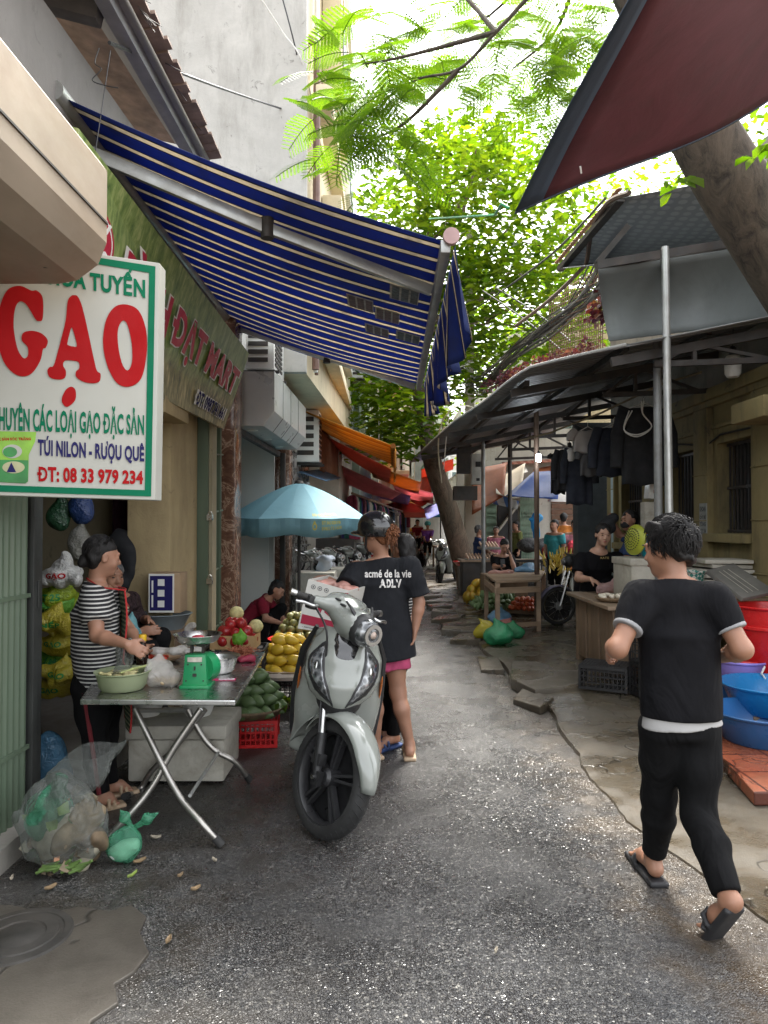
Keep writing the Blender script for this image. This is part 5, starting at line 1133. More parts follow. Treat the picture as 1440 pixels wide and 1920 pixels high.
S = Sdf(.006, .02); S.cone(pp(1279, 1360, 2.9), pp(1276, 1310, 2.9), (.163, .1125), (.140, .088), J['lat'], .02, .004); sobj('undershirt_hem', S.mesh(noise=.004, nscale=20), M('grey white hem', (.36, .355, .35), .85, .1), walker)
for n in 'LR':
    sh, el = J['sh' + n], J['el' + n]; S = Sdf(.005, .01); d = (el - sh).normalized(); S.cone(sh.lerp(el, .56), sh.lerp(el, .636), (.0585, .0585), (.0595, .0595), J['lat'].cross(d), .01, .003); sobj('sleeve_cuff', S.mesh(noise=.004, nscale=17), M('grey cuff', (.22, .22, .225), .85, .1), walker)
# --- woman in the oversized printed tee behind the scooter
g0 = G(735, 1418); J = pose(g0.x, g0.y, 100, 1.58)
Y = g0.y
J.update(lat=V(-.98, -.2, 0).normalized(), f=V(-.2, .98, 0), pel=pp(722, 1178, Y), che=pp(716, 1095, Y), nk=pp(716, 1046, Y), hd=pp(706, 1003, Y - .02), hf=V(-.85, .5, -.05), hu=V(0, 0, 1), shL=pp(668, 1066, Y - .02), elL=pp(648, 1110, Y - .2), wrL=pp(612, 1084, Y + .02), shR=pp(768, 1062, Y), elR=pp(786, 1130, Y), wrR=pp(779, 1178, Y - .02),
    hpL=pp(706, 1185, Y), knL=pp(702, 1300, Y - .03), anL=pp(704, 1400, Y), toL=pp(690, 1400, Y + .16), hpR=pp(738, 1185, Y), knR=pp(746, 1298, Y), anR=pp(768, 1398, Y - .02), toR=pp(766, 1398, Y + .15))
for n in 'LR': J['an' + n].z = .085; J['to' + n].z = .028
J['handL'] = (V(-.9, .3, .0), V(0, .3, -1), V(0, 1, .3), .9)
adlv, ash, ab = person('woman in oversized faded black tee with white print, pink shorts and black helmet', J, CT, PINK, HAIRB, BEIGESH, SKIN, .007, .82, .672, .30, 1.04, style='bun', hemflare=1.22, sl_r=.092)
tr = bvh(ash)
def print_on(tree, T, txt, x0, x1, y0, y1, Y, mat, bold=0, serif=False):
    v, f = text_pts(txt, bold); bb = B(); pts = []
    for u, w in v:
        q = pp(x0 + (x1 - x0) * u, y1 + (y0 - y1) * w, Y - .6); o = V(0, 0, CAMH); d = (q - o).normalized(); h = tree.ray_cast(o, d); pts.append((h[0] if h[0] else pp(x0 + (x1 - x0) * u, y1 + (y0 - y1) * w, Y - .13)) - d * .008)
    bb.add(pts, f); return bb.build('printed_lettering', mat, T, smooth=0)
PW = M('print pale', (.62, .60, .58), .7, .08)
print_on(tr, adlv, 'acmé de la vie', 684, 771, 1068, 1083, Y, PW, .012)
for ch, xa, xb in (('A', 711, 724), ('D', 725, 733), ('L', 734, 742), ('V', 742, 753)): print_on(tr, adlv, ch, xa, xb, 1086, 1102, Y, PW, .035)
k = J['k']; c = J['hd']; hf = J['hf'].normalized()
S = Sdf(.006, .015); Hm = np.array([hf.cross(V(0, 0, 1)), hf, V(0, 0, 1)]).T
S.ell(c + V(0, 0, .05), (.118, .132, .115), Hm); S.cut(c + V(0, 0, -.005) , -V(0, 0, 1)); S.ell(c + hf * .12 + V(0, 0, .02), (.085, .07, .018), Hm, .02)
S.p[-1], S.p[-2] = S.p[-2], S.p[-1]; S.p[-1] = ('h', np.array(c + V(0, 0, -.012)), np.array((0, 0, -1.0)), 0, 0, 0, False)
hl = sobj('helmet', S.mesh(), M('gloss black helmet', (.012, .012, .013), .15, .2, 5, 0, coat=.6), adlv)
b = B(); b.tube([c + V(0, 0, .0) + hf * .02 + hf.cross(V(0, 0, 1)) * -.098, c + hf * .05 + V(0, 0, -.08) + hf.cross(V(0, 0, 1)) * -.06, c + hf * .06 + V(0, 0, -.125)], .008, 6); b.build('chin_strap', BLACKP, hl)
rg = random.Random(4); b = B(); bc = c - hf * .115 * k + V(.0, 0, .01)
for i in range(190):
    d = V(rg.gauss(0, 1), rg.gauss(0, 1), rg.gauss(0, 1)).normalized(); t = d.cross(V(rg.gauss(0, 1), rg.gauss(0, 1), rg.gauss(0, 1))).normalized()
    b.tube([bc + d * .035, bc + (d * .9 + t * .5).normalized() * .062, bc + (d * .5 + t).normalized() * .048, bc + (t - d * .1) * .045 + V(0, 0, -.03 * rg.random() - (.09 * rg.random() if i % 3 == 0 else 0))], [.0045, .0045, .004, .001], 4, cap=False)
b.build('hair_bun', HAIRB, adlv)
# --- companion in black trousers just beyond
Y2 = 5.12; J = pose(pp(742, 1000, Y2).x, Y2, 130, 1.46)
J.update(hd=pp(757, 1030, Y2 + .1), nk=pp(752, 1070, Y2 + .06), hf=V(-.6, .8, -.1), hu=V(0, 0, 1), elR=pp(776, 1140, Y2 + .05), wrR=pp(768, 1170, Y2), anR=G(738, 1400) , toR=G(712, 1408), knR=pp(735, 1300, 5.0), anL=G(722, 1390), toL=G(700, 1396), knL=pp(716, 1300, 5.05))
for n in 'LR': J['an' + n].z = .085; J['to' + n].z = .028
def bandm(name, c1, c2, per, duty=.5, dcur=.25):
    m, n, l, p = newmat(name); co = coords(n, l); s = sep(n, l, co); w = mth(n, l, 'FRACT', mth(n, l, 'ADD', mth(n, l, 'DIVIDE', s[2], per), mth(n, l, 'MULTIPLY', nz(n, l, co, 6, 2), dcur)))
    l.new(ramp(n, l, w, [(0, c1), (duty, c2)], 'CONSTANT'), p.inputs['Base Color']); p.inputs['Roughness'].default_value = .85; bump(n, l, nz(n, l, co, 5, 3, .5, 1.8), p, .6, .03); return m
STRIPE = bandm('black white stripes', (.012, .012, .014), (.50, .49, .47), .0215, .64)
person('dark haired person in black trousers and blue sandals hidden behind the woman with the helmet', J, STRIPE, BP, HAIR, BLUESH, SKIN, .009, .6, .8, 1.0, .95, style='bob')
# --- woman in striped tee at the steel table
g0 = G(196, 1505); J = pose(g0.x, g0.y, 25, 1.53); Y = g0.y
f = V(.9, .43, 0).normalized()
J.update(f=f, lat=V(-f.y, f.x, 0), pel=pp(180, 1262, Y), che=pp(180, 1150, Y), nk=pp(180, 1090, Y), hd=pp(192, 1044, Y), hf=V(.80, .60, -.12), hu=V(.05, 0, 1), shR=pp(176, 1122, Y - .10), elR=pp(182, 1192, Y - .22), wrR=pp(238, 1208, Y - .30), shL=pp(196, 1112, Y + .17), elL=pp(240, 1180, Y + .2), wrL=pp(262, 1210, Y + .05),
    hpR=pp(172, 1290, Y - .05), knR=pp(180, 1395, Y - .06), anR=pp(190, 1492, Y - .1), toR=pp(212, 1505, Y - .06), hpL=pp(190, 1285, Y + .07), knL=pp(200, 1380, Y + .08), anL=pp(205, 1470, Y + .08), toL=pp(238, 1475, Y + .14))
for n in 'LR': J['an' + n].z = .085; J['to' + n].z = .028
J['handR'] = (V(.85, -.1, -.4), V(.2, .8, -.5), V(0, .3, 1), .9)
sw, ssh, sb = person('stout woman in black and white striped tee with checked apron working at the steel table', J, STRIPE, BP, HAIR, BEIGESH, SKIN, .007, .66, .80, 1.0, 1.12, style='tied', sl_r=.072)
APR = newmat('checked apron')
def chk():
    m, n, l, p = newmat('checked apron cloth'); s = sep(n, l, coords(n, l)); a = mth(n, l, 'FRACT', mth(n, l, 'MULTIPLY', s[2], 42)); q = mth(n, l, 'FRACT', mth(n, l, 'MULTIPLY', s[1], 42))
    g = mth(n, l, 'MULTIPLY', mth(n, l, 'GREATER_THAN', a, .55), mth(n, l, 'GREATER_THAN', q, .55)); l.new(mixc(n, l, g, (.02, .045, .02), (.42, .40, .25)), p.inputs['Base Color']); p.inputs['Roughness'].default_value = .85; return m
CHK = chk(); ft = bvh(ssh); lat = J['lat']
def apr(u, v):
    z = 1.19 - v * .78; w = (.12 + .05 * min(1, v * 3)); q = V(J['pel'].x, J['pel'].y, z) + lat * (u - .5) * 2 * w; o = q + f * 1.0; h = ft.ray_cast(o, -f)
    d = .155 if not h[0] or z < .78 else max(.13, (h[0] - q).dot(f)); return q + f * (d + .012 + .01 * math.sin(v * 9 + u * 5)) - f * (abs(u - .5) ** 2 * .02)
b = B(); b.sheet(apr, 14, 26); b.build('apron', CHK, sw, solid=.004)
b = B(); b.tube([apr(0, j / 20) for j in range(21)], .005, 5); b.tube([apr(1, j / 20) for j in range(21)], .005, 5); b.tube([apr(j / 8, 0) for j in range(9)], .005, 5); b.tube([apr(0, 0), J['shR'] + V(.03, 0, .06), J['nk'] + V(-.04, -.03, .02)], .005, 5); b.build('apron_trim', M('apron red', (.36, .02, .02), .8), sw)
b = B(); 
for n in 'R': b.tube([J['hp' + n] + V(0, -.105, .0), J['kn' + n] + V(.01, -.072, 0), J['an' + n] + V(.01, -.056, .02)], .012, 6)
b.build('trouser_stripe', M('dark red stripe', (.13, .01, .015), .8), sw)
# --- old woman seated in the shop
J = pose(-1.78, 4.75, 330, 1.5); x, y = -1.72, 4.72
ff = V(.85, -.5, 0).normalized(); J.update(f=ff, lat=V(-ff.y, ff.x, 0), pel=pp(215, 1240, 4.75), che=pp(222, 1150, 4.75), nk=pp(210, 1110, 4.75), hd=pp(209, 1080, 4.72), hf=V(.75, -.65, -.1), shL=pp(245, 1125, 4.9), shR=pp(205, 1130, 4.6), elL=pp(262, 1165, 4.95), wrL=pp(276, 1160, 4.7), elR=pp(225, 1190, 4.5), wrR=pp(262, 1185, 4.5),
    hpL=pp(235, 1245, 4.85), knL=pp(300, 1195, 4.75), anL=pp(300, 1330, 4.8), toL=pp(330, 1345, 4.7), hpR=pp(225, 1250, 4.65), knR=pp(275, 1215, 4.55), anR=pp(280, 1350, 4.55), toR=pp(300, 1360, 4.5))
J['handL'] = (V(.7, -.3, -.5), V(.3, -.5, -.8), V(0, -1, .3), .4)
person('old woman in dark blouse and black trousers seated in the shop doorway', J, DKB, BP, HAIRG, None, SKIN2, .008, 1.6, .8, 1.0, 1.0, style='bun')
# --- woman in maroon crouching by the gate
Yc = 8.7; ff = V(.95, -.3, 0).normalized(); J = pose(pp(490, 1100, Yc).x, Yc, 0, 1.5)
J.update(f=ff, lat=V(-ff.y, ff.x, 0), pel=pp(458, 1178, Yc), che=pp(486, 1138, Yc), nk=pp(506, 1120, Yc), hd=pp(520, 1106, Yc - .03), hf=V(.85, -.25, -.45), hu=V(.4, 0, 1), shL=pp(500, 1122, Yc + .15), shR=pp(492, 1130, Yc - .15), elR=pp(498, 1160, Yc - .2), wrR=pp(526, 1168, Yc - .25), elL=pp(520, 1150, Yc + .15), wrL=pp(540, 1168, Yc + .05), hpL=pp(462, 1180, Yc + .1), knL=pp(528, 1140, Yc + .12), anL=pp(505, 1212, Yc + .1), toL=pp(528, 1222, Yc + .05), hpR=pp(462, 1184, Yc - .1), knR=pp(502, 1160, Yc - .14), anR=pp(490, 1215, Yc - .1), toR=pp(512, 1226, Yc - .15))
J['hu'] = V(.35, 0, 1)
person('woman in maroon tee crouching over a fruit tray by the marble pier', J, MAROON, BP, HAIR, None, SKIN, .010, .7, .83, 1.0, 1.0, style='bob')
# --- woman in black behind the wooden counter
Yk = 8.2; J = pose(pp(1120, 1000, Yk).x, Yk, 265, 1.72)
J.update(f=V(0, -1, 0), lat=V(1, 0, 0), pel=pp(1108, 1100, Yk + .12), che=pp(1118, 1058, Yk - .02), nk=pp(1124, 1029, Yk - .1), hd=pp(1131, 1003, Yk - .16), hf=V(-.04, -1, -.1), hu=V(.05, -.1, 1), shR=pp(1090, 1048, Yk - .05), shL=pp(1156, 1046, Yk - .05), elR=pp(1084, 1084, Yk - .15), wrR=pp(1108, 1086, Yk - .42), elL=pp(1164, 1078, Yk - .2), wrL=pp(1156, 1088, Yk - .42))
J['handR'] = (V(.7, -.5, -.4), V(-.3, .4, -1), V(0, -1, .3), .8); J['handL'] = (V(-.6, -.5, -.5), V(.3, .4, -1), V(0, -1, .3), .8)
cw, csh, _ = person('woman in black tee with hair tied back bagging meat at the wooden counter', J, BT, BP, HAIR, None, skinm('skin lightened', (.46, .27, .19)), .008, .72, .78, 1.0, 1.08, style='tied', sl_r=.075)  # paler skin colour makes up for the shade under the shed roof
bb = bvh(csh)
print_on(bb, cw, 'KATIE', 1126, 1142, 1044, 1048, Yk, M('gold print', (.45, .33, .12), .5), .01)
# --- man in blue shirt with face mask, arm raised
Ym = 8.7; ff = V(-.9, -.35, 0).normalized(); J = pose(pp(1186, 1000, Ym).x, Ym, 200, 1.74)
J.update(f=ff, lat=V(-ff.y, ff.x, 0), hd=pp(1180, 976, Ym), nk=pp(1187, 1004, Ym), che=pp(1187, 1035, Ym), hf=V(-.92, -.35, 0), shR=pp(1190, 1014, Ym + .15), elR=pp(1160, 1002, Ym + .2), wrR=pp(1150, 980, Ym + .1), shL=pp(1182, 1020, Ym - .17), elL=pp(1178, 1050, Ym - .2), wrL=pp(1154, 1046, Ym - .4))
J['handR'] = (V(-.2, -.2, 1), V(-.8, -.4, 0), V(0, -1, 0), .8); J['handL'] = (V(-.9, -.3, 0), V(.2, .5, -1), V(0, 0, 1), .6)
mm, msh, _ = person('man in blue shirt with a black face mask lifting dark fabric beside the counter', J, BLUET, BP, HAIR, None, SKIN, .009, .75, .8, 1.0, 1.02)
S = Sdf(.006, .01); c = J['hd']; hf = J['hf'].normalized(); hm = np.array([hf.cross(V(0, 0, 1)), hf, V(0, 0, 1)]).T; S.ell(c + hf * .062 + V(0, 0, -.052), (.062, .058, .048), hm); S.chain([c + hf * .03 + V(.05, -.05, -.03), c + V(.02, -.078, .0)], [.005, .005]); sobj('face_mask', S.mesh(), BLK, mm)
S = Sdf(.012, .03); S.ell(pp(1140, 985, Ym + .05), (.09, .1, .12)); S.ell(pp(1150, 972, Ym + .05), (.07, .08, .06)); S.ell(pp(1128, 1000, Ym), (.05, .07, .1)); tag(sobj('black_cloth', S.mesh(noise=.012, nscale=40), BLK), 'bunched black fabric held up by the masked man', 'cloth')
# --- man seated with phone at the back stall
Yp = 12.4; J = pose(pp(940, 1000, Yp).x, Yp, 255, 1.6)
J.update(pel=pp(942, 1078, Yp), che=pp(942, 1055, Yp), nk=pp(943, 1040, Yp - .02), hd=pp(946, 1024, Yp - .08), hf=V(-.1, -.9, -.4), hu=V(0, -.3, 1), shR=pp(928, 1046, Yp), shL=pp(957, 1045, Yp), elR=pp(927, 1064, Yp - .15), wrR=pp(938, 1062, Yp - .38), elL=pp(964, 1066, Yp - .3), wrL=pp(957, 1042, Yp - .25), hpR=pp(935, 1080, Yp - .05), knR=pp(925, 1084, Yp - .45), anR=pp(950, 1084, Yp - .5), toR=pp(962, 1086, Yp - .55), hpL=pp(950, 1080, Yp - .05), knL=pp(975, 1080, Yp - .35), anL=pp(945, 1080, Yp - .55), toL=pp(935, 1082, Yp - .6))
ph, _, _ = person('young man in black tee sitting cross legged looking at his phone', J, BT, BT, HAIR, None, SKIN, .011, .75, .83, .45, 1.0)
B().box(J['wrR'] + V(.03, -.07, .06), (.075, .012, .15), Matrix.Rotation(-.5, 3, 'X')).build('phone', BLACKP, ph, bev=.004)
# --- further people
def far_person(label, px, py, Y, face, h, shirt, sit=False, vox=.014, hair=HAIR, plen=1.0):
    q = P(px, py, Y); J = pose(q.x, Y, face, h)
    if sit:
        dz = V(0, 0, -.42 * J['k'])
        for n in ('pel', 'che', 'nk', 'hd', 'shL', 'shR', 'elL', 'elR', 'wrL', 'wrR', 'hpL', 'hpR'): J[n] = J[n] + dz
        for n in 'LR': J['kn' + n] = J['hp' + n] + J['f'] * .42 + V(0, 0, .02); J['an' + n] = J['kn' + n] + V(0, 0, -.36) ; J['to' + n] = J['an' + n] + J['f'] * .15; J['wr' + n] = J['kn' + n] + V(0, 0, .1) - J['f'] * .05; J['el' + n] = J['sh' + n].lerp(J['wr' + n], .5) + V(0, 0, -.12)
    d = q.z - J['hd'].z
    for n, v in J.items():
        if isinstance(v, Vector) and n not in ('f', 'lat', 'hf', 'hu'): v.z += d
    return person(label, J, shirt, BP, hair, None, SKIN, vox, .7, .8, plen, 1.0)
far_person('man in mustard orange shirt standing with his back turned by the green gate', 1057, 972, 15.5, 80, 1.62, ORT); far_person('grey haired person in navy shirt sitting side on behind the egg trays', 897, 994, 15.6, 0, 1.55, BLUET, True, hair=HAIRG)
far_person('pedestrian in pale shirt far down the lane under the tarps', 742, 988, 30, 260, 1.6, cloth('pale shirt', (.45, .40, .36))); far_person('shopper in pink top beyond the tree among hanging clothes', 1078, 985, 14, 250, 1.55, cloth('pink top', (.50, .20, .24))); far_person('vendor in olive top inside the dim stall with sloping stair', 968, 985, 18.2, 200, 1.55, cloth('olive top', (.12, .14, .05)))
# ---------------------------------------------------------------- scooters
PAINT = M('grey white scooter paint', (.235, .25, .228), .2, .04, 3, 0, coat=.7); MATTE = M('matte black trim', (.018, .018, .019), .5, .2, 6, .05, 90); LENS = None
def lensm():
    m, n, l, p = newmat('lamp lens'); co = coords(n, l); v = n.new('ShaderNodeTexVoronoi'); v.inputs['Scale'].default_value = 34; l.new(co, v.inputs['Vector'])
    l.new(ramp(n, l, v.outputs['Distance'], [(.1, (.03, .033, .036)), (.5, (.09, .095, .10)), (.8, (.30, .31, .32))]), p.inputs['Base Color']); p.inputs['Metallic'].default_value = .3; p.inputs['Roughness'].default_value = .15; p.inputs['Coat Weight'].default_value = 1; p.inputs['Coat Roughness'].default_value = .02; return m
LENS = lensm()
RX = Matrix.Rotation(R(90), 3, 'X')
def spl(pts, t):
    pts = sorted(pts); 
    for i in range(len(pts) - 1):
        if t <= pts[i + 1][0]: u = (t - pts[i][0]) / (pts[i + 1][0] - pts[i][0]); u = u * u * (3 - 2 * u) * .5 + u * .5; return pts[i][1] + (pts[i + 1][1] - pts[i][1]) * u
    return pts[-1][1]
def make_scooter(label, steer=18, group=None):
    t = thing('scooter', label, 'scooter', group=group, local=True)
    ax = V(-.26, 0, 1).normalized(); p0 = V(-.02, 0, .30); rot = Matrix.Rotation(R(steer), 3, ax)
    st = lambda q: rot @ (Vector(q) - p0) + p0
    def sb(b): b.v = [tuple(st(q)) for q in b.v]; return b
    wr = .29
    def wheel(cx, w, steerit, nm):
        prof = []
        for i in range(15): a = math.pi * (-.08 + 1.16 * i / 14) ; prof.append((wr - .052 + .052 * math.sin(a), -w * math.cos(a)))
        ty = B(); ty.lathe(prof + [(wr - .066, w * .72), (wr - .066, -w * .72), prof[0]], (cx, 0, wr), 48, RX)
        for k in range(44):
            a = 2 * math.pi * k / 44
            for s in (-1, 1): 
                q = lambda r, y, da: V(cx + r * math.cos(a + da), y, wr + r * math.sin(a + da)); ty.tube([q(wr + .0005, s * .004, 0), q(wr - .008, s * w * .55, .06), q(wr - .026, s * w * .88, .10)], .0028, 4)
        f = sb if steerit else (lambda x: x)
        tyre = f(ty).build(nm + '_tyre', RUBBER, t)
        rm = B(); rm.lathe([(wr - .064, -.034), (wr - .072, -.034), (wr - .082, -.018), (wr - .086, 0), (wr - .082, .018), (wr - .072, .034), (wr - .064, .034), (wr - .064, -.034)], (cx, 0, wr), 48, RX); rm.lathe([(.001, -.05), (.03, -.05), (.045, -.035), (.045, .035), (.03, .05), (.001, .05)], (cx, 0, wr), 20, RX)
        for k in range(5):
            a = 2 * math.pi * k / 5 + .3; d = V(math.cos(a), 0, math.sin(a)); e = V(-d.z, 0, d.x); c = V(cx, 0, wr)
            for s in (-1, 1): rm.bar(c + d * .035 + e * s * .008, c + d * (wr - .082) + e * s * .022, .014, .030, up=V(0, 1, 0))
        f(rm).build(nm + '_rim', M('satin black rim', (.03, .03, .032), .35, .2, 5, 0), tyre)
        dk = B(); dk.lathe([(.055, -.052), (.105, -.052), (.105, -.048), (.055, -.048), (.055, -.052)], (cx, 0, wr), 36, RX)
        for k in range(14): a = k * .4488; dk.lathe([(.001, -.0535), (.007, -.0535)], (cx + .085 * math.cos(a), 0, wr + .085 * math.sin(a)), 6, RX)
        f(dk).build(nm + '_disc', STEEL, tyre)
        return tyre
    wheel(0, .049, True, 'front'); wheel(-1.26, .05, False, 'rear')
    for s in (-1, 1):
        b = sb(B().tube([(-.16, s * .086, .74), (-.055, s * .086, .47)], .016, 12)); fk = b.build('fork_tube', STEEL, t)
        b = B(); b.tube([(-.062, s * .086, .49), (-.02, s * .086, .34), (-.005, s * .086, .27)], [.025, .025, .021], 12); b.tube([(0, s * .07, .29), (0, s * .112, .29)], .017, 10); b.box((.004, s * .088, .285), (.05, .03, .07)); sb(b).build('fork_slider', MATTE, fk)
        b = sb(B().tube([(0, s * .11, .29), (0, s * .122, .29)], .011, 6)); b.build('axle_nut', STEEL, fk)
    b = B(); b.box((-.03, -.085, .37), (.07, .045, .06)); sb(b).build('brake_caliper', MATTE, t, bev=.008)
    def fend(u, v):
        a = R(8) + u * R(142); w = .078 * (1 - .55 * max(0, .22 - u) / .22 - .35 * max(0, u - .8) / .2) + .012 * math.exp(-((u - .5) / .18) ** 2); s = (v - .5) * 2
        r = wr + .034 - .045 * abs(s) ** 2.6 + .01 * math.sin(u * math.pi); return st(V(r * math.cos(a), w * s, wr + r * math.sin(a)))
    b = B(); b.sheet(fend, 26, 14); fe = b.build('front_fender', PAINT, t, solid=.005)
    b = B(); b.sheet(lambda u, v: st(V((wr + .04) * math.cos(R(128 + 34 * u)), (v - .5) * .15, wr + (wr + .04) * math.sin(R(128 + 34 * u)) - .04 * (2 * abs(v - .5)) ** 2)), 8, 8); b.build('rear_fender_flap', PAINT, t, solid=.005)
    # front cover: lofted nose panel
    hw = [(.60, .035), (.64, .085), (.70, .150), (.78, .182), (.86, .180), (.93, .160), (.985, .118), (1.01, .105)]; xn = [(.60, -.02), (.66, .015), (.74, .02), (.84, -.03), (.93, -.09), (1.01, -.15)]; dp = [(.60, .03), (.70, .12), (.80, .15), (.92, .12), (1.01, .06)]
    def nose(s, z, o=0): h = spl(hw, z) * 1.1 + o * .6; return V(spl(xn, z) + o - spl(dp, z) * abs(s) ** 2.2 - .012 * (1 - abs(s)) * 0, h * s, z)
    b = B(); b.sheet(lambda u, v: nose(2 * u - 1, .60 + .41 * v), 34, 30); nc = b.build('front_cover', PAINT, t, smooth=70, solid=.006)
    def patch(poly, mat, nm, o, par, n=7):
        pl = [V(p[0], p[1], 0) for p in cat_rom([V(a, q, 0) for a, q in poly], 4)]; cx = sum((p for p in pl), V(0, 0, 0)) / len(pl); bb = B(); rings = []
        for k in range(n + 1): rings.append([nose(*(cx.lerp(p, k / n))[:2], o * (1 - .5 * (k / n) ** 3)) for p in pl])
        m_ = len(pl); bb.add([q for r_ in rings for q in r_], [(k * m_ + i, k * m_ + (i + 1) % m_, (k + 1) * m_ + (i + 1) % m_, (k + 1) * m_ + i) for k in range(n) for i in range(m_)]); return bb.build(nm, mat, par, smooth=60)
    for s in (-1, 1):
        hl = patch([(s * .60, .945), (s * .80, .90), (s * .93, .83), (s * .78, .74), (s * .42, .655), (s * .30, .645), (s * .34, .72), (s * .46, .80), (s * .52, .88)], MATTE, 'turn_signal', .010, nc)
        patch([(s * .62, .92), (s * .78, .88), (s * .87, .825), (s * .74, .75), (s * .42, .67), (s * .36, .675), (s * .42, .74), (s * .54, .83), (s * .58, .89)], LENS, 'lens', .014, hl)
        patch([(s * .66, .845), (s * .74, .835), (s * .74, .80), (s * .66, .805)], STEEL, 'reflector', .018, hl, 3)
    for s in (-1, 1): patch([(s * .93, .80), (s * .96, .80), (s * .80, .70), (s * .30, .615), (s * .27, .618), (s * .76, .71)], MATTE, 'panel_gap', .0045, nc, 3)
    patch([(-.42, 1.0), (.42, 1.0), (.30, .905), (.17, .875), (-.17, .875), (-.30, .905)], M('gloss black inlay', (.012, .012, .013), .1, .1, 4, 0, coat=1), 'black_inlay', .008, nc)
    # leg shield with wheel arch
    S = Sdf(.009, .02); S.cone((-.36, 0, .30), (-.27, 0, .99), (.085, .235), (.07, .165), (1, 0, 0), .02, .03); S.ell((-.31, 0, .62), (.11, .232, .30), None, .05); S.ell((.0, 0, .34), (.345, .155, .40), None, .02, True); S.box((.1, 0, .2), (.28, .13, .3), None, .04, .02, True)
    ls = sobj('leg_shield', S.mesh(), PAINT, t)
    S = Sdf(.012, .02); S.cone((-.38, 0, .28), (-.25, 0, .93), (.05, .16), (.05, .14), (1, 0, 0)); S.ell((-.12, 0, .66), (.13, .12, .10)); sobj('wheel_well', S.mesh(), MATTE, ls)
    for s in (-1, 1): b = B(); b.tube([(-.30, s * .165, .99), (-.385, s * .222, .84), (-.43, s * .236, .62), (-.41, s * .222, .42), (-.46, s * .2, .30)], [.012, .022, .026, .024, .02], 8); b.build('shield_edge', MATTE, ls); B().ell((-.28, s * .222, .70), (.03, .008, .075), Matrix.Rotation(.35, 3, 'Y')).build('side_reflector', M('amber', (.45, .12, .02), .25), ls)
    # floor, rear body, seat, tail
    S = Sdf(.011, .03); S.box((-.62, 0, .31), (.26, .17, .055), None, .03); sobj('floorboard', S.mesh(), MATTE, t)
    S = Sdf(.011, .04); S.cone((-.80, 0, .34), (-1.0, 0, .74), (.13, .15), (.2, .16), (1, 0, 0), .05, .05); S.cap((-.95, 0, .66), (-1.52, 0, .80), .135, .05); S.ell((-1.05, 0, .60), (.32, .175, .14)); S.ell((-1.26, 0, .28), (.34, .09, .33), None, .02, True); S.box((-.62, 0, .33), (.25, .165, .06), None, .03, .03)
    rb = sobj('rear_body', S.mesh(), PAINT, t)
    B().ell((-1.56, 0, .79), (.03, .09, .04)).build('tail_light', M('tail red', (.4, .01, .01), .2), rb)
    S = Sdf(.011, .04); S.box((-.86, 0, .795), (.22, .13, .045), None, .04); S.box((-1.22, 0, .83), (.24, .115, .045), None, .04, .06); sobj('seat', S.mesh(), M('seat vinyl', (.02, .02, .02), .55, .2, 6, .1, 150), t)
    S = Sdf(.011, .03); S.box((-1.05, .05, .30), (.26, .06, .08), None, .04); S.ell((-.92, 0, .33), (.14, .12, .1)); S.cap((-.95, -.15, .28), (-1.42, -.17, .36), .045, .06, .02); sobj('engine', S.mesh(), MATTE, t)
    B().bar((-1.1, -.225, .33), (-1.4, -.232, .37), .06, .008, up=V(1, 0, 0)).build('exhaust_shield', STEEL, t, bev=.003)
    B().tube([(-.62, .16, .27), (-.55, .26, .01), (-.5, .27, .005)], .011, 8).build('side_stand', DARKIRON, t)
    b = B(); b.tube([(-1.35, -.1, .84), (-1.6, -.09, .88), (-1.6, .09, .88), (-1.35, .1, .84)], .013, 8); b.build('grab_rail', MATTE, t)
    # handlebar cowl, lamp, grips, levers
    S = Sdf(.008, .035); S.ell(st((-.22, 0, 1.06)), (.155, .105, .075), np.array(rot @ Matrix.Rotation(.35, 3, 'Y'))); S.ell(st((-.14, 0, 1.04)), (.105, .105, .085), np.array(rot)); S.ell(st((-.27, 0, 1.13)), (.10, .125, .045), np.array(rot @ Matrix.Rotation(.3, 3, 'Y')))
    for s in (-1, 1): S.cap(st((-.26, s * .06, 1.10)), st((-.30, s * .185, 1.105)), .045, .030)
    S.cap(st((-.20, 0, 1.0)), st((-.2, 0, .94)), .07, .06)
    hc_ = sobj('handlebar_cowl', S.mesh(), PAINT, t)
    B().ell(st((-.085, 0, 1.03)), (.075, .088, .088), rot).build('lamp_bezel', MATTE, hc_)
    hlm = B().ell(st((-.055, 0, 1.025)), (.066, .076, .076), rot, 24, 16).build('headlight', LENS, t)
    B().lathe([(.036, .058), (.055, .058), (.055, .066), (.036, .066), (.036, .058)], st((-.055, 0, 1.025)), 24, rot @ Matrix.Rotation(R(90), 3, 'Y')).build('lamp_ring', STEEL, hlm)
    B().ell(st((-.05, 0, 1.025)), (.072, .034, .034), rot, 16, 10).build('lamp_core', M('warm reflector', (.42, .33, .28), .15, .3, 20, 0, .5), hlm)
    for s in (-1, 1):
        b = B(); b.sheet(lambda u, v: st(V(-.075 - .09 * u - .02 * abs(v - .5), s * (.045 + .05 * u * .9) + (v - .5) * .03 * (1 - u) * 1.5, 1.075 + .075 * u)) , 5, 3); b.build('lamp_brow', MATTE, hc_, solid=.01)
        b = B(); b.tube([st(q) for q in cat_rom([(-.30, s * .19, 1.105), (-.315, s * .22, 1.11), (-.345, s * .29, 1.115)], 4, False)], .0175, 12)
        for k in range(9): b.lathe([(.0175, -.003), (.020, 0), (.0175, .003)], st((-.315 - .0034 * k, s * (.215 + .0085 * k), 1.1115)), 12, rot @ Matrix.Rotation(R(90), 3, 'X'))
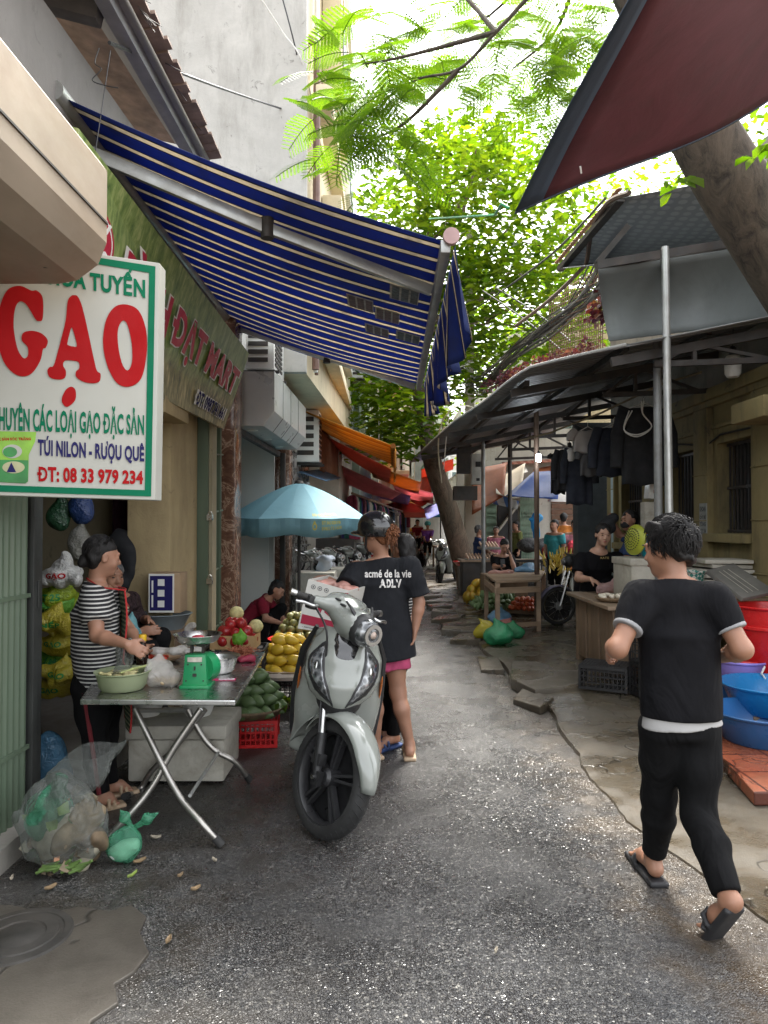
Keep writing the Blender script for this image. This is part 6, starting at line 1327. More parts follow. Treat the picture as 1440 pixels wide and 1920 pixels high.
        g = b.build('grip', RUBBER, t); B().tube([st((-.345, s * .29, 1.115)), st((-.357, s * .32, 1.117))], .019, 12).build('bar_end', STEEL, g)
        b = B(); b.box(st((-.315, s * .205, 1.10)), (.06, .07, .05), rot); b.box(st((-.29, s * .215, 1.075)), (.05, .05, .035), rot); b.build('switch_housing', MATTE, t, bev=.01)
        b = B(); b.tube([st(q) for q in cat_rom([(-.26, s * .20, 1.085), (-.245, s * .235, 1.08), (-.265, s * .28, 1.085), (-.29, s * .315, 1.08)], 4, False)], [.009] * 12 + [.012], 8); b.build('brake_lever', STEEL, t)
    b = B(); b.tube([st(q) for q in cat_rom([(-.28, -.2, 1.08), (-.16, -.17, .98), (-.15, -.12, .80), (-.10, -.11, .6), (-.04, -.1, .42)], 5, False)], .006, 6); b.build('brake_hose', BLACKP, t)
    b = B()
    for q in ((-.235, -.10, 1.145), (-.20, -.085, 1.125)): b.ell(st(q), (.03, .014, .007), rot)
    b.build('cowl_slot', MATTE, hc_)
    return t
hero = make_scooter('grey white scooter with its front wheel turned, parked nose towards the viewer', 37)
gc = G(622, 1566); hero.location = (gc.x - .055, gc.y, 0); hero.rotation_euler = (R(-8), 0, R(-86))
HS = hero
q = G(824, 1096); dup(hero, (q.x, q.y, 0), R(-118), 'white scooter with black trim parked at the kerb by the leaning tree')
q = G(790, 1064); dup(hero, (q.x, q.y, 0), R(-100), 'scooter ridden by the person in purple coming up the lane')
for k, (px, Y, a, s) in enumerate(((596, 10.6, -80, 'scooter under the parasol with pale cloth on its seat'), (630, 11.6, -70, 'dark scooter parked second behind the blue parasol'), (662, 12.6, -75, 'scooter parked just behind the helmet of the printed tee woman'))):
    q = P(px, 1000, Y); dup(hero, (q.x, Y, 0), R(a), s)
J = pose(P(800, 1000, 25.9).x, 25.9, 262, 1.6, 0)
fp = far_person('rider in purple jacket and teal cap steering a scooter up the lane', 802, 985, 25.7, 265, 1.6, PURT, True, .016)[0]
q = P(802, 985, 25.7); S = Sdf(.02, .02); S.ell(q + V(0, 0, .06), (.12, .13, .10)); S.ell(q + V(0, -.12, .04), (.08, .08, .015)); sobj('cap', S.mesh(), M('teal cap', (.05, .35, .38), .6), fp)
far_person('pillion passenger in red seen behind the purple rider', 783, 980, 26.6, 265, 1.55, MAROON, True, .018)
# carton carried on the scooter, filled with meat
bt = thing('carton_box', 'white carton with crimson print full of raw pork balanced on the scooter', 'box', P(612, 1190, 4.45), local=False)
Yb = 4.42; a, c_, d, e = P(578, 1086, Yb), P(655, 1108, Yb - .06), P(632, 1190, Yb - .06), P(558, 1178, Yb)
bk = V(.10, .36, .0); NVt = bk
CW_ = M('white carton', (.62, .61, .57), .6, .05, 3, .05, 40, dirt=.12, dcol=(.4, .36, .3)); CR = M('carton crimson', (.36, .015, .05), .55, .06)
b = B(); tl, trr, br, bl = a, c_, d, e
for p_, q_ in ((tl, trr), (trr, trr + bk), (trr + bk, tl + bk), (tl + bk, tl)):
    lo = lambda r: r + ((bl - tl) if (r - tl).length < (r - trr).length or (r - tl - bk).length < 1e-4 else (br - trr))
    pairs = {0: bl}
def wallq(p1, p2, p3, p4, th): b.hexa([p1, p2, p3, p4], [x + th for x in (p1, p2, p3, p4)])
n0 = bk.normalized() * .006; wallq(tl, trr, br, bl, n0); wallq(tl + bk, trr + bk, br + bk, bl + bk, -n0); sx = (trr - tl).normalized() * .006; wallq(tl + n0, tl + bk - n0, bl + bk - n0, bl + n0, sx); wallq(trr + n0, trr + bk - n0, br + bk - n0, br + n0, -sx); wallq(bl + n0, br + n0, br + bk - n0, bl + bk - n0, V(0, 0, .006))
b.build('carton', CW_, bt, smooth=0)
cq = lambda u, v, o=.002: bl.lerp(br, u).lerp(tl.lerp(trr, u), v) - bk.normalized() * o
b = B(); b.flat([cq(.04, .11), cq(.97, .08), cq(.97, .27), cq(.04, .30)]); b.build('print_band', CR, bt, smooth=0)
b = B(); b.flat([cq(x, y) for x, y in ((1, .95), (.75, .9), (.5, .75), (.36, .55), (.40, .42), (.47, .38), (.5, .5), (.6, .66), (.78, .78), (1, .82))]); b.flat([cq(x, y) for x, y in ((.50, .60), (.62, .68), (.78, .66), (.95, .60), (.95, .35), (.74, .34), (.56, .42))]); b.flat([cq(x, y, .003) for x, y in ((.27, .48), (.29, .48), (.33, .62), (.40, .70), (.38, .70), (.31, .63))]); b.build('print_swoosh', CR, bt, smooth=0)
b = B()
for u in (.16, .32, .48):
    ring = lambda r: [cq(u + r * math.cos(t), .88 + r * .85 * math.sin(t)) for t in [i * .5236 for i in range(12)]]; b.flat(ring(.055), [ring(.042)]); b.flat([cq(u + .02 * math.cos(t), .88 + .02 * math.sin(t)) for t in [i * 1.2566 for i in range(5)]])
text_on(b, 'POSSIBILITÉS INFINIES •', lambda u, v: cq(.90 - .8 * u, .065 - .03 * v - .012 * (1 - u)), .02); b.build('print_marks', M('carton ink', (.05, .05, .06), .6), bt, smooth=0)
PORK = M('pork skin', (.40, .22, .18), .4, .3, 12, .2, 40, dirt=.4, dcol=(.5, .12, .10), dscale=9); 
for k, (u, v_, r, l) in enumerate(((.25, .3, .034, 'pale pork cut at the near corner of the carton'), (.55, .5, .036, 'pinkish pork cut in the middle of the carton'), (.8, .35, .034, 'fatty pork cut next to the woman in the carton'))):
    S = Sdf(.007, .02); q = tl.lerp(trr, u) + bk * v_ + V(0, 0, -.03); S.cap(q - V(.05, 0, .01), q + V(.05, .05, .01), r, r * .8); S.cap(q + V(-.04, -.02, .02), q + V(.04, .1, .015), r * .6, r * .6); tag(sobj('pork_cut', S.mesh(noise=.008, nscale=45), PORK), l, 'meat', 'pork in the carton')
# ---------------------------------------------------------------- folding steel table and what stands on it
TZ = .70; tA, tB, tC, tD = G(150, 1311, TZ), G(441, 1313, TZ), G(497, 1222, TZ), G(215, 1222, TZ)
tb = thing('folding_table', 'stainless steel folding table with crossed curved pipe legs at the shop door', 'table', ((tA + tC) / 2).to_tuple()[:2] + (0,))
b = B(); b.hexa([q + V(0, 0, -.028) for q in (tA, tB, tC, tD)], [tA, tB, tC, tD]); b.build('tabletop', STEEL, tb, smooth=0, bev=.006)
def leg(pts, foot=True):
    q = cat_rom(pts, 6, False); l_ = B().tube(q, .0165, 12).build('leg', M('worn pipe', (.42, .40, .37), .35, .2, 5, .08, 60, .9, .4, (.12, .10, .08), 8), tb)
    if foot: d = (q[-1] - q[-3]).normalized(); B().tube([q[-1] - d * .035, q[-1] + d * .015], .021, 12).build('rubber_foot', RUBBER, l_)
g = lambda px, py: G(px, py) + V(0, 0, .02)
leg([P(254, 1330, 3.68), P(300, 1425, 3.6), P(338, 1496, 3.52), P(380, 1545, 3.45), g(412, 1588)]); leg([P(376, 1330, 3.66), P(325, 1405, 3.62), P(285, 1475, 3.58), P(240, 1530, 3.52), g(192, 1585)])
leg([P(352, 1330, 4.22), P(378, 1378, 4.22), P(405, 1408, 4.22), P(440, 1428, 4.23), g(466, 1466)]); leg([P(385, 1330, 4.22), P(330, 1400, 4.22), P(285, 1445, 4.22), P(262, 1480, 4.22), g(235, 1500)])
b = B(); b.tube([P(356, 1492, 3.5), P(410, 1410, 4.22)], .009, 8); b.build('brace', GALV, tb)
b = B(); b.tube([P(254, 1332, 3.68), P(352, 1332, 4.45)], .012, 8); b.tube([P(376, 1332, 3.66), P(385, 1332, 4.45)], .012, 8); b.build('under_rail', GALV, tb)
# tub, bottle, scale, bowls
q = G(222, 1297, TZ) + V(0, .06, 0); t = thing('plastic_tub', 'shallow translucent green tub of vegetable scraps at the table corner', 'tub', q)
b = B(); b.lathe([(.001, .003), (.105, .003), (.118, .02), (.132, .085), (.142, .092), (.142, .097), (.128, .092), (.114, .02), (.1, .01), (.001, .01)], q, 36); b.build('bowl', M('cloudy green plastic', (.42, .48, .30), .35, .08, 4, .03, 30, trans=.4), t)
SCR = M('vegetable scraps', (.40, .36, .18), .6, .6, 30, .5, 60); b = B(); rg = random.Random(2)
for i in range(34): a = rg.uniform(0, 6.28); r = rg.uniform(0, .11); p = q + V(r * math.cos(a), r * math.sin(a), .07 + .02 * rg.random()); b.ell(p, (.03 * rg.random() + .008, .012, .008), Matrix.Rotation(a * 3, 3, 'Z'), 6, 4)
b.build('scraps', SCR, t); b = B(); b.tube([q + V(-.02, 0, .09), q + V(.13, .06, .115)], .006, 6); b.tube([q + V(0, -.03, .09), q + V(.11, .1, .11)], .005, 6); b.build('stalk', M('pale stalk', (.42, .46, .18), .6), t)
def sbag(name, prims, mat, label, noise=.012, ns=28, vox=.008, group=None, cat='bag', parent=None, seed=1):
    S = Sdf(vox, .04)
    for p in prims: S.cap(*p)
    o = sobj(name, S.mesh(noise=noise, nscale=ns, seed=seed), mat, parent)
    return tag(o, label, cat, group) if parent is None else o
sbag('plastic_bag', [(q + V(-.01, .02, .10), q + V(.0, .03, .17), .05, .035), (q + V(0, .03, .17), q + V(.03, .03, .24), .03, .012), (q + V(0, .03, .17), q + V(-.05, .03, .23), .025, .01)], CLEARBAG, 'knotted clear plastic bag standing in the green tub', .010, 55, .006)
q2 = G(300, 1290, TZ) + V(.0, .05, .0); sbag('plastic_bag', [(q2 + V(-.03, 0, .05), q2 + V(.05, 0, .045), .065, .05), (q2 + V(-.06, 0, .09), q2 + V(-.085, 0, .15), .03, .008), (q2 + V(.0, .02, .1), q2 + V(-.03, .02, .14), .03, .008)], WHITEBAG, 'milky plastic bag of peeled roots next to the green scale', .010, 45, .006)
b = B(); rg = random.Random(6)
for i in range(7): b.ell(q2 + V(rg.uniform(-.04, .08), rg.uniform(-.03, .03), .025), (.035, .022, .02), Matrix.Rotation(i, 3, 'Z'))
tag(b.build('peeled_roots', M('peeled root', (.55, .42, .26), .6, .2, 14)), 'peeled pale roots inside the milky bag on the table', 'vegetables')
q = G(267, 1268, TZ); t = thing('sauce_bottle', 'dark soy sauce bottle with yellow cap standing on the steel table', 'bottle', q)
B().lathe([(.001, 0), (.034, 0), (.036, .01), (.036, .06), (.033, .11), (.022, .165), (.017, .195), (.017, .20)], q, 20).build('bottle', M('dark sauce glass', (.018, .006, .004), .08, .2, 4, 0, coat=.5), t)
B().lathe([(.0365, .012), (.0368, .06)], q, 20).build('paper_label', M('orange label', (.60, .18, .02), .5, .4, 30), t); B().lathe([(.001, .235), (.019, .235), (.021, .23), (.021, .198), (.001, .198)], q, 20).build('cap', M('yellow cap', (.70, .42, .01), .35), t)
q = G(365, 1291, TZ) + V(0, .055, 0); t = thing('kitchen_scale', 'green spring scale with steel pan standing on the steel table', 'scale', q)
GS = M('scale green paint', (.015, .27, .10), .35, .12, 6, .05, 50, dirt=.25, dcol=(.1, .12, .06), dscale=7)
b = B(); b.hexa([q + V(x, y, .012) for x, y in ((-.066, -.06), (.066, -.06), (.066, .06), (-.066, .06))], [q + V(x, y, .175) for x, y in ((-.054, -.05), (.054, -.05), (.054, .05), (-.054, .05))]); b.build('housing', GS, t, bev=.008)
b = B(); b.box(q + V(0, 0, .008), (.155, .14, .016)); b.build('foot_plate', GS, t, bev=.004); b = B(); b.lathe([(.001, -.04), (.075, -.04), (.078, 0), (.075, .02), (.001, .02)], q + V(.045, .03, .1), 28, Matrix.Rotation(R(62), 3, 'Z') @ Matrix.Rotation(R(90), 3, 'Y')); b.build('dial_case', GS, t)
b = B(); b.box(q + V(0, -.0565, .15), (.075, .003, .024), Matrix.Rotation(-.06, 3, 'X')); b.build('paper_label', M('worn paper', (.55, .52, .45), .7, .3, 30), t)
b = B()
for x, z in ((-.035, .125), (.035, .125), (-.045, .04), (.045, .04)): b.ell(q + V(x, -.0585 + .0 * z + (.1 - z) * .01, z), .0045, n=8, m=5)
b.box(q + V(0, -.0585, .105), (.008, .004, .02)); b.box(q + V(0, -.060, .07), (.02, .004, .016)); b.build('rivet', DARKIRON, t)
b = B(); b.box(q + V(-.03, 0, .2), (.012, .03, .06)); b.box(q + V(.03, 0, .2), (.012, .03, .06)); b.box(q + V(0, 0, .225), (.1, .05, .012)); b.build('pan_support', DARKIRON, t)
B().lathe([(.001, .232), (.09, .234), (.105, .243), (.122, .272), (.127, .274), (.127, .277), (.118, .274), (.10, .248), (.088, .239), (.001, .237)], q, 40).build('pan', STEEL, t)
b = B(); b.ell(q + V(.0, .01, .255), (.035, .02, .014)); tag(b.build('meat_scrap', M('raw red', (.42, .03, .05), .4, .4, 20)), 'bit of red meat lying in the scale pan', 'meat')
q = G(404, 1268, TZ); tag(B().lathe([(.001, .003), (.07, .003), (.085, .02), (.105, .085), (.118, .095), (.118, .099), (.1, .09), (.08, .022), (.068, .01), (.001, .01)], q + V(0, .1, 0), 36).build('steel_bowl', STEEL), 'deep stainless mixing bowl next to the green scale', 'bowl')
q = G(300, 1240, TZ); t = thing('serving_plate', 'round brown plate of cut tomato and greens on the steel table', 'plate', q); B().lathe([(.001, .004), (.1, .006), (.125, .022), (.128, .024), (.1, .014), (.001, .01)], q, 30).build('dish', CARD, t)
b = B(); rg = random.Random(12)
for i in range(14): b.ell(q + V(rg.uniform(-.07, .07), rg.uniform(-.06, .06), .025), (.028, .012, .014), Matrix.Rotation(i, 3, 'Z') @ Matrix.Rotation(i * .7, 3, 'X'))
b.build('tomato_slices', M('cut tomato', (.62, .06, .03), .35, .3, 18), t)
q = G(458, 1240, TZ); S = Sdf(.006, .02)
for i in range(7): a = i * .9; S.cap(q + V(.05 * math.cos(a), .04 * math.sin(a), .015), q + V(.06 * math.cos(a + 1), .05 * math.sin(a + 1), .02), .016)
tag(sobj('net_bag', S.mesh(noise=.006, nscale=70), M('crimson net', (.28, .02, .05), .6, .5, 60)), 'flat crimson net bag crumpled near the table corner', 'bag')
b = B(); rg = random.Random(8)
for i in range(260): p = q + V(rg.gauss(-.03, .03), rg.gauss(.09, .03), .02 + .05 * rg.random()); d = V(rg.gauss(0, 1), rg.gauss(0, 1), rg.gauss(0, .4)).normalized(); b.tube([p - d * .02, p, p + d * .02 + V(0, 0, .008)], .0022, 3)
tag(b.build('shaved_shreds', M('orange brown shreds', (.36, .12, .06), .6, .3)), 'heap of reddish brown shredded net beside the steel bowl', 'shreds')
q = G(420, 1275, TZ); b = B(); b.box(q + V(0, 0, .003), (.13, .05, .002), Matrix.Rotation(.1, 3, 'Z')); t = b.build('price_tag', M('tag pink', (.62, .05, .16), .5)); tag(t, 'pink and white paper tag lying flat on the steel table', 'paper tag'); B().box(q + V(.015, 0, .0045), (.085, .034, .001), Matrix.Rotation(.1, 3, 'Z')).build('white_field', M('tag paper', (.6, .6, .6), .6, .4, 40), t)
q = G(352, 1208, TZ) + V(0, -.0, .0); sbag('plastic_bag', [(q + V(0, 0, .03), q + V(.01, 0, .1), .05, .03), (q + V(.01, 0, .1), q + V(.03, 0, .14), .02, .03)], WHITEBAG, 'white crumpled bag standing behind the scale pan', .010, 45, .007)
q = J0 = P(246, 1172, 4.3); sbag('plastic_bag', [(q, q + V(0, 0, -.05), .04, .055), (q, q + V(.005, 0, .08), .02, .008), (q + V(0, 0, -.07), q + V(.01, 0, -.12), .05, .03)], bagm('blue yellow bag', (.22, .50, .55), .6), 'pale blue and yellow bag held up by the striped woman', .008, 50, .006)
q = P(330, 1215, 4.4); S = Sdf(.008, .02); 
for i in range(6): S.ell(q + V(-.12 + i * .05, .03 * (i % 2), -.02), (.04, .05, .022))
tag(sobj('paper_wrap', S.mesh(noise=.008, nscale=50), WHITEBAG), 'crumpled white wrapping lying along the far edge of the steel table', 'wrapping')
# styrofoam box with white bowls under the table
q0, q1 = G(237, 1470), G(421, 1470); wdt = q1.x - q0.x; cx = (q0.x + q1.x) / 2; t = thing('foam_box', 'dirty styrofoam box with lid standing under the steel table', 'box', (cx, q0.y + .23, 0))
b = B(); b.box((cx, q0.y + .23, .135), (wdt - .01, .45, .25)); b.build('box_body', FOAM, t, bev=.018); b = B(); b.box((cx, q0.y + .23, .305), (wdt + .02, .475, .085)); b.build('lid', FOAM, t, bev=.018)
for px, l in ((276, 'white bowl nearer the striped woman on the styrofoam box'), (372, 'white bowl by the table legs on the styrofoam box')): q = P(px, 1345, q0.y + .25); q.z = .348; tag(B().lathe([(.001, 0), (.075, 0), (.085, .02), (.105, .085), (.112, .09), (.1, .086), (.08, .02), (.001, .012)], q, 30).build('white_bowl', WHITEP), l, 'bowl', 'white bowls')
# rubbish bags and litter
q = G(95, 1648) + V(0, .12, 0); t = thing('rubbish_bag', 'large clear rubbish bag stuffed with scraps beside the green shutter', 'rubbish bag', q)
S = Sdf(.009, .06); S.ell(q + V(0, 0, .16), (.185, .15, .17)); S.ell(q + V(-.02, 0, .27), (.16, .13, .14)); S.cut(q + V(0, 0, .01), (0, 0, -1))
sobj('clear_film', S.mesh(noise=.02, nscale=30), CLEARBAG, t)
b = B(); b.sheet(lambda u, v: q + V(.02 + (.13 + .03 * v + .012 * math.sin(9 * v + 5 * u)) * math.cos(6.283 * u) + .09 * v, (.09 - .05 * v) * math.sin(6.283 * u) + .03 * v, .34 + v * (.17 + .06 * math.cos(6.283 * u + .6) + .015 * math.sin(19 * u))), 40, 8); b.build('bag_mouth', CLEARBAG, t)
for sd, mt, blobs in ((1, M('scrap tan', (.20, .15, .09), .7, .4, 20), ((.05, -.02, .14, .1), (-.04, .02, .09, .09), (.09, 0, .22, .07))), (2, M('scrap pale', (.32, .29, .22), .7, .3, 20), ((-.07, -.03, .12, .08), (.02, -.05, .2, .07), (.1, -.02, .08, .06))), (3, M('husk brown', (.12, .085, .05), .8, .4, 20), ((.12, .0, .14, .06), (0, .03, .05, .11)))):
    S = Sdf(.009, .02)
    for x_, y_, z_, r_ in blobs: S.ell(q + V(x_, y_, z_), (r_, r_ * .85, r_ * .7))
    sobj('rotting_scraps', S.mesh(noise=.03, nscale=42, seed=sd), mt, t)
S = Sdf(.01, .03); S.ell(q + V(-.06, -.02, .25), (.11, .10, .11)); S.cap(q + V(-.05, -.03, .33), q + V(-.02, 0, .39), .04, .03); sobj('green_inner_bag', S.mesh(noise=.012, nscale=40), GREENBAG, t)
b = B(); rg = random.Random(14)
for i in range(90):
    a = rg.uniform(0, 6.28); r = .145 * math.sqrt(rg.random()); z = rg.uniform(.02, .30); p = q + V(r * math.cos(a) * 1.1, r * math.sin(a) * .9, z); b.m = rg.choice([0, 0, 1, 2, 2, 3]); w_ = rg.uniform(.025, .10); m3 = Matrix.Rotation(rg.uniform(0, 6), 3, 'Z') @ Matrix.Rotation(rg.uniform(0, 3), 3, 'X'); e_ = [rg.uniform(-.02, .02) for _ in range(5)]; b.sheet(lambda u, v: p + m3 @ V((u - .5) * w_ * (1 - .6 * abs(v - .5)), (v - .5) * w_ * .7, e_[int(u * 4)] * v + .012 * math.sin(u * 5 + e_[0] * 90)), 4, 3)
b.m = 2
for i in range(16): b.tube([q + V(-.06 + .012 * i, -.13 + .006 * (i % 4), .03 + .012 * (i % 3)), q + V(.0 + .012 * i, -.12, .05 + .01 * (i % 4))], .007, 6)
b.build('scraps', [M('scrap tan', (.20, .15, .09), .7, .4, 20), M('scrap pale', (.32, .29, .22), .7, .3, 20), M('scrap green', (.10, .17, .04), .6, .4, 20), M('scrap orange', (.28, .13, .06), .6, .3, 20)], t)
q = G(226, 1628) + V(0, .06, 0); t = thing('knotted_bag', 'small knotted thin green bag with white contents lying by the table foot', 'bag', q)
S = Sdf(.006, .03); S.ell(q + V(0, 0, .075), (.082, .075, .078)); S.cap(q + V(.01, 0, .13), q + V(.03, 0, .16), .03, .012); sobj('film', S.mesh(noise=.008, nscale=45), GREENBAG, t)
for a, e in ((V(.03, 0, .155), V(-.03, .01, .235)), (V(.03, 0, .155), V(.15, 0, .225))): S = Sdf(.005, .01); m = q + a.lerp(e, .6); S.cap(q + a, m, .010, .024); S.cap(m, q + e, .024, .008); sobj('bag_ear', S.mesh(noise=.005, nscale=60), GREENBAG, t)
S = Sdf(.007, .02); S.ell(q + V(-.01, -.01, .05), (.055, .05, .035)); S.ell(q + V(.02, 0, .075), (.05, .045, .03)); sobj('contents', S.mesh(noise=.006, nscale=50), M('white contents', (.65, .66, .62), .6), t)
LIT = [M('litter leaf', (.22, .15, .08), .7, .4, 30), M('litter pale', (.36, .31, .24), .7, .3, 30), M('litter green', (.20, .27, .05), .6, .3, 30)]
rg = random.Random(31)
LS = .72
for k, (px, py, s, l, m) in enumerate(((292, 1575, .035, 'pale curled peel on the asphalt by the small green bag', 1), (262, 1620, .04, 'brown leaf lying just below the small green bag', 0), (402, 1618, .022, 'cream scrap on the road below the table foot', 1), (248, 1646, .04, 'green stalk on the ground before the rubbish bag', 2), (95, 1670, .035, 'brown scrap lying at the bottom of the rubbish bag', 0), (367, 1672, .03, 'dry leaf in the middle of the dark wet stain', 0), (316, 1770, .03, 'narrow dry leaf farther along the worn asphalt', 0), (22, 1652, .02, 'pale crumb near the shutter foot', 1), (338, 1647, .02, 'tiny tan crumb near the wet stain', 0), (640, 1330 + 120, .03, 'thin twig on the road behind the scooter', 0), (930, 1790, .015, 'white speck of litter on the road', 1))):
    s *= LS; p = G(px, py); b = B(); a = rg.uniform(0, 6.28); b.sheet(lambda u, v: p + V((u - .5) * 2 * s * math.cos(a) - (v - .5) * s * (.3 if m == 2 else .9) * math.sin(a) * math.sin(math.pi * (u * .86 + .07)), (u - .5) * 2 * s * math.sin(a) + (v - .5) * s * (.3 if m == 2 else .9) * math.cos(a) * math.sin(math.pi * (u * .86 + .07)), .006 + .014 * abs(u - .5) + .012 * (v - .5) ** 2 * 4), 6, 4); tag(b.build('litter', LIT[m], solid=.0015), l, 'litter', 'scraps of litter on the road', 'thing')
# ---------------------------------------------------------------- fruit
def fruitm(name, c1, c2, sc=3, rough=.4, spot=None):
    m, n, l, p = newmat(name); co = coords(n, l); oi = n.new('ShaderNodeObjectInfo'); f = nz(n, l, co, sc * 6, 4); c = ramp(n, l, f, [(.35, c1), (.65, c2)]); c = mixc(n, l, mth(n, l, 'MULTIPLY', oi.outputs['Random'], .45), c, [x * .6 for x in c2])
    if spot: c = mixc(n, l, ramp(n, l, nz(n, l, co, 90, 2), [(.62, 0), (.7, .7)]), c, spot)
    l.new(c, p.inputs['Base Color']); p.inputs['Roughness'].default_value = rough; bump(n, l, nz(n, l, co, 200, 2), p, .06, .002); return m
def fruit(name, prof, mat, sx=1, stem=None, bend=0):
    b = B(); b.lathe(prof, n=18, sx=sx)
    if bend: b.v = [(x + bend * z * z, y, z) for x, y, z in b.v]
    o = b.build(name, mat, smooth=80)
    if stem: s_ = B().tube([(0, 0, prof[-1][1] - .004), (.004, 0, prof[-1][1] + .008)], .005, 6).build('stem', stem, o)
    o.location = (0, -50, -5); return o
elp = lambda a, c, e=1.0: [(max(1e-5, a * math.sin(math.pi * i / 12) ** e), -c * math.cos(math.pi * i / 12)) for i in range(13)]
STEM = M('fruit stem', (.08, .05, .02), .8)
def pile(proto, c, r, layers, step, label, group, hstep=.8, rg=None, cat=None, tilt=1.2, dome=1.0, name=None):
    rg = rg or random.Random(int(c[0] * 100 + c[1] * 10)); k = 0; first = True
    for L in range(layers):
        rr = r * (1 - L / layers * dome)
        for ring in range(0, 9):
            q = rr - ring * step
            if q < -step * .3: break
            q = max(q, 0); n = max(1, int(2 * math.pi * q / step))
            for i in range(n):
                if ring > 1 and L < layers - 1 and q > 0: continue
                a = 2 * math.pi * i / n + L * .5 + rg.uniform(-.1, .1)
                o = dup(proto, (c[0] + q * math.cos(a), c[1] + q * math.sin(a), c[2] + L * step * hstep + rg.uniform(-.006, .006)), label=label, group=group, scale=rg.uniform(.9, 1.1), rot=(rg.uniform(-tilt, tilt) + (math.pi / 2 if tilt < 1 else 0), rg.uniform(-.3, .3), rg.uniform(0, 6.28) if tilt >= 1 else rg.uniform(.6, 1.8)))
                o['category'] = cat or 'fruit'
protos = []
def mkf(*a, **k): o = fruit(*a, **k); protos.append(o); return o
MG = mkf('green_mango', [(max(1e-5, .047 * math.sin(math.pi * i / 14) ** .8 * (1.12 - .25 * i / 14)), -.085 + .17 * i / 14) for i in range(15)], fruitm('green mango skin', (.10, .17, .065), (.16, .235, .10), 3, .4), .85, None, 2.0)
MY = mkf('yellow_mango', [(max(1e-5, .046 * math.sin(math.pi * i / 14) ** .8 * (1.15 - .3 * i / 14)), -.085 + .17 * i / 14) for i in range(15)], fruitm('yellow mango skin', (.62, .38, .02), (.72, .50, .05), 3, .4), .85, STEM, 1.5)
OL = mkf('olive_fruit', elp(.042, .044, .85), fruitm('sapodilla skin', (.13, .12, .035), (.20, .20, .06), 3, .5), 1, STEM)
AP = mkf('red_fruit', elp(.05, .044, .8), fruitm('red fruit skin', (.30, .008, .015), (.46, .03, .03), 3, .25, (.5, .25, .1)), 1, STEM)
OR = mkf('small_orange', elp(.035, .033, .85), fruitm('orange skin', (.42, .24, .02), (.30, .28, .03), 4, .45), 1, STEM)
PA = mkf('papaya', [(max(1e-5, .075 * math.sin(math.pi * i / 14) ** .8 * (.75 + .45 * i / 14)), -.14 + .28 * i / 14) for i in range(15)], fruitm('papaya skin', (.52, .26, .02), (.40, .32, .03), 2, .4), 1, STEM)
TO = mkf('tamarillo', elp(.035, .04, .85), fruitm('tamarillo skin', (.50, .05, .02), (.55, .14, .04), 3, .3), 1)
def crate(c, sz, rz, mat, label, group=None, lid=False, cat='crate'):
    t = thing('plastic_crate', label, cat, c, group, local=True); w, d, h = sz; b = B(); th = .008
    def side(p0, p1, n_):
        p0, p1 = Vector(p0), Vector(p1); nr = V(0, 0, 1)
        for z in (.012, h * .30, h * .56, h * .8, h - .012): b.bar(p0 + nr * z, p1 + nr * z, .024 if z in (.012, h - .012) else .010, th + (.008 if z > h - .02 else 0), up=V(0, 0, 1).cross(p1 - p0))
        for i in range(n_ + 1): q = p0.lerp(p1, i / n_); b.bar(q, q + nr * h, .022 if i in (0, n_) else .008, th, up=(p1 - p0).cross(nr))
    x, y = w / 2, d / 2; side((-x, -y, 0), (x, -y, 0), 11); side((-x, y, 0), (x, y, 0), 11); side((-x, -y, 0), (-x, y, 0), 8); side((x, -y, 0), (x, y, 0), 8); b.build('lattice_wall', mat, t, smooth=0)
    b = B()
    for i in range(12): b.bar((-x + w * i / 11, -y, .008), (-x + w * i / 11, y, .008), .010, .008)
    for i in range(9): b.bar((-x, -y + d * i / 8, .010), (x, -y + d * i / 8, .010), .010, .008)
    b.build('lattice_floor', mat, t, smooth=0)
    if lid:
        b = B()
        for i in range(14): b.bar((-x + w * i / 13, -y, h + .004), (-x + w * i / 13, y, h + .004), .010, .008)
        for i in range(10): b.bar((-x, -y + d * i / 9, h + .006), (x, -y + d * i / 9, h + .006), .010, .008)
        b.build('lattice_top', mat, t, smooth=0)
    t.location = c; t.rotation_euler = (0, 0, rz); return t
WICK = M('woven bamboo', (.20, .14, .085), .75, .4, 30, .8, 110)
def basket(c, r, label, h=.07, mat=None, name='wicker_basket', group=None):
    b = B(); b.lathe([(.001, 0), (r * .75, 0), (r * .93, h * .55), (r, h), (r * 1.03, h), (r * 1.03, h + .012), (r * .98, h + .012), (r * .88, h * .5), (r * .7, .014), (.001, .014)], c, 40); return tag(b.build(name, mat or WICK), label, 'basket', group)
# green mangoes on red crate
c = V(-.96, 5.12, 0); crate((c.x, c.y, 0), (.38, .32, .19), .1, REDP, 'bright red plastic crate under the basket of green mangoes'); basket((c.x, c.y, .195), .27, 'dark wicker basket heaped with green mangoes', .06)
pile(MG, (c.x, c.y, .255), .215, 4, .088, 'green mango in the wicker basket on the red crate', 'green mangoes', .78, tilt=.35, dome=.8)
b = B(); leaf_cloud(b, random.Random(4), [c + V(.27, .02, .29), c + V(.25, -.05, .26)], 5, .11, .02); tag(b.build('mango_leaves', LEAF, smooth=0), 'loose green leaves poking out from the green mango basket', 'leaves', None, 'thing')
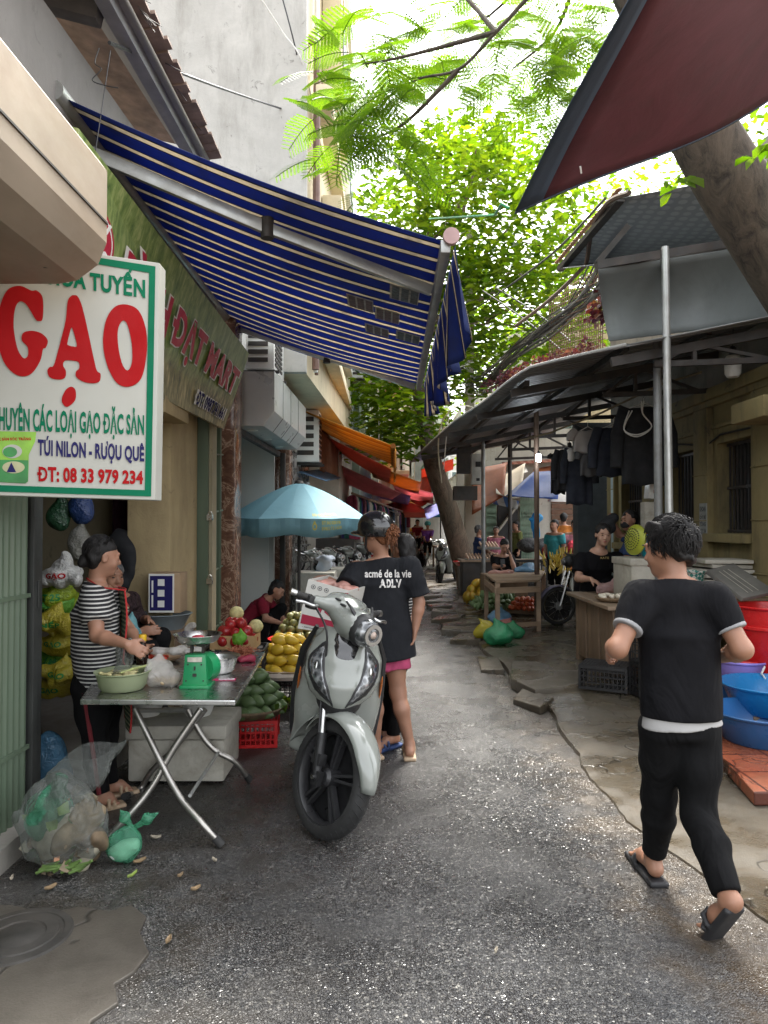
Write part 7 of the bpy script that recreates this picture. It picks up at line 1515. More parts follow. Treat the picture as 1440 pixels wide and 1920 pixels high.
# yellow mangoes
c = V(-.83, 6.15, 0); crate((c.x, c.y, 0), (.5, .4, .27), -.05, BLACKP, 'black plastic crate carrying the yellow mangoes'); basket((c.x, c.y, .27), .29, 'wide wicker tray lined with paper under the yellow mangoes', .055); pile(MY, (c.x, c.y, .34), .23, 4, .098, 'ripe yellow mango in the paper lined tray', 'yellow mangoes', .78, tilt=.3, dome=.85)
b = B(); b.lathe([(.24, .335), (.29, .335), (.315, .30), (.30, .27)], (c.x, c.y, 0), 30, wob=lambda a, i: 1 + .03 * math.sin(a * 7 + i)); tag(b.build('paper_liner', M('liner paper', (.55, .47, .40), .8, .2, 10)), 'crumpled paper edge lining the yellow mango tray', 'paper')
# olive fruit, small oranges
c = V(-.90, 7.25, 0); crate((c.x, c.y, 0), (.5, .4, .3), .1, BLACKP, 'black plastic crate under the red basin of olive fruit'); B().lathe([(.001, .0), (.20, .0), (.27, .10), (.285, .105), (.27, .11), (.19, .012), (.001, .012)], (c.x, c.y, .30), 36).build('red_basin', REDP); tag(bpy.data.objects['red_basin'], 'shallow red basin piled with olive green fruit', 'basin')
pile(OL, (c.x, c.y, .375), .20, 5, .085, 'round olive green fruit in the red basin', 'olive green fruit', .75, dome=.9)
c = V(-.62, 6.75, 0); crate((c.x, c.y, 0), (.42, .34, .26), .0, BLACKP, 'black plastic crate of small oranges between the mangoes and olive fruit'); pile(OR, (c.x, c.y, .29), .15, 3, .07, 'small greenish orange beside the yellow mangoes', 'small oranges', .8)
# red fruit in a carton on crates
c = V(-1.24, 5.95, 0)
for i, l in enumerate(('bottom black crate of the stack carrying the red fruit carton', 'upper black crate just under the red fruit carton')): crate((c.x, c.y, .27 * i), (.5, .4, .265), .05, BLACKP, l)
b = B(); w = V(.36, .26, .10)
for p0, p1 in (((-1, -1), (1, -1)), ((1, -1), (1, 1)), ((1, 1), (-1, 1)), ((-1, 1), (-1, -1))): b.bar(c + V(p0[0] * w.x / 2, p0[1] * w.y / 2, .59), c + V(p1[0] * w.x / 2, p1[1] * w.y / 2, .59), .008, .11)
b.box(c + V(0, 0, .538), (w.x, w.y, .008)); tag(b.build('fruit_carton', M('tan carton', (.50, .32, .15), .75, .1)), 'open tan carton filled with red fruit behind the steel table', 'box')
pile(AP, (c.x, c.y, .60), .14, 3, .092, 'glossy red fruit in the tan carton', 'red fruit', .72, dome=.8)
for dx, dy, dz, l in ((-.02, .13, .80, 'pale netted fruit topping the red fruit'), (.16, .05, .70, 'pale netted fruit at the carton edge')): 
    b = B(); b.ell(c + V(dx, dy, dz), (.062, .062, .058)); tag(b.build('netted_fruit', M('foam netted yellow', (.60, .54, .25), .7, .25, 40, .5, 120)), l, 'fruit')
S = Sdf(.007, .02); q = c + V(.05, -.16, .62); S.cap(q, q + V(.05, 0, .03), .05, .03); S.cap(q + V(.04, 0, .02), q + V(.02, 0, .09), .03, .008); tag(sobj('green_packet', S.mesh(noise=.007, nscale=50), bagm('lime packet', (.22, .60, .06), .8)), 'lime green packet leaning against the red fruit carton', 'packet')
# black items near the steel gate: white fish boxes etc.
for k, (x, y, l) in enumerate(((-.98, 10.4, 'white styrofoam box against the bar gate'), (-.75, 11.3, 'white styrofoam box farther behind the parasol pole'))): tag(B().box((x, y, .45), (.55, .6, .85)).build('foam_box', FOAM, bev=.02), l, 'box')
q = P(610, 1048, 10.6); S = Sdf(.015, .04); S.ell(q, (.16, .18, .05)); S.ell(q + V(0, -.1, -.08), (.14, .05, .12)); tag(sobj('pale_cloth', S.mesh(noise=.02, nscale=22), M('pale blue cloth', (.50, .54, .60), .8)), 'pale cloth thrown over the first scooter behind the parasol', 'cloth')
# parasol
ap = P(561, 906, 9.4); pr_ = .98; um = thing('parasol', 'faded teal parasol with yellow lettering shading the fruit stalls', 'parasol', (ap.x, ap.y, 0))
TEAL = tarp('teal canvas', (.24, .47, .55), .7, .4, .08, .12)
rb_ = lambda a: math.cos(math.pi / 8) / math.cos(((a + math.pi / 2 + math.pi / 8) % (math.pi / 4)) - math.pi / 8)
cz = lambda r: ap.z - .47 * r ** 1.45
def up_(a, r, dz=0, o=0): k = rb_(a) * r * pr_ * (1 - .0); return V(ap.x + (k + o) * math.cos(a), ap.y + (k + o) * math.sin(a), cz(r) + dz)
b = B(); NA = 96; vs = []; fs = []
for i in range(NA):
    a = 2 * math.pi * i / NA
    for j in range(13): vs.append(up_(a, .03 + .97 * j / 12, -.055 * abs(math.sin(4 * (a + math.pi / 2))) * (j / 12) ** 1.5 * (1.2 - j / 12)))
    for dz in (-.08, -.19): vs.append(up_(a, 1, dz - .05 * abs(math.sin(4 * (a + math.pi / 2))) * (1 if dz < -.1 else .5), .015 * math.sin(a * 23)))
for i in range(NA):
    for j in range(14): o = i * 15 + j; o2 = ((i + 1) % NA) * 15 + j; fs.append((o, o2, o2 + 1, o + 1))
b.add(vs, fs); b.build('canopy', TEAL, um, smooth=9, solid=.003)
b = B(); b.tube([(ap.x, ap.y, 0), (ap.x, ap.y, ap.z + .03)], .022, 10); b.build('pole', DARKIRON, um); B().lathe([(.0, .04), (.05, .03), (.07, -.005), (.06, -.01)], ap, 16).build('finial', DARKIRON, um)
for i in range(8): a = -math.pi / 2 + i * math.pi / 4; B().tube([up_(a, r, -.02) for r in (.05, .4, .7, 1)], .008, 5).build('rib', STEEL, um)
YT = M('yellow print', (.55, .50, .10), .6, .1)
def ul(txt, u0, u1, v0, v1):
    def fn(u, v):
        a = -math.pi / 2 + math.pi / 4 * (u0 + (u1 - u0) * u); z = v0 + (v1 - v0) * v; q = up_(a, 1, 0, .022); q.z = cz(1) + z - .05 * abs(math.sin(4 * (a + math.pi / 2))) * min(1, -z / .19) if z < 0 else q.z; return q if z < 0 else up_(a, 1 - z / .5, .012 - .02 * abs(math.sin(4 * (a + math.pi / 2))))
    text_on(B(), txt, fn, .02).build('lettering', YT, um, smooth=0) if 0 else None
    b = B(); text_on(b, txt, fn, .02); b.build('lettering', YT, um, smooth=0)
ul('DÙ CHE NẮNG MƯA', .38, .86, .02, .055); ul('Ô', .36, .43, -.12, -.03); ul('ĐT: 04.3 828 0 98', .5, .88, -.065, -.03); ul('0 9 8 3. 7 2 1 6 5 8', .5, .9, -.12, -.085)
# ---------------------------------------------------------------- things inside the shop
rg = random.Random(17)
YB = [bagm('lime rice bag', (.34, .46, .03), .97, .25, .2), bagm('yellow rice bag', (.55, .46, .05), .97, .25, .2), bagm('white rice bag', (.60, .60, .58), .97, .3, .2), bagm('leaf green bag', (.16, .42, .06), .97, .25, .2)]
labs = ['white rice sack topping the stacked bags', 'lime rice bag below the white sack', 'lime bag behind the striped woman', 'yellow printed bag in the middle of the stack', 'yellow green bag low in the stack', 'green bag peeking out beside the shutter rail', 'pale bag at the bottom of the stack', 'lime bag squeezed next to the shutter', 'yellow bag resting near the floor']
for k, (px, py, m) in enumerate(((116, 1080, 2), (108, 1118, 0), (122, 1150, 0), (105, 1168, 1), (112, 1205, 1), (100, 1235, 3), (118, 1262, 1), (95, 1130, 3), (105, 1290, 1))):
    q = P(px, py, 4.55 + .1 * (k % 3)); S = Sdf(.011, .04); S.ell(q, (.13, .11, .075)); S.cap(q + V(0, 0, .04), q + V(.03, 0, .13), .04, .012); o = sobj('rice_bag', S.mesh(noise=.022, nscale=36, seed=k), YB[m], None, off=q); tag(o, labs[k], 'rice bag', 'rice bags stacked in the shop')
    tr_ = bvh(S.mesh(noise=.022, nscale=36, seed=k)); bb = B(); v, f_ = text_pts(('GẠO', 'ST 25', 'GẠO', 'NẾP', 'GẠO', 'TÁM', 'GẠO', 'NẾP', 'GẠO')[k], .03); pts = []
    for u, w in v:
        w_ = q + V(-.06 + .12 * u, -.3, -.02 + .045 * w); h = tr_.ray_cast(w_, V(0, 1, 0)); pts.append((h[0] if h[0] else w_ + V(0, .2, 0)) + V(0, -.004, 0))
    bb.add(pts, f_); bb.build('bag_lettering', RED if m == 2 else DKG, o, smooth=0)
S = Sdf(.012, .05); q = P(95, 1350, 4.1); q.z = .2; S.ell(q, (.10, .09, .16)); S.ell(q + V(.06, 0, -.08), (.07, .06, .1)); tag(sobj('blue_bag', S.mesh(noise=.014, nscale=30), bagm('blue bag film', (.10, .26, .42), .7)), 'dull blue plastic bag slumped inside the shop by the rail', 'bag')
for px, py, c, l in ((112, 968, (.03, .10, .05), 'dark green bag hanging in the shop doorway'), (152, 955, (.03, .07, .22), 'dark blue bag hanging in the shop beside the green one'), (150, 1020, (.30, .30, .27), 'pale sack hanging behind the striped woman')):
    q = P(px, py, 4.9); S = Sdf(.012, .04); S.ell(q, (.085, .07, .11)); S.cap(q + V(0, 0, .08), q + V(.02, 0, .24), .03, .008); tag(sobj('hanging_bag', S.mesh(noise=.012, nscale=30), bagm('bag film ' + l[:12], c, .95)), l, 'bag', 'bags hanging in the shop')
q = P(258, 900, 6.0); b = B(); b.sheet(lambda u, v: q + V((u - .5) * (.42 - .2 * v * (u > .5)), .04 * math.sin(u * 14) * (.3 + v), -v * (.85 if u > .3 else .95)), 16, 10); tag(b.build('hanging_cloth', cloth('dark maroon cloth', (.035, .012, .022)), solid=.006), 'dark maroon garment hanging deep in the shop', 'clothes')
S = Sdf(.014, .05); q = P(228, 1015, 5.6); S.ell(q, (.1, .08, .1)); S.ell(q + V(.07, 0, -.16), (.09, .08, .14)); S.ell(q + V(0, 0, -.30), (.12, .1, .12)); tag(sobj('dark_jacket', S.mesh(noise=.02, nscale=24), BLK), 'black jacket hung in a heap behind the old woman', 'clothes')
q = P(300, 1165, 5.35); stl = thing('washing_stool', 'dark wooden stool carrying the grey basin in the shop', 'stool', (q.x, 5.45, .11)); 
for dx in (-.14, .14):
    for dy in (-.12, .12): B().box((q.x + dx, 5.45 + dy, .42), (.04, .04, .62)).build('leg', WOOD, stl)
B().box((q.x, 5.45, .745), (.4, .34, .03)).build('seat', WOOD, stl, bev=.005)
tag(B().lathe([(.001, .0), (.14, .0), (.2, .11), (.212, .115), (.2, .12), (.13, .012), (.001, .012)], (q.x, 5.45, .76), 32).build('grey_basin', M('grey basin', (.20, .24, .26), .4)), 'grey plastic basin on the stool in the shop', 'basin')
t = thing('printed_box', 'carton with navy printed side set on the grey basin in the shop', 'box', (q.x + .02, 5.4, .88)); b = B(); b.box((q.x + .03, 5.45, 1.04), (.24, .2, .3)); b.build('carton', CARD, t, bev=.004); b = B(); b.box((q.x + .01, 5.347, 1.04), (.19, .006, .29)); b.build('white_face', WHITEP, t); b = B(); b.box((q.x + .01, 5.343, 1.04), (.17, .004, .26)); pf = b.build('navy_face', NAV, t)
b = B()
for z in (-.08, 0, .08): b.box((q.x + .01, 5.34, 1.04 + z), (.05, .004, .05))
for z in (-.06, .05): b.box((q.x - .055, 5.34, 1.04 + z), (.012, .004, .09)); 
b.build('print_block', WHITEP, pf)
# ---------------------------------------------------------------- right: counter and its load
ct = thing('wooden_counter', 'rough plank counter on stub legs where the woman bags meat', 'counter', (2.45, 7.28, .08))
b = B()
for i in range(9): y = 6.62 + i * .148; b.box((2.14 + .006 * (i % 3), y + .07, .45), (.022, .14, .60 + .02 * (i % 2)))
for i in range(5): b.box((2.21 + i * .13, 6.60, .45), (.125, .02, .6)); b.box((2.21 + i * .13, 7.95, .45), (.125, .02, .6))
b.build('plank_side', WOOD, ct, bev=.004)
for i in range(4): B().box((2.15 + i * .19, 7.28, .785), (.185, 1.5, .035)).build('top_board', M('counter board', (.26, .19, .13), .65, .35, 4, .35, 60, 0, .5, (.06, .045, .03), 4, stretch=(1, .12, 1)), ct, bev=.005)
for x, y in ((2.18, 6.66), (2.18, 7.88), (2.73, 6.66), (2.73, 7.88)): B().box((x, y, .22), (.09, .09, .3)).build('leg', DARKIRON if 0 else WOOD, ct, bev=.008)
q = P(1200, 1075, 7.3); t = thing('foam_box', 'big white styrofoam box with lid standing on the plank counter', 'box', (q.x, 7.2, .80)); b = B(); b.box((q.x, 7.2, .985), (.44, .55, .36)); b.build('box_body', FOAM, t, bev=.015); b = B(); b.box((q.x, 7.2, 1.19), (.47, .58, .07)); b.build('lid', FOAM, t, bev=.015)
q = P(1150, 1122, 6.95); q.z = .805; basket(q, .17, 'small round wicker tray of garlic on the plank counter', .035); rg = random.Random(23)
GA = fruit('garlic_bulb', elp(.02, .016), M('garlic', (.62, .56, .46), .6, .15, 20)); protos.append(GA)
for i in range(34): a = rg.uniform(0, 6.28); r = .14 * math.sqrt(rg.random()); o = dup(GA, (q.x + r * math.cos(a), q.y + r * math.sin(a), q.z + .045 + .02 * rg.random()), label='small pale garlic bulb in the round tray on the counter', group='garlic bulbs', rot=(rg.random(), rg.random(), 0)); o['category'] = 'garlic'
q = P(1138, 1106, 7.72); q.z = .86; sbag('meat_bag', [(q + V(-.06, 0, 0), q + V(.08, 0, .01), .06, .05), (q + V(.06, 0, .03), q + V(.1, .03, .11), .04, .015)], bagm('meat bag film', (.62, .42, .40), .6), 'clear bag of pink meat being filled on the plank counter', .01, 45)
# colander, coloured baskets
q = P(1190, 1012, 7.1); t = thing('colander', 'yellow green plastic colander leaning on its rim on the styrofoam box', 'colander', q); rot = Matrix.Rotation(R(20), 3, 'Z') @ Matrix.Rotation(R(-82), 3, 'Y')
b = B(); b.lathe([(.001, .05), (.09, .045), (.14, .01), (.15, 0), (.155, 0), (.155, -.012), (.145, -.008), (.13, .012), (.085, .035), (.001, .04)], q, 36, rot); b.build('bowl', M('olive plastic', (.30, .33, .03), .4), t)
b = B()
for r, n_ in ((.03, 8), (.055, 14), (.08, 20), (.105, 26)):
    for i in range(n_): a = 6.283 * i / n_; b.ell(q + rot @ V(r * math.cos(a), r * math.sin(a), .052 - (r / .14) ** 3 * .03), .007, n=6, m=4)
b.build('drain_hole', DARK, t)
for k, (mt, l) in enumerate(((M('teal basket', (.0, .28, .36), .35), 'teal basket at the bottom of the nested stack'), (BLUEP2, 'blue basket in the nested stack'), (REDP, 'red basket topping the nested stack'))):
    z = 1.235 + k * .05; xy = P(1222, 1020, 7.2); b = B(); b.lathe([(.001, 0), (.10, 0), (.13, .13), (.14, .135), (.14, .145), (.125, .14), (.095, .01), (.001, .01)], (xy.x, 7.2, z), 30); o = b.build('plastic_basket', mt); tag(o, l, 'basket', 'nested plastic baskets')
    b = B(); b.tube([(xy.x + .14 * math.cos(a), 7.2 + .14 * math.sin(a), z + .14 + .05 * math.sin((a - 3.6) / 2.2 * math.pi)) for a in [3.6 + i * .22 for i in range(11)]], .006, 6); b.build('handle', mt, o)
# crates, basins
crate((2.00, 6.42, .09), (.40, .31, .21), R(-28), BLACKP, 'black lattice crate upside down on the wet slab', lid=True)
for i, (h, l) in enumerate(((.28, 'lower black crate behind the walking man'), (.28, 'upper black crate with a red lid behind the walking man'))): crate((2.38, 6.02, .08 + i * .285), (.52, .36, h), R(-80), BLACKP, l)
tag(B().box((2.38, 6.02, .67), (.38, .54, .03), Matrix.Rotation(R(10), 3, 'Z')).build('tray_cover', M('salmon lid', (.48, .10, .07), .5), bev=.008), 'salmon red tray lid covering the black crates', 'lid')
sbag('plastic_bag', [(V(2.32, 5.95, .72), V(2.42, 6.0, .73), .07, .05), (V(2.34, 5.95, .76), V(2.3, 5.95, .83), .03, .01)], WHITEBAG, 'white plastic bag lying on the salmon red lid', .012, 40)
def basin(c, r, h, mat, label, name='basin', rr=.72, hnd=False):
    b = B(); b.lathe([(.001, 0), (r * rr, 0), (r * rr + .01, .008), (r * .96, h - .02), (r * 1.0, h - .018), (r * 1.035, h - .008), (r * 1.04, h), (r * 1.02, h + .006), (r * .975, h), (r * (rr - .02), .016), (.001, .014)], c, 48); o = b.build(name, mat, smooth=50); return tag(o, label, name.replace('_', ' '))
q = P(1430, 1345, 4.78); basin((q.x, 4.78, .11), .33, .20, BLUEP, 'dull dark blue basin standing lowest on the red tiles'); basin((P(1446, 1290, 5.18).x, 5.18, .20), .34, .20, BLUEP2, 'bright blue basin just behind the dull blue one'); tag(B().box((P(1446, 1290, 5.18).x, 5.22, .15), (.42, .4, .10)).build('low_stool', WOOD, bev=.01), 'low wooden block under the bright blue basin', 'stool')
q = P(1388, 1250, 5.75); basin((q.x, 5.75, .27), .21, .20, PURPLEP, 'purple basin holding a red bowl beside the red bucket'); basin((q.x + .02, 5.75, .34), .15, .13, REDP, 'red bowl nested in the purple basin', 'bowl'); tag(B().box((q.x, 5.75, .19), (.3, .3, .16)).build('plastic_stool', BLUEP, bev=.02), 'small blue block carrying the purple basin', 'stool')
q = P(1450, 1200, 5.75); t = basin((q.x, 5.75, .12), .30, .78, REDP, 'tall bright red bucket in front of the yellow house', 'red_bucket', .70); b = B(); b.lathe([(.285, .60), (.292, .605), (.292, .625), (.287, .63)], (q.x, 5.75, .12), 40); b.build('rib_band', REDP, t); b = B(); q2 = P(1434, 1262, 5.5); b.tube([q2 + V(.0, 0, .05), q2 + V(-.035, -.02, .0), q2 + V(.02, -.02, -.08)], .008, 6); b.build('handle', WHITEP, t)
def chkb():
    m, n, l, p = newmat('teal diamond print'); c = n.new('ShaderNodeTexChecker'); c.inputs['Scale'].default_value = 34; c.inputs['Color1'].default_value = (.02, .16, .13, 1); c.inputs['Color2'].default_value = (.5, .5, .45, 1); l.new(coords(n, l, None, (.6, .5, .78)), c.inputs[0]); l.new(c.outputs[0], p.inputs['Base Color']); return m
q = P(1300, 1068, 6.7); basin((q.x, 6.7, .92), .105, .2, chkb(), 'teal and white diamond patterned bin beside the walking man', 'patterned_bin', .8)
t = thing('market_bench', 'dark bench of crates under the patterned bin and lids', 'bench', (3.05, 6.6, 0)); B().box((3.0, 6.75, .87), (.8, .9, .06)).build('top_board', WOOD, t, bev=.006)
for x in (2.68, 3.32):
    for y in (6.38, 7.12): B().box((x, y, .46), (.07, .07, .78)).build('leg', WOOD, t)
b = B(); b.hexa([P(1322, 1075, 6.15), P(1390, 1128, 5.75), P(1452, 1115, 5.8), P(1372, 1062, 6.2)], [x + V(.01, -.01, .03) for x in (P(1322, 1075, 6.15), P(1390, 1128, 5.75), P(1452, 1115, 5.8), P(1372, 1062, 6.2))]); o = b.build('tilted_board', M('grey board', (.10, .095, .085), .6, .3, 5, .3, 40), bev=.004); tag(o, 'dark grey panel leaning with three pale scratched lines', 'board')
b = B(); A_ = [P(1322, 1075, 6.15), P(1390, 1128, 5.75), P(1452, 1115, 5.8), P(1372, 1062, 6.2)]
for u in (.3, .45, .62): b.bar(A_[0].lerp(A_[3], u) .lerp(A_[1].lerp(A_[2], u), .15) + V(.0, -.012, .034), A_[0].lerp(A_[3], u).lerp(A_[1].lerp(A_[2], u), .9) + V(.0, -.012, .034), .006, .003)
b.build('scratch_line', M('scratch', (.35, .33, .28), .7), o)
for k in range(7): q = P(1336 + (k % 2) * 10 + 2 * k, 1058 - k * 8, 6.9); tag(B().box((q.x, 6.9 + .02 * (k % 3), .925 + .047 * k), (.62 - .03 * k, .5, .035), Matrix.Rotation(.08 * ((k % 3) - 1), 3, 'Z') @ Matrix.Rotation(.03 * (k % 2), 3, 'Y')).build('styrofoam_sheet', FOAM, bev=.006), 'grubby flat styrofoam lid in the pile under the barred window', 'lid', 'styrofoam lids piled by the yellow wall')
S = Sdf(.02, .1); q = P(1240, 1000, 8.3); q.x = 3.27; S.ell((q.x, 8.3, .75), (.27, .35, .72)); S.box((q.x - .02, 8.3, .95), (.2, .28, .4), None, .1); tag(sobj('covered_heap', S.mesh(noise=.03, nscale=9, smooth=2), tarp('grey tarp cover', (.13, .125, .115), .7, .0)), 'waist high goods covered by a grey tarp tied with black straps', 'covered goods')
b = B(); 
for d in (0, .08): b.tube([V(q.x - .10 + d, 8.02, 1.36), V(q.x - .13 + d, 7.98, 1.15), V(q.x - .14 + d, 7.95, .8)], .012, 5)
b.build('strap', BLACKP, bpy.data.objects['covered_heap'])
q = P(1226, 922, 8.3); t = tag(B().box((q.x, 8.35, q.z), (.13, .16, .17), Matrix.Rotation(.1, 3, 'Y')).build('white_carton', WHITEP, bev=.004), 'small white carton with a red mark on top of the covered goods', 'box'); B().box((q.x + .015, 8.266, q.z), (.06, .004, .04)).build('red_mark', RED, t)
q = P(1212, 958, 8.25); tag(B().box((q.x, 8.2, q.z - .05), (.13, .14, .3)).build('pale_carton', FOAM, bev=.006), 'pale narrow box standing against the covered goods', 'box')
# ---------------------------------------------------------------- middle: plank table, fruit trays, bags, motorbike
zt = .76; A_ = [G(908, 1078, zt), G(930, 1094, zt), G(1012, 1091, zt), G(1022, 1072, zt)]
t = thing('plank_table', 'rough wooden market table with thin legs by the rusty post', 'table', (2.0, 11.3, 0)); b = B()
for i in range(4): u0, u1 = i / 4, (i + .97) / 4; b.hexa([A_[0].lerp(A_[1], u0), A_[0].lerp(A_[1], u1), A_[3].lerp(A_[2], u1), A_[3].lerp(A_[2], u0)], [q + V(0, 0, .03) for q in (A_[0].lerp(A_[1], u0), A_[0].lerp(A_[1], u1), A_[3].lerp(A_[2], u1), A_[3].lerp(A_[2], u0))])
b.build('tabletop', WOODH, t, bev=.003)
for k, a in enumerate(A_): cc = sum(A_, V(0, 0, 0)) / 4; p = a.lerp(cc, .06); B().box((p.x, p.y, (zt + .06) / 2), (.06, .06, zt - .06)).build('leg', WOODH, t)
b = B(); b.bar(A_[0].lerp(A_[1], .05) + V(0, 0, -.1), A_[1] + V(0, 0, -.1), .03, .08); b.bar(A_[1] + V(0, 0, -.1), A_[2] + V(0, 0, -.1), .03, .08); b.bar(A_[1] + V(0, 0, -.58), A_[2] + V(0, 0, -.58), .03, .06); b.build('apron_rail', WOODH, t)
S = Sdf(.015, .04); q = P(985, 1076, 11.6); q.z = .83; S.ell(q, (.18, .14, .06)); S.ell(q + V(.08, .03, .05), (.10, .09, .06)); tag(sobj('blue_bag', S.mesh(noise=.014, nscale=26), bagm('sky blue film', (.22, .42, .62), .75)), 'light blue plastic bag lying on the plank table', 'bag')
S = Sdf(.015, .03); q = P(935, 1081, 11.2); q.z = .80; S.cap(q - V(.16, 0, 0), q + V(.2, .06, .0), .035, .04); S.cap(q + V(-.1, .1, 0), q + V(.2, .14, .01), .03); tag(sobj('raw_meat', S.mesh(noise=.012, nscale=40), PORK), 'pink strips of meat laid along the plank table', 'meat')
tr0 = thing('fruit_tray', 'low wooden tray on the ground full of papayas and green mangoes', 'tray', (1.9, 14, .06)); T_ = [G(868, 1103, .1), G(928, 1146, .1), G(1030, 1152, .1), G(1000, 1108, .1)]
for i in range(4): b = B(); b.bar(T_[i] + V(0, 0, .07), T_[(i + 1) % 4] + V(0, 0, .07), .04, .16); b.build('tray_board', WOODH, tr0, bev=.004)
b = B(); b.hexa([q + V(0, 0, -.02) for q in T_], [q + V(0, 0, .03) for q in T_]); b.build('tray_floor', WOODH, tr0, smooth=0)
def gp(px, py): q = G(px, py, .2); return (q.x, q.y, .2)
pile(PA, gp(904, 1119), .30, 3, .17, 'orange yellow papaya at the tree end of the ground tray', 'papayas by the tree', .7, dome=.7); pile(PA, gp(963, 1122), .24, 3, .17, 'yellow papaya heaped under the plank table', 'papayas under the table', .7, dome=.7)
pile(MG, gp(932, 1133), .42, 3, .105, 'green mango in the ground tray', 'green mangoes in the ground tray', .75, tilt=1.5, dome=.6); pile(TO, gp(985, 1138), .26, 3, .08, 'small red fruit at the tray corner by the rusty post', 'small red fruit in the tray', .8, dome=.7)
for k, (px, py, r, c_, l) in enumerate(((912, 1186, .15, (.50, .42, .02), 'yellow carrier bag full of produce at the kerb'), (934, 1196, .17, (.03, .30, .13), 'crinkled green carrier bag at the front of the kerb heap'), (962, 1184, .13, (.03, .26, .11), 'smaller green carrier bag with a loose handle'), (936, 1160, .16, (.20, .40, .60), 'sky blue carrier bag at the back of the kerb heap'), (946, 1166, .09, (.60, .25, .22), 'pinkish carrier bag tucked in the kerb heap'))):
    q = G(px, py + 12, .07); q.z = .06 + r * .72; S = Sdf(.013, .05); S.ell(q, (r * 1.1, r, r * .78)); S.cap(q + V(0, 0, r * .5), q + V(.05 * (k - 2), 0, r * 1.15), r * .4, .012); S.cut(V(q.x, q.y, .062), (0, 0, -1)); tag(sobj('carrier_bag', S.mesh(noise=.016, nscale=24, seed=k), bagm('carrier ' + l[:6], c_, .92, .22), None), l, 'bag', 'carrier bags heaped at the kerb')
# motorbike: spoked wheel, fork and front half seen beside the counter
mbk = thing('motorbike', 'old motorbike with spoked front wheel parked behind the plank counter', 'motorbike', (2.72, 10.6, 0)); c = V(P(1046, 1137, 10.6).x, 10.6, .35); wr_ = .285; ang = Matrix.Rotation(R(12), 3, 'Z') @ Matrix.Rotation(R(90), 3, 'X')
ty = B().lathe([(wr_ - .035 + .035 * math.cos(t_), .035 * math.sin(t_)) for t_ in [i * .5236 for i in range(13)]], c, 48, ang).build('front_tyre', RUBBER, mbk)
B().lathe([(wr_ - .07, -.022), (wr_ - .052, -.026), (wr_ - .052, .026), (wr_ - .07, .022), (wr_ - .07, -.022)], c, 48, ang).build('rim', STEEL, ty)
b = B(); b.lathe([(.001, -.05), (.055, -.045), (.06, 0), (.055, .045), (.001, .05)], c, 20, ang); b.build('hub', GALV, ty); b = B()
for i in range(32): a = 6.283 * i / 32; s = (-1) ** i * .035; b.tube([c + ang @ V(.05 * math.cos(a + .4 * (-1) ** (i // 2)), .05 * math.sin(a + .4 * (-1) ** (i // 2)), s), c + ang @ V((wr_ - .065) * math.cos(a), (wr_ - .065) * math.sin(a), 0)], .003, 4)
b.build('spoke', STEEL, ty)
fd_ = ang @ V(-1, 0, 0); sd_ = V(-fd_.y, fd_.x, 0)
b = B()
for s in (-.07, .07): b.tube([c + sd_ * s, c - fd_ * .16 + sd_ * s + V(0, 0, .52)], .018, 8)
b.build('fork', STEEL, mbk); b = B(); b.sheet(lambda u, v: c + fd_ * (wr_ + .03) * math.cos(R(25) + u * R(120)) + V(0, 0, (wr_ + .03) * math.sin(R(25) + u * R(120)) - .02 * (2 * v - 1) ** 2) + sd_ * (v - .5) * .13, 16, 6); b.build('front_fender', M('faded violet paint', (.12, .11, .16), .35), mbk, solid=.005)
S = Sdf(.015, .05); hd_ = c - fd_ * .2 + V(0, 0, .66); S.ell(hd_, (.11, .11, .1)); S.cap(hd_ - fd_ * .3 - V(0, 0, .06), hd_ - fd_ * .55 - V(0, 0, .1), .13, .1); S.cap(hd_ - fd_ * .6 - V(0, 0, .06), hd_ - fd_ * 1.2, .1, .1); S.cap(hd_ - fd_ * .45 - V(0, 0, .35), hd_ - fd_ * .65 - V(0, 0, .35), .14); sobj('frame_body', S.mesh(), MATTE, mbk)
b = B(); b.tube([hd_ + sd_ * .36 - fd_ * .1 + V(0, 0, .12), hd_ + sd_ * .1 + V(0, 0, .1), hd_ - sd_ * .1 + V(0, 0, .1), hd_ - sd_ * .36 - fd_ * .1 + V(0, 0, .12)], .014, 8); b.build('handlebar', DARKIRON, mbk); B().ell(hd_ + fd_ * .09, (.05, .05, .06)).build('headlight', LENS, mbk); B().ell(hd_ + sd_ * .13 + fd_ * .02 - V(0, 0, .1), (.04, .03, .03)).build('turn_signal', M('orange lens', (.5, .14, .01), .25), mbk)
B().lathe([(wr_ - .035 + .035 * math.cos(t_), .045 * math.sin(t_)) for t_ in [i * .5236 for i in range(13)]], c - fd_ * 1.22, 40, ang).build('rear_tyre', RUBBER, mbk)
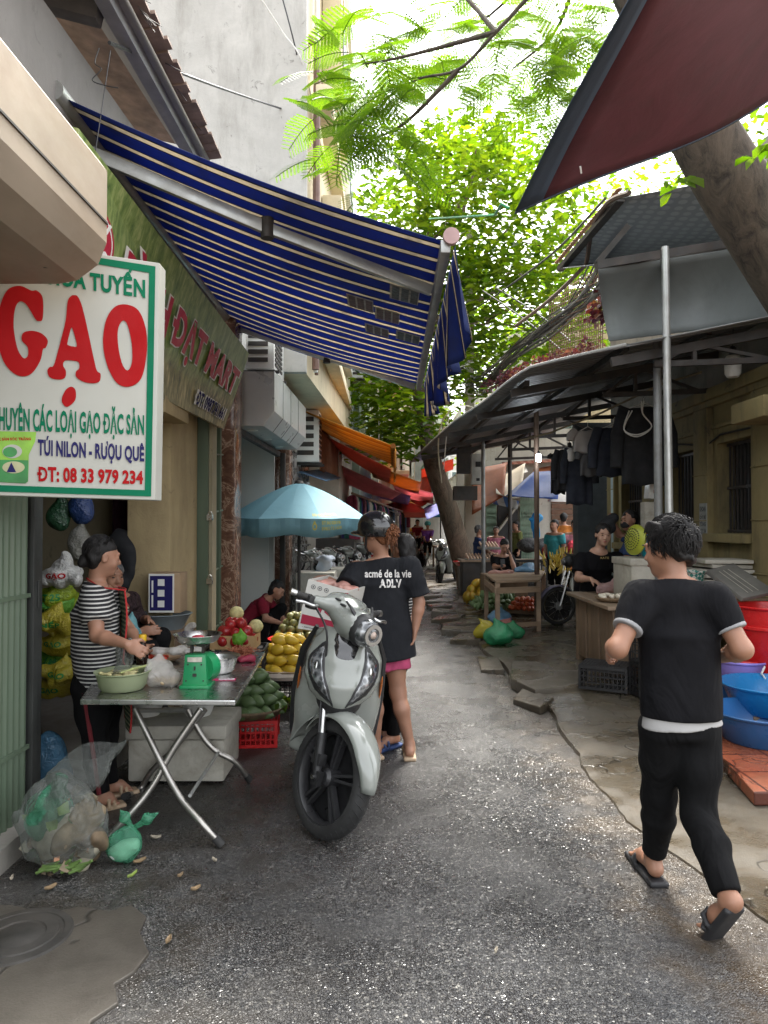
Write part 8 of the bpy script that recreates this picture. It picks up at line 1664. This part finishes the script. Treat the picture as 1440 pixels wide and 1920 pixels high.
# egg trays and stall fronts
EG = fruit('egg', elp(.022, .029), M('egg shell', (.60, .42, .30), .5, .12, 9)); protos.append(EG)
for k, (px, py, n_, l) in enumerate(((905, 1048, 4, 'grey moulded tray of eggs, lower front row'), (917, 1026, 1, 'moulded egg tray on top behind the front row'))):
    q = P(px, py, 15.2); tb_ = thing('egg_tray', l, 'egg tray', q); B().box(q + V(0, 0, -.02), (.75 if k == 0 else .45, .5, .05)).build('tray', M('egg pulp', (.22, .21, .19), .9), tb_, bev=.01)
    for i in range(11 if k == 0 else 6):
        for j in range(5): o = dup(EG, (q.x - (.33 if k == 0 else .18) + i * .066, q.y - .2 + j * .09, q.z + .03 + .016 * j), label='brown egg in the front tray' if k == 0 else 'brown egg in the raised back tray', group='eggs in the front tray' if k == 0 else 'eggs in the back tray'); o['category'] = 'egg'
st_ = thing('stall_counter', 'dark stall counter under the egg trays beside the tree', 'counter', (2.1, 15.2, 0)); B().box((P(905, 1060, 15.2).x + .1, 15.25, .43), (1.1, .6, .7)).build('stall_body', DARKIRON, st_, bev=.01); B().box((P(905, 1060, 15.2).x + .1, 15.25, .80), (1.2, .7, .04)).build('stall_top', WOODH, st_)
q = P(842, 1040, 17.0); basin((q.x + .34, 16.4, .62), .30, .10, REDP, 'red shallow basin of shellfish beside the tree trunk'); tag(B().box((q.x + .34, 16.4, .33), (.36, .4, .56)).build('stall_block', CONC, bev=.02), 'concrete block carrying the red basin by the tree', 'block')
for i, (px, py, l) in enumerate(((1032, 1060, 'bunch of yellow bananas hanging behind the plank table'), (1052, 1058, 'pale yellow banana bunch beside the motorbike'))):
    q = P(px, py, 12.0); b = B(); rg = random.Random(40 + i)
    for k in range(26): a = rg.uniform(0, 6.28); z = rg.uniform(-.2, .2); p = q + V(.13 * math.cos(a), .13 * math.sin(a), z); b.tube([p, p + V(.05 * math.cos(a), .05 * math.sin(a), .05), p + V(.06 * math.cos(a), .06 * math.sin(a), .13)], [.012, .018, .006], 6)
    tag(b.build('banana_bunch', fruitm('banana skin', (.45, .30, .03), (.50, .38, .05))), l, 'bananas')
crate((P(985, 1060, 13.2).x, 13.2, .45), (.7, .45, .45), 0, BLACKP, 'tall black crate behind the seated man with the phone'); tag(B().box((P(985, 1060, 13.2).x, 13.2, .25), (.9, .5, .4)).build('stall_block', DARKIRON), 'dark block under the tall black crate', 'block')
tag(B().box((P(944, 1090, 12.6).x, 12.6, .38), (.75, .6, .62)).build('sitting_platform', WOOD, bev=.01), 'dark wooden platform the young man sits on', 'platform')
for o in protos:
    for ch in list(o.children): bpy.data.objects.remove(ch)
    bpy.data.objects.remove(o)
# ---------------------------------------------------------------- far end of the street
def facade(x, y0, y1, h, col, label, side=1, balc=True, seed=1):
    """house front facing the street; side=1: on the left"""
    rg = random.Random(seed); t = thing('row_house', label, 'building', (x, y0, 0), 'row houses further along the lane'); D = 6 * side
    b = B(); b.hexa([(x, y0, 0), (x + road_c(y1) - road_c(y0), y1, 0), (x + road_c(y1) - road_c(y0) - D, y1, 0), (x - D, y0, 0)], [(x, y0, h), (x + road_c(y1) - road_c(y0), y1, h), (x + road_c(y1) - road_c(y0) - D, y1, h), (x - D, y0, h)]); b.build('wall', plaster('row plaster %d' % seed, col, .35, [c * .45 for c in col]), t, smooth=0)
    z = 3.3
    while z < h - 2:
        n_ = 2
        for i in range(n_):
            f0 = (i + .22) / n_; f1 = (i + .78) / n_; q0 = y0 + (y1 - y0) * f0; q1 = y0 + (y1 - y0) * f1; xc = x + (road_c(y1) - road_c(y0)) * (f0 + f1) / 2
            w = B().box((xc + .02 * side, (q0 + q1) / 2, z + 1.4), (.1, q1 - q0, 1.7)).build('window', WHITEP, t, bev=.01); B().box((xc + .075 * side, (q0 + q1) / 2, z + 1.4), (.02, q1 - q0 - .14, 1.5)).build('pane', M('dusty pane', (.10, .14, .14), .2), w)
        if balc:
            b = B(); b.box((x + .35 * side + (road_c(y1) - road_c(y0)) * .5, (y0 + y1) / 2, z), (.9, (y1 - y0) * .9, .14)); bl = b.build('balcony', M('balcony slab %d' % (seed % 2), ((.40, .29, .19), (.42, .42, .38))[seed % 2], .8), t, bev=.02)
            b = B(); k = int((y1 - y0) * .9 / .16)
            for i in range(k + 1): yy = y0 + (y1 - y0) * .05 + i * .16; b.bar((x + .78 * side + (road_c(y1) - road_c(y0)) * .5, yy, z + .07), (x + .78 * side + (road_c(y1) - road_c(y0)) * .5, yy, z + 1.0), .025)
            b.bar((x + .78 * side + (road_c(y1) - road_c(y0)) * .5, y0 + (y1 - y0) * .05, z + 1.0), (x + .78 * side + (road_c(y1) - road_c(y0)) * .5, y0 + (y1 - y0) * .95, z + 1.0), .05); b.build('railing', M('mint railing', (.22, .40, .33), .6) if seed % 2 else WHITEP, bl)
        z += 3.2
    return t
lx = lambda y: bx(y) - .25 + road_c(y)
facade(lx(14.6), 14.6, 18.6, 11, (.55, .54, .49), 'pale grey house with brown balcony slab beyond the cream front', seed=2); facade(lx(18.7), 18.7, 23, 9.5, (.36, .46, .42), 'mint green house with barred balconies in the lane', seed=3); facade(lx(23.2), 23.2, 28, 10.5, (.60, .57, .47), 'ivory house with white railings midway down the lane', seed=4); facade(lx(28.2), 28.2, 35, 9, (.48, .38, .30), 'tan house near the bend of the lane', seed=5); facade(lx(35.5), 35.5, 46, 10, (.52, .52, .50), 'grey house closing the view at the bend', seed=6)
rx = lambda y: 3.2 + road_c(y)
facade(5.6, 20.2, 26, 8, (.44, .36, .22), 'ochre house behind the market stalls', -1, True, 7); facade(rx(27) + .6, 27, 34, 9, (.50, .48, .42), 'stained white house past the leaning tree', -1, True, 8); facade(rx(35) + .6, 35, 46, 9, (.42, .40, .38), 'grey brown house far past the leaning tree', -1, True, 9)
# house across the bend, rows of windows
be = thing('end_building', 'whitish apartment building facing us where the lane bends', 'building', (2, 52, 0)); b = B(); b.box((1, 53, 4.5), (16, 2, 9)); b.build('wall', plaster('end wall', (.52, .52, .48), .3, (.25, .25, .22)), be)
for i in range(6):
    for j in range(3): w = B().box((-5 + i * 2.1, 51.97, 2.2 + j * 2.6), (1.2, .1, 1.5)).build('window', WHITEP, be); B().box((-5 + i * 2.1, 51.9, 2.2 + j * 2.6), (1.0, .06, 1.3)).build('pane', M('dusty pane', (.10, .14, .14), .2), w)
for k, (x, y, z, rz, l) in enumerate(((bx(15) + .05, 15.6, 4.7, 0, 'air conditioner high on the pale grey house'), (lx(19) + .3, 19.5, 5.5, 0, 'air conditioner on the mint green house'), (lx(16) + .3, 16.8, 7.9, 0, 'air conditioner near the top of the pale house'), (-.78, 14.2, 5.9, 0, 'white air conditioner at the end of the cream front'))): dup(AC0, (x, y, z), rz, l)
# wall with green folding gates behind the stalls, and its shops
GW2 = plaster('grey white market wall', (.44, .42, .37), .6, (.20, .17, .13), 1.5)
mw = thing('market_wall', 'stained pale wall with green folding gates behind the market stalls', 'wall', (4, 19.4, 0)); zb = 4.2
b = B(); b.box((5.2, 19.5, zb / 2), (6.4, .2, zb)); b.build('wall', GW2, mw, smooth=0)
for px0, px1 in ((912, 930), (976, 1003)):
    a_, c_ = P(px0, 1000, 19.3), P(px1, 1000, 19.3); b = B(); n_ = 9
    for i in range(n_ + 1): q = a_.lerp(c_, i / n_); b.bar((q.x, 19.32, .1), (q.x, 19.32, 2.5), .025)
    for i in range(n_): 
        q, q2 = a_.lerp(c_, i / n_), a_.lerp(c_, (i + 1) / n_)
        for z in (.2, .75, 1.3, 1.85): b.bar((q.x, 19.30, z), (q2.x, 19.30, z + .5), .012); b.bar((q.x, 19.30, z + .5), (q2.x, 19.30, z), .012)
    b.build('folding_gate', M('sage gate', (.20, .30, .22), .5), mw)
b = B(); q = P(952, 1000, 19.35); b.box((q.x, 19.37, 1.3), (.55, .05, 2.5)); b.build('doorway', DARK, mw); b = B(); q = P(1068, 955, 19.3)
for i in range(8): b.box((q.x, 19.36, q.z - .55 + i * .16), (.95, .06, .13), Matrix.Rotation(.3, 3, 'X'))
b.build('louvre', M('brown louvre', (.16, .09, .06), .7), mw); b = B(); b.bar(P(930, 1000, 19.2), P(972, 945, 19.2), .25, .05); b.build('stair_slope', GW2, mw)
def awn(name, pts, mat, label, sag=.1, nu=10, group=None): b = B(); b.quad(*[P(*p) for p in pts], nu, nu, sag); return tag(b.build(name, mat, solid=.01), label, 'tarp', group)
OT = tarp('orange canvas', (.50, .20, .035), .6, .45, .2, .35); RTf = tarp('red brown canvas', (.50, .13, .08), .6, .6, .2, .25); PT = tarp('faded rose canvas', (.58, .24, .25), .6, .6, .2, .25); BTp = tarp('blue tarp', (.02, .07, .30), .5, .45, .2, .2); CTp = tarp('cream canvas', (.60, .52, .42), .6, .45, .1, .15); WTp = tarp('white tarp', (.65, .62, .60), .5, .45, .08, .15)
OS = stripes('orange stripes', 1, .33, [(0, (.55, .24, .02)), (.5, (.40, .14, .02)), (.75, (.62, .34, .06))], .45)
awn('orange_awning', [(570, 770, 11.2), (737, 836, 11.2), (737, 872, 13.6), (585, 800, 13.6)], OS, 'orange striped awning sloping out beyond the silver canopy', .08); b = B(); b.tube([P(737, 836, 11.1), P(738, 872, 13.7)], .04, 8); b.sheet(lambda u, v: P(737, 838, 11.2).lerp(P(737, 873, 13.6), u) + V(.03 + .02 * math.sin(u * 20), 0, -.02 - v * (.28 + .05 * math.sin(u * 9))), 24, 4); tag(b.build('orange_valance', OS, solid=.004), 'orange hem hanging from the striped awning bar', 'awning')
awn('red_canvas', [(612, 818, 13.6), (733, 880, 13.8), (730, 905, 15.2), (640, 850, 15.4)], RTf, 'red brown canvas hung below the orange awning', .1); awn('rose_canvas', [(630, 868, 15.2), (752, 925, 15.5), (735, 936, 17.5), (640, 905, 17.5)], PT, 'faded rose canvas sagging over the lane below the red one', .15); awn('brown_panel', [(600, 800, 12.6), (634, 835, 14.6), (634, 900, 14.6), (600, 882, 12.6)], M('brown board', (.26, .12, .06), .7, .2), 'brown signboard panel facing the lane below the orange awning', 0)
dup(AC0, (P(590, 845, 11.6).x - .1, 11.6, P(590, 872, 11.6).z), 0, 'grey air conditioner box fixed under the orange awning', scale=(1.2, .6, 1.5))
awn('blue_canopy', [(560, 885, 11.4), (612, 902, 11.4), (640, 896, 13.2), (600, 880, 13.2)], tarp('pale blue sheet', (.20, .36, .55), .5, .4), 'pale blue lean-to sheet above the parasol', 0.02)
awn('red_canvas', [(770, 940, 27), (800, 880, 27), (812, 935, 25), (790, 950, 25)], RTf, 'red tent like canvas hanging in front of the far stalls', .1); awn('red_canvas', [(790, 880, 24), (850, 860, 24), (850, 880, 28), (790, 900, 28)], RTf, 'red canvas roof past the trunk of the leaning tree', .1); awn('rose_canvas', [(800, 890, 26), (832, 905, 26), (845, 950, 24), (815, 930, 24)], PT, 'rose coloured cloth corner next to the leaning tree', .1)
awn('orange_canvas', [(885, 880, 18), (950, 868, 18), (945, 930, 16.5), (885, 965, 16.5)], tarp('brick orange canvas', (.42, .13, .05), .6, .5), 'brick orange canvas behind the meter box', .15); awn('cream_canvas', [(930, 900, 18.5), (985, 868, 18.5), (975, 940, 16.5), (930, 925, 16.5)], CTp, 'cream canvas between the orange and blue tarps', .12)
awn('blue_tarp', [(948, 930, 16), (1000, 885, 17.5), (1052, 882, 17.5), (1046, 936, 15.5)], BTp, 'deep blue tarp roof over the back stall', .15); awn('striped_tarp', [(905, 918, 17.5), (975, 930, 17.3), (970, 955, 16.8), (905, 940, 16.9)], stripes('blue white stripes', 0, .3, [(0, (.08, .20, .50)), (.4, (.60, .62, .62))], .4), 'blue and white striped valance in front of the green gate', .04); awn('white_tarp', [(1026, 940, 16), (1052, 915, 17), (1092, 918, 17), (1092, 942, 16)], WTp, 'white tarp roof beside the dark wall pier', .08); awn('red_roof', [(940, 872, 19), (950, 838, 22), (1060, 830, 22), (1050, 865, 19)], stripes('red corrugated', 0, .2, [(0, (.34, .10, .07)), (.5, (.46, .20, .15))], .2), 'red corrugated roof seen beneath the shed far end', 0)
S = Sdf(.02, .05); q = P(1003, 990, 15.5); S.cap(q + V(0, 0, .25), q + V(.02, 0, -.35), .10, .06); S.cap(q + V(-.1, 0, .2), q + V(.1, 0, .22), .06); tag(sobj('blue_poncho', S.mesh(noise=.03, nscale=16), bagm('cyan film', (.03, .32, .62), .85)), 'bright blue plastic raincoat hanging from the rusty post', 'raincoat')
# coloured clutter of far stalls: clothes rack along the left, heaps, car
rk = thing('clothes_rack', 'long rail of many coloured clothes under the rose canvas', 'clothes rack', (.2, 18, 0)); b = B(); b.tube([P(660, 925, 15.5), P(762, 962, 24)], .03, 6); b.build('rail', WOOD, rk); rg = random.Random(77)
cols = [(.22, .04, .07), (.36, .33, .30), (.03, .12, .10), (.04, .035, .12), (.30, .13, .17), (.02, .02, .02), (.03, .03, .035), (.08, .14, .22)]
for i in range(34):
    t_ = i / 33; q = P(660 + 102 * t_, 926 + 37 * t_, 15.5 + 8.5 * t_); b = B(); h_ = rg.uniform(.4, .85); w_ = rg.uniform(.22, .4); an_ = rg.uniform(-.8, .8); b.sheet(lambda u, v: q + V((u - .5) * w_ * (1 - .3 * (v < .12)) * math.cos(an_) , (u - .5) * w_ * math.sin(an_) + .03 * math.sin(u * 12 + i), -.02 - v * h_ * (1 + .08 * math.sin(u * 9 + i)) - .08 * abs(u - .5)), 10, 6); b.build('hung_garment', cloth('rack cloth %d' % (i % 8), cols[i % 8]), rk, solid=.03)
sh_ = thing('stall_row', 'cluttered shop stalls with dark shelves along the lane behind the scooters', 'stall', (-.6, 15, 0)); b = B(); b.box((-.9, 14.6, .7), (.7, 3.2, 1.2)); b.build('shelf_block', DARKIRON, sh_)
for i in range(26): q = V(-.62 + rg.uniform(-.1, .15), 13.2 + i * .12, 1.35 + .1 * rg.random()); b = B(); b.box(q, (.2, .11, .15 + .2 * rg.random()), Matrix.Rotation(rg.uniform(-.3, .3), 3, 'Z')); b.build('stock_item', cloth('rack cloth %d' % (i % 8), cols[i % 8]), sh_, bev=.01)
car = thing('parked_car', 'small silver car far down the lane near the bend', 'car', (P(768, 1000, 38).x, 38, 0)); q = V(P(768, 1000, 38).x, 38, 0); S = Sdf(.05, .15); S.box(q + V(0, .0, .62), (.85, 2.0, .32), None, .2); S.box(q + V(0, .2, 1.1), (.68, 1.1, .35), None, .2); sobj('car_body', S.mesh(), M('silver paint', (.5, .5, .5), .25, .05, 3, 0, .4, coat=.6), car); B().box(q + V(0, -.93, 1.12), (1.15, .06, .42), Matrix.Rotation(-.35, 3, 'X')).build('windscreen', DARK, car)
for s in (-1, 1): B().ell(q + V(s * .6, -1.97, .7), (.16, .06, .09)).build('headlight', LENS, car); B().lathe([(.001, -.1), (.3, -.1), (.31, 0), (.3, .1), (.001, .1)], q + V(s * .78, -1.3, .31), 20, Matrix.Rotation(R(90), 3, 'Y')).build('wheel', RUBBER, car)
for k, (px, py, Y, r, c_, l) in enumerate(((770, 1000, 30, .35, (.55, .22, .03), 'orange goods heap at the far stall'), (752, 990, 31, .3, (.10, .28, .06), 'green vegetable heap at the far stall'), (815, 960, 24, .25, (.03, .30, .55), 'cyan plastic sheet hanging behind the tree'), (845, 945, 22, .2, (.20, .06, .30), 'violet cloth hanging beyond the shed end'), (1050, 1035, 14.2, .3, (.30, .03, .04), 'red goods piled on the back stall'), (1020, 1030, 14.6, .35, (.07, .07, .07), 'dark heap of goods on the back stall table'), (1085, 1030, 13.6, .25, (.50, .05, .07), 'shiny red moped cover near the dark pier'))):
    q = P(px, py, Y); S = Sdf(.03, .08); rg = random.Random(k)
    for i in range(6): S.ell(q + V(rg.uniform(-r, r), rg.uniform(-r, r) * .5, rg.uniform(-.3, .3) * r), (r * .5, r * .4, r * .4))
    tag(sobj('goods_heap', S.mesh(noise=.05, nscale=12, seed=k), cloth('heap cloth %d' % k, c_, 20, .7, .6)), l, 'goods')
for k, (x, y, w, d, l) in enumerate(((3.6, 14.6, 1.8, .8, 'dark stall table loaded with goods at the back of the shed'), (1.55 + road_c(24), 24, .5, 3, 'far stall bench past the tree'), (-.55 + road_c(27), 29, .6, 4, 'far stall bench along the other side'))):
    t_ = thing('stall_bench', l, 'bench', (x, y, 0)); B().box((x, y, .82), (w, d, .05)).build('bench_top', WOODH, t_)
    for sx_ in (-1, 1):
        for sy_ in (-1, 1): B().box((x + sx_ * (w / 2 - .05), y + sy_ * (d / 2 - .05), .4), (.06, .06, .8)).build('leg', WOOD, t_)

# more of the far stalls: canvas, parasols, shoppers, goods
awn('rose_canvas', [(690, 905, 20), (770, 930, 20), (765, 948, 24), (700, 930, 24)], tarp('violet canvas', (.34, .22, .42), .6, .6), 'pale violet canvas over the lane beyond the clothes rail', .1); awn('orange_canvas', [(765, 938, 29), (800, 915, 29), (800, 945, 26), (770, 960, 26)], OT, 'bright orange canvas far down the lane by the car', .1); awn('blue_tarp', [(795, 955, 23), (850, 930, 23), (852, 950, 20), (800, 975, 20)], tarp('lilac tarp', (.28, .30, .60), .5, .6), 'lilac blue tarp sloping beside the leaning trunk', .08); awn('white_tarp', [(700, 950, 21), (750, 962, 21), (748, 975, 25), (705, 965, 25)], WTp, 'white plastic roof behind the helmet of the woman', .05)
for k, (px, Y, r_, c_, l) in enumerate(((752, 24, 1.0, (.45, .10, .06), 'faded red parasol far along the lane'), (826, 27, .9, (.06, .25, .5), 'blue parasol far past the tree'))):
    q = P(px, 962, Y); t = thing('parasol', l, 'parasol', (q.x, Y, 0)); B().lathe([(.02, .42), (r_ * .5, .3), (r_, 0), (r_, -.15)], q, 16, wob=lambda a, i: 1 - .06 * abs(math.sin(4 * a))).build('canopy', tarp('far parasol %d' % k, c_, .6, .55), t, smooth=0, solid=.01); B().tube([(q.x, Y, 0), q + V(0, 0, .42)], .025, 8).build('pole', DARKIRON, t)
far_person('shopper in white shirt walking behind the clothes rail', 722, 992, 22, 80, 1.6, cloth('white shirt', (.5, .49, .47)), vox=.016); far_person('woman in yellow top standing by the far parasol', 765, 990, 27, 250, 1.55, cloth('yellow top', (.5, .36, .05)), vox=.018); far_person('man in dark jacket near the parked car', 779, 989, 33, 270, 1.62, cloth('dark jacket', (.03, .03, .04)), vox=.02); far_person('woman in red blouse seated by the second scooter', 690, 1015, 17, 20, 1.5, cloth('red blouse', (.38, .04, .05)), True, vox=.016)
for k, (px, Y, a, s) in enumerate(((690, 14.2, -60, 'scooter half hidden behind the dark haired companion'), (1075, 13.2, -150, 'scooter parked by the dark pier among the goods'))): q = P(px, 1000, Y); dup(HS, (q.x, Y, 0), R(a), s)

awn('orange_canvas', [(690, 868, 18), (790, 905, 19), (785, 925, 23), (700, 895, 23)], OT, 'orange canvas stretched across the lane behind the rose canvas', .12); awn('rose_canvas', [(735, 905, 22), (812, 925, 22), (812, 945, 27), (745, 930, 27)], PT, 'dusty pink canvas spanning the narrow far lane', .1)
awn('cream_canvas', [(905, 870, 20), (975, 850, 21), (990, 885, 18.5), (910, 905, 18.5)], WTp, 'pale canvas high between the meter box and the red roof', .1); awn('orange_canvas', [(1000, 880, 19), (1060, 868, 19.5), (1060, 900, 17.8), (1005, 910, 17.8)], tarp('rust canvas', (.50, .18, .08), .6, .6), 'rust orange canvas behind the glowing bulb', .08)
far_person('person in teal shirt standing by the banana bunches', 1040, 985, 13.8, 220, 1.55, cloth('teal shirt', (.04, .22, .24)), vox=.014); far_person('woman in patterned pink blouse beyond the egg trays', 930, 995, 17.5, 260, 1.5, cloth('pink blouse', (.45, .16, .22), 40, .8, .5), vox=.016)
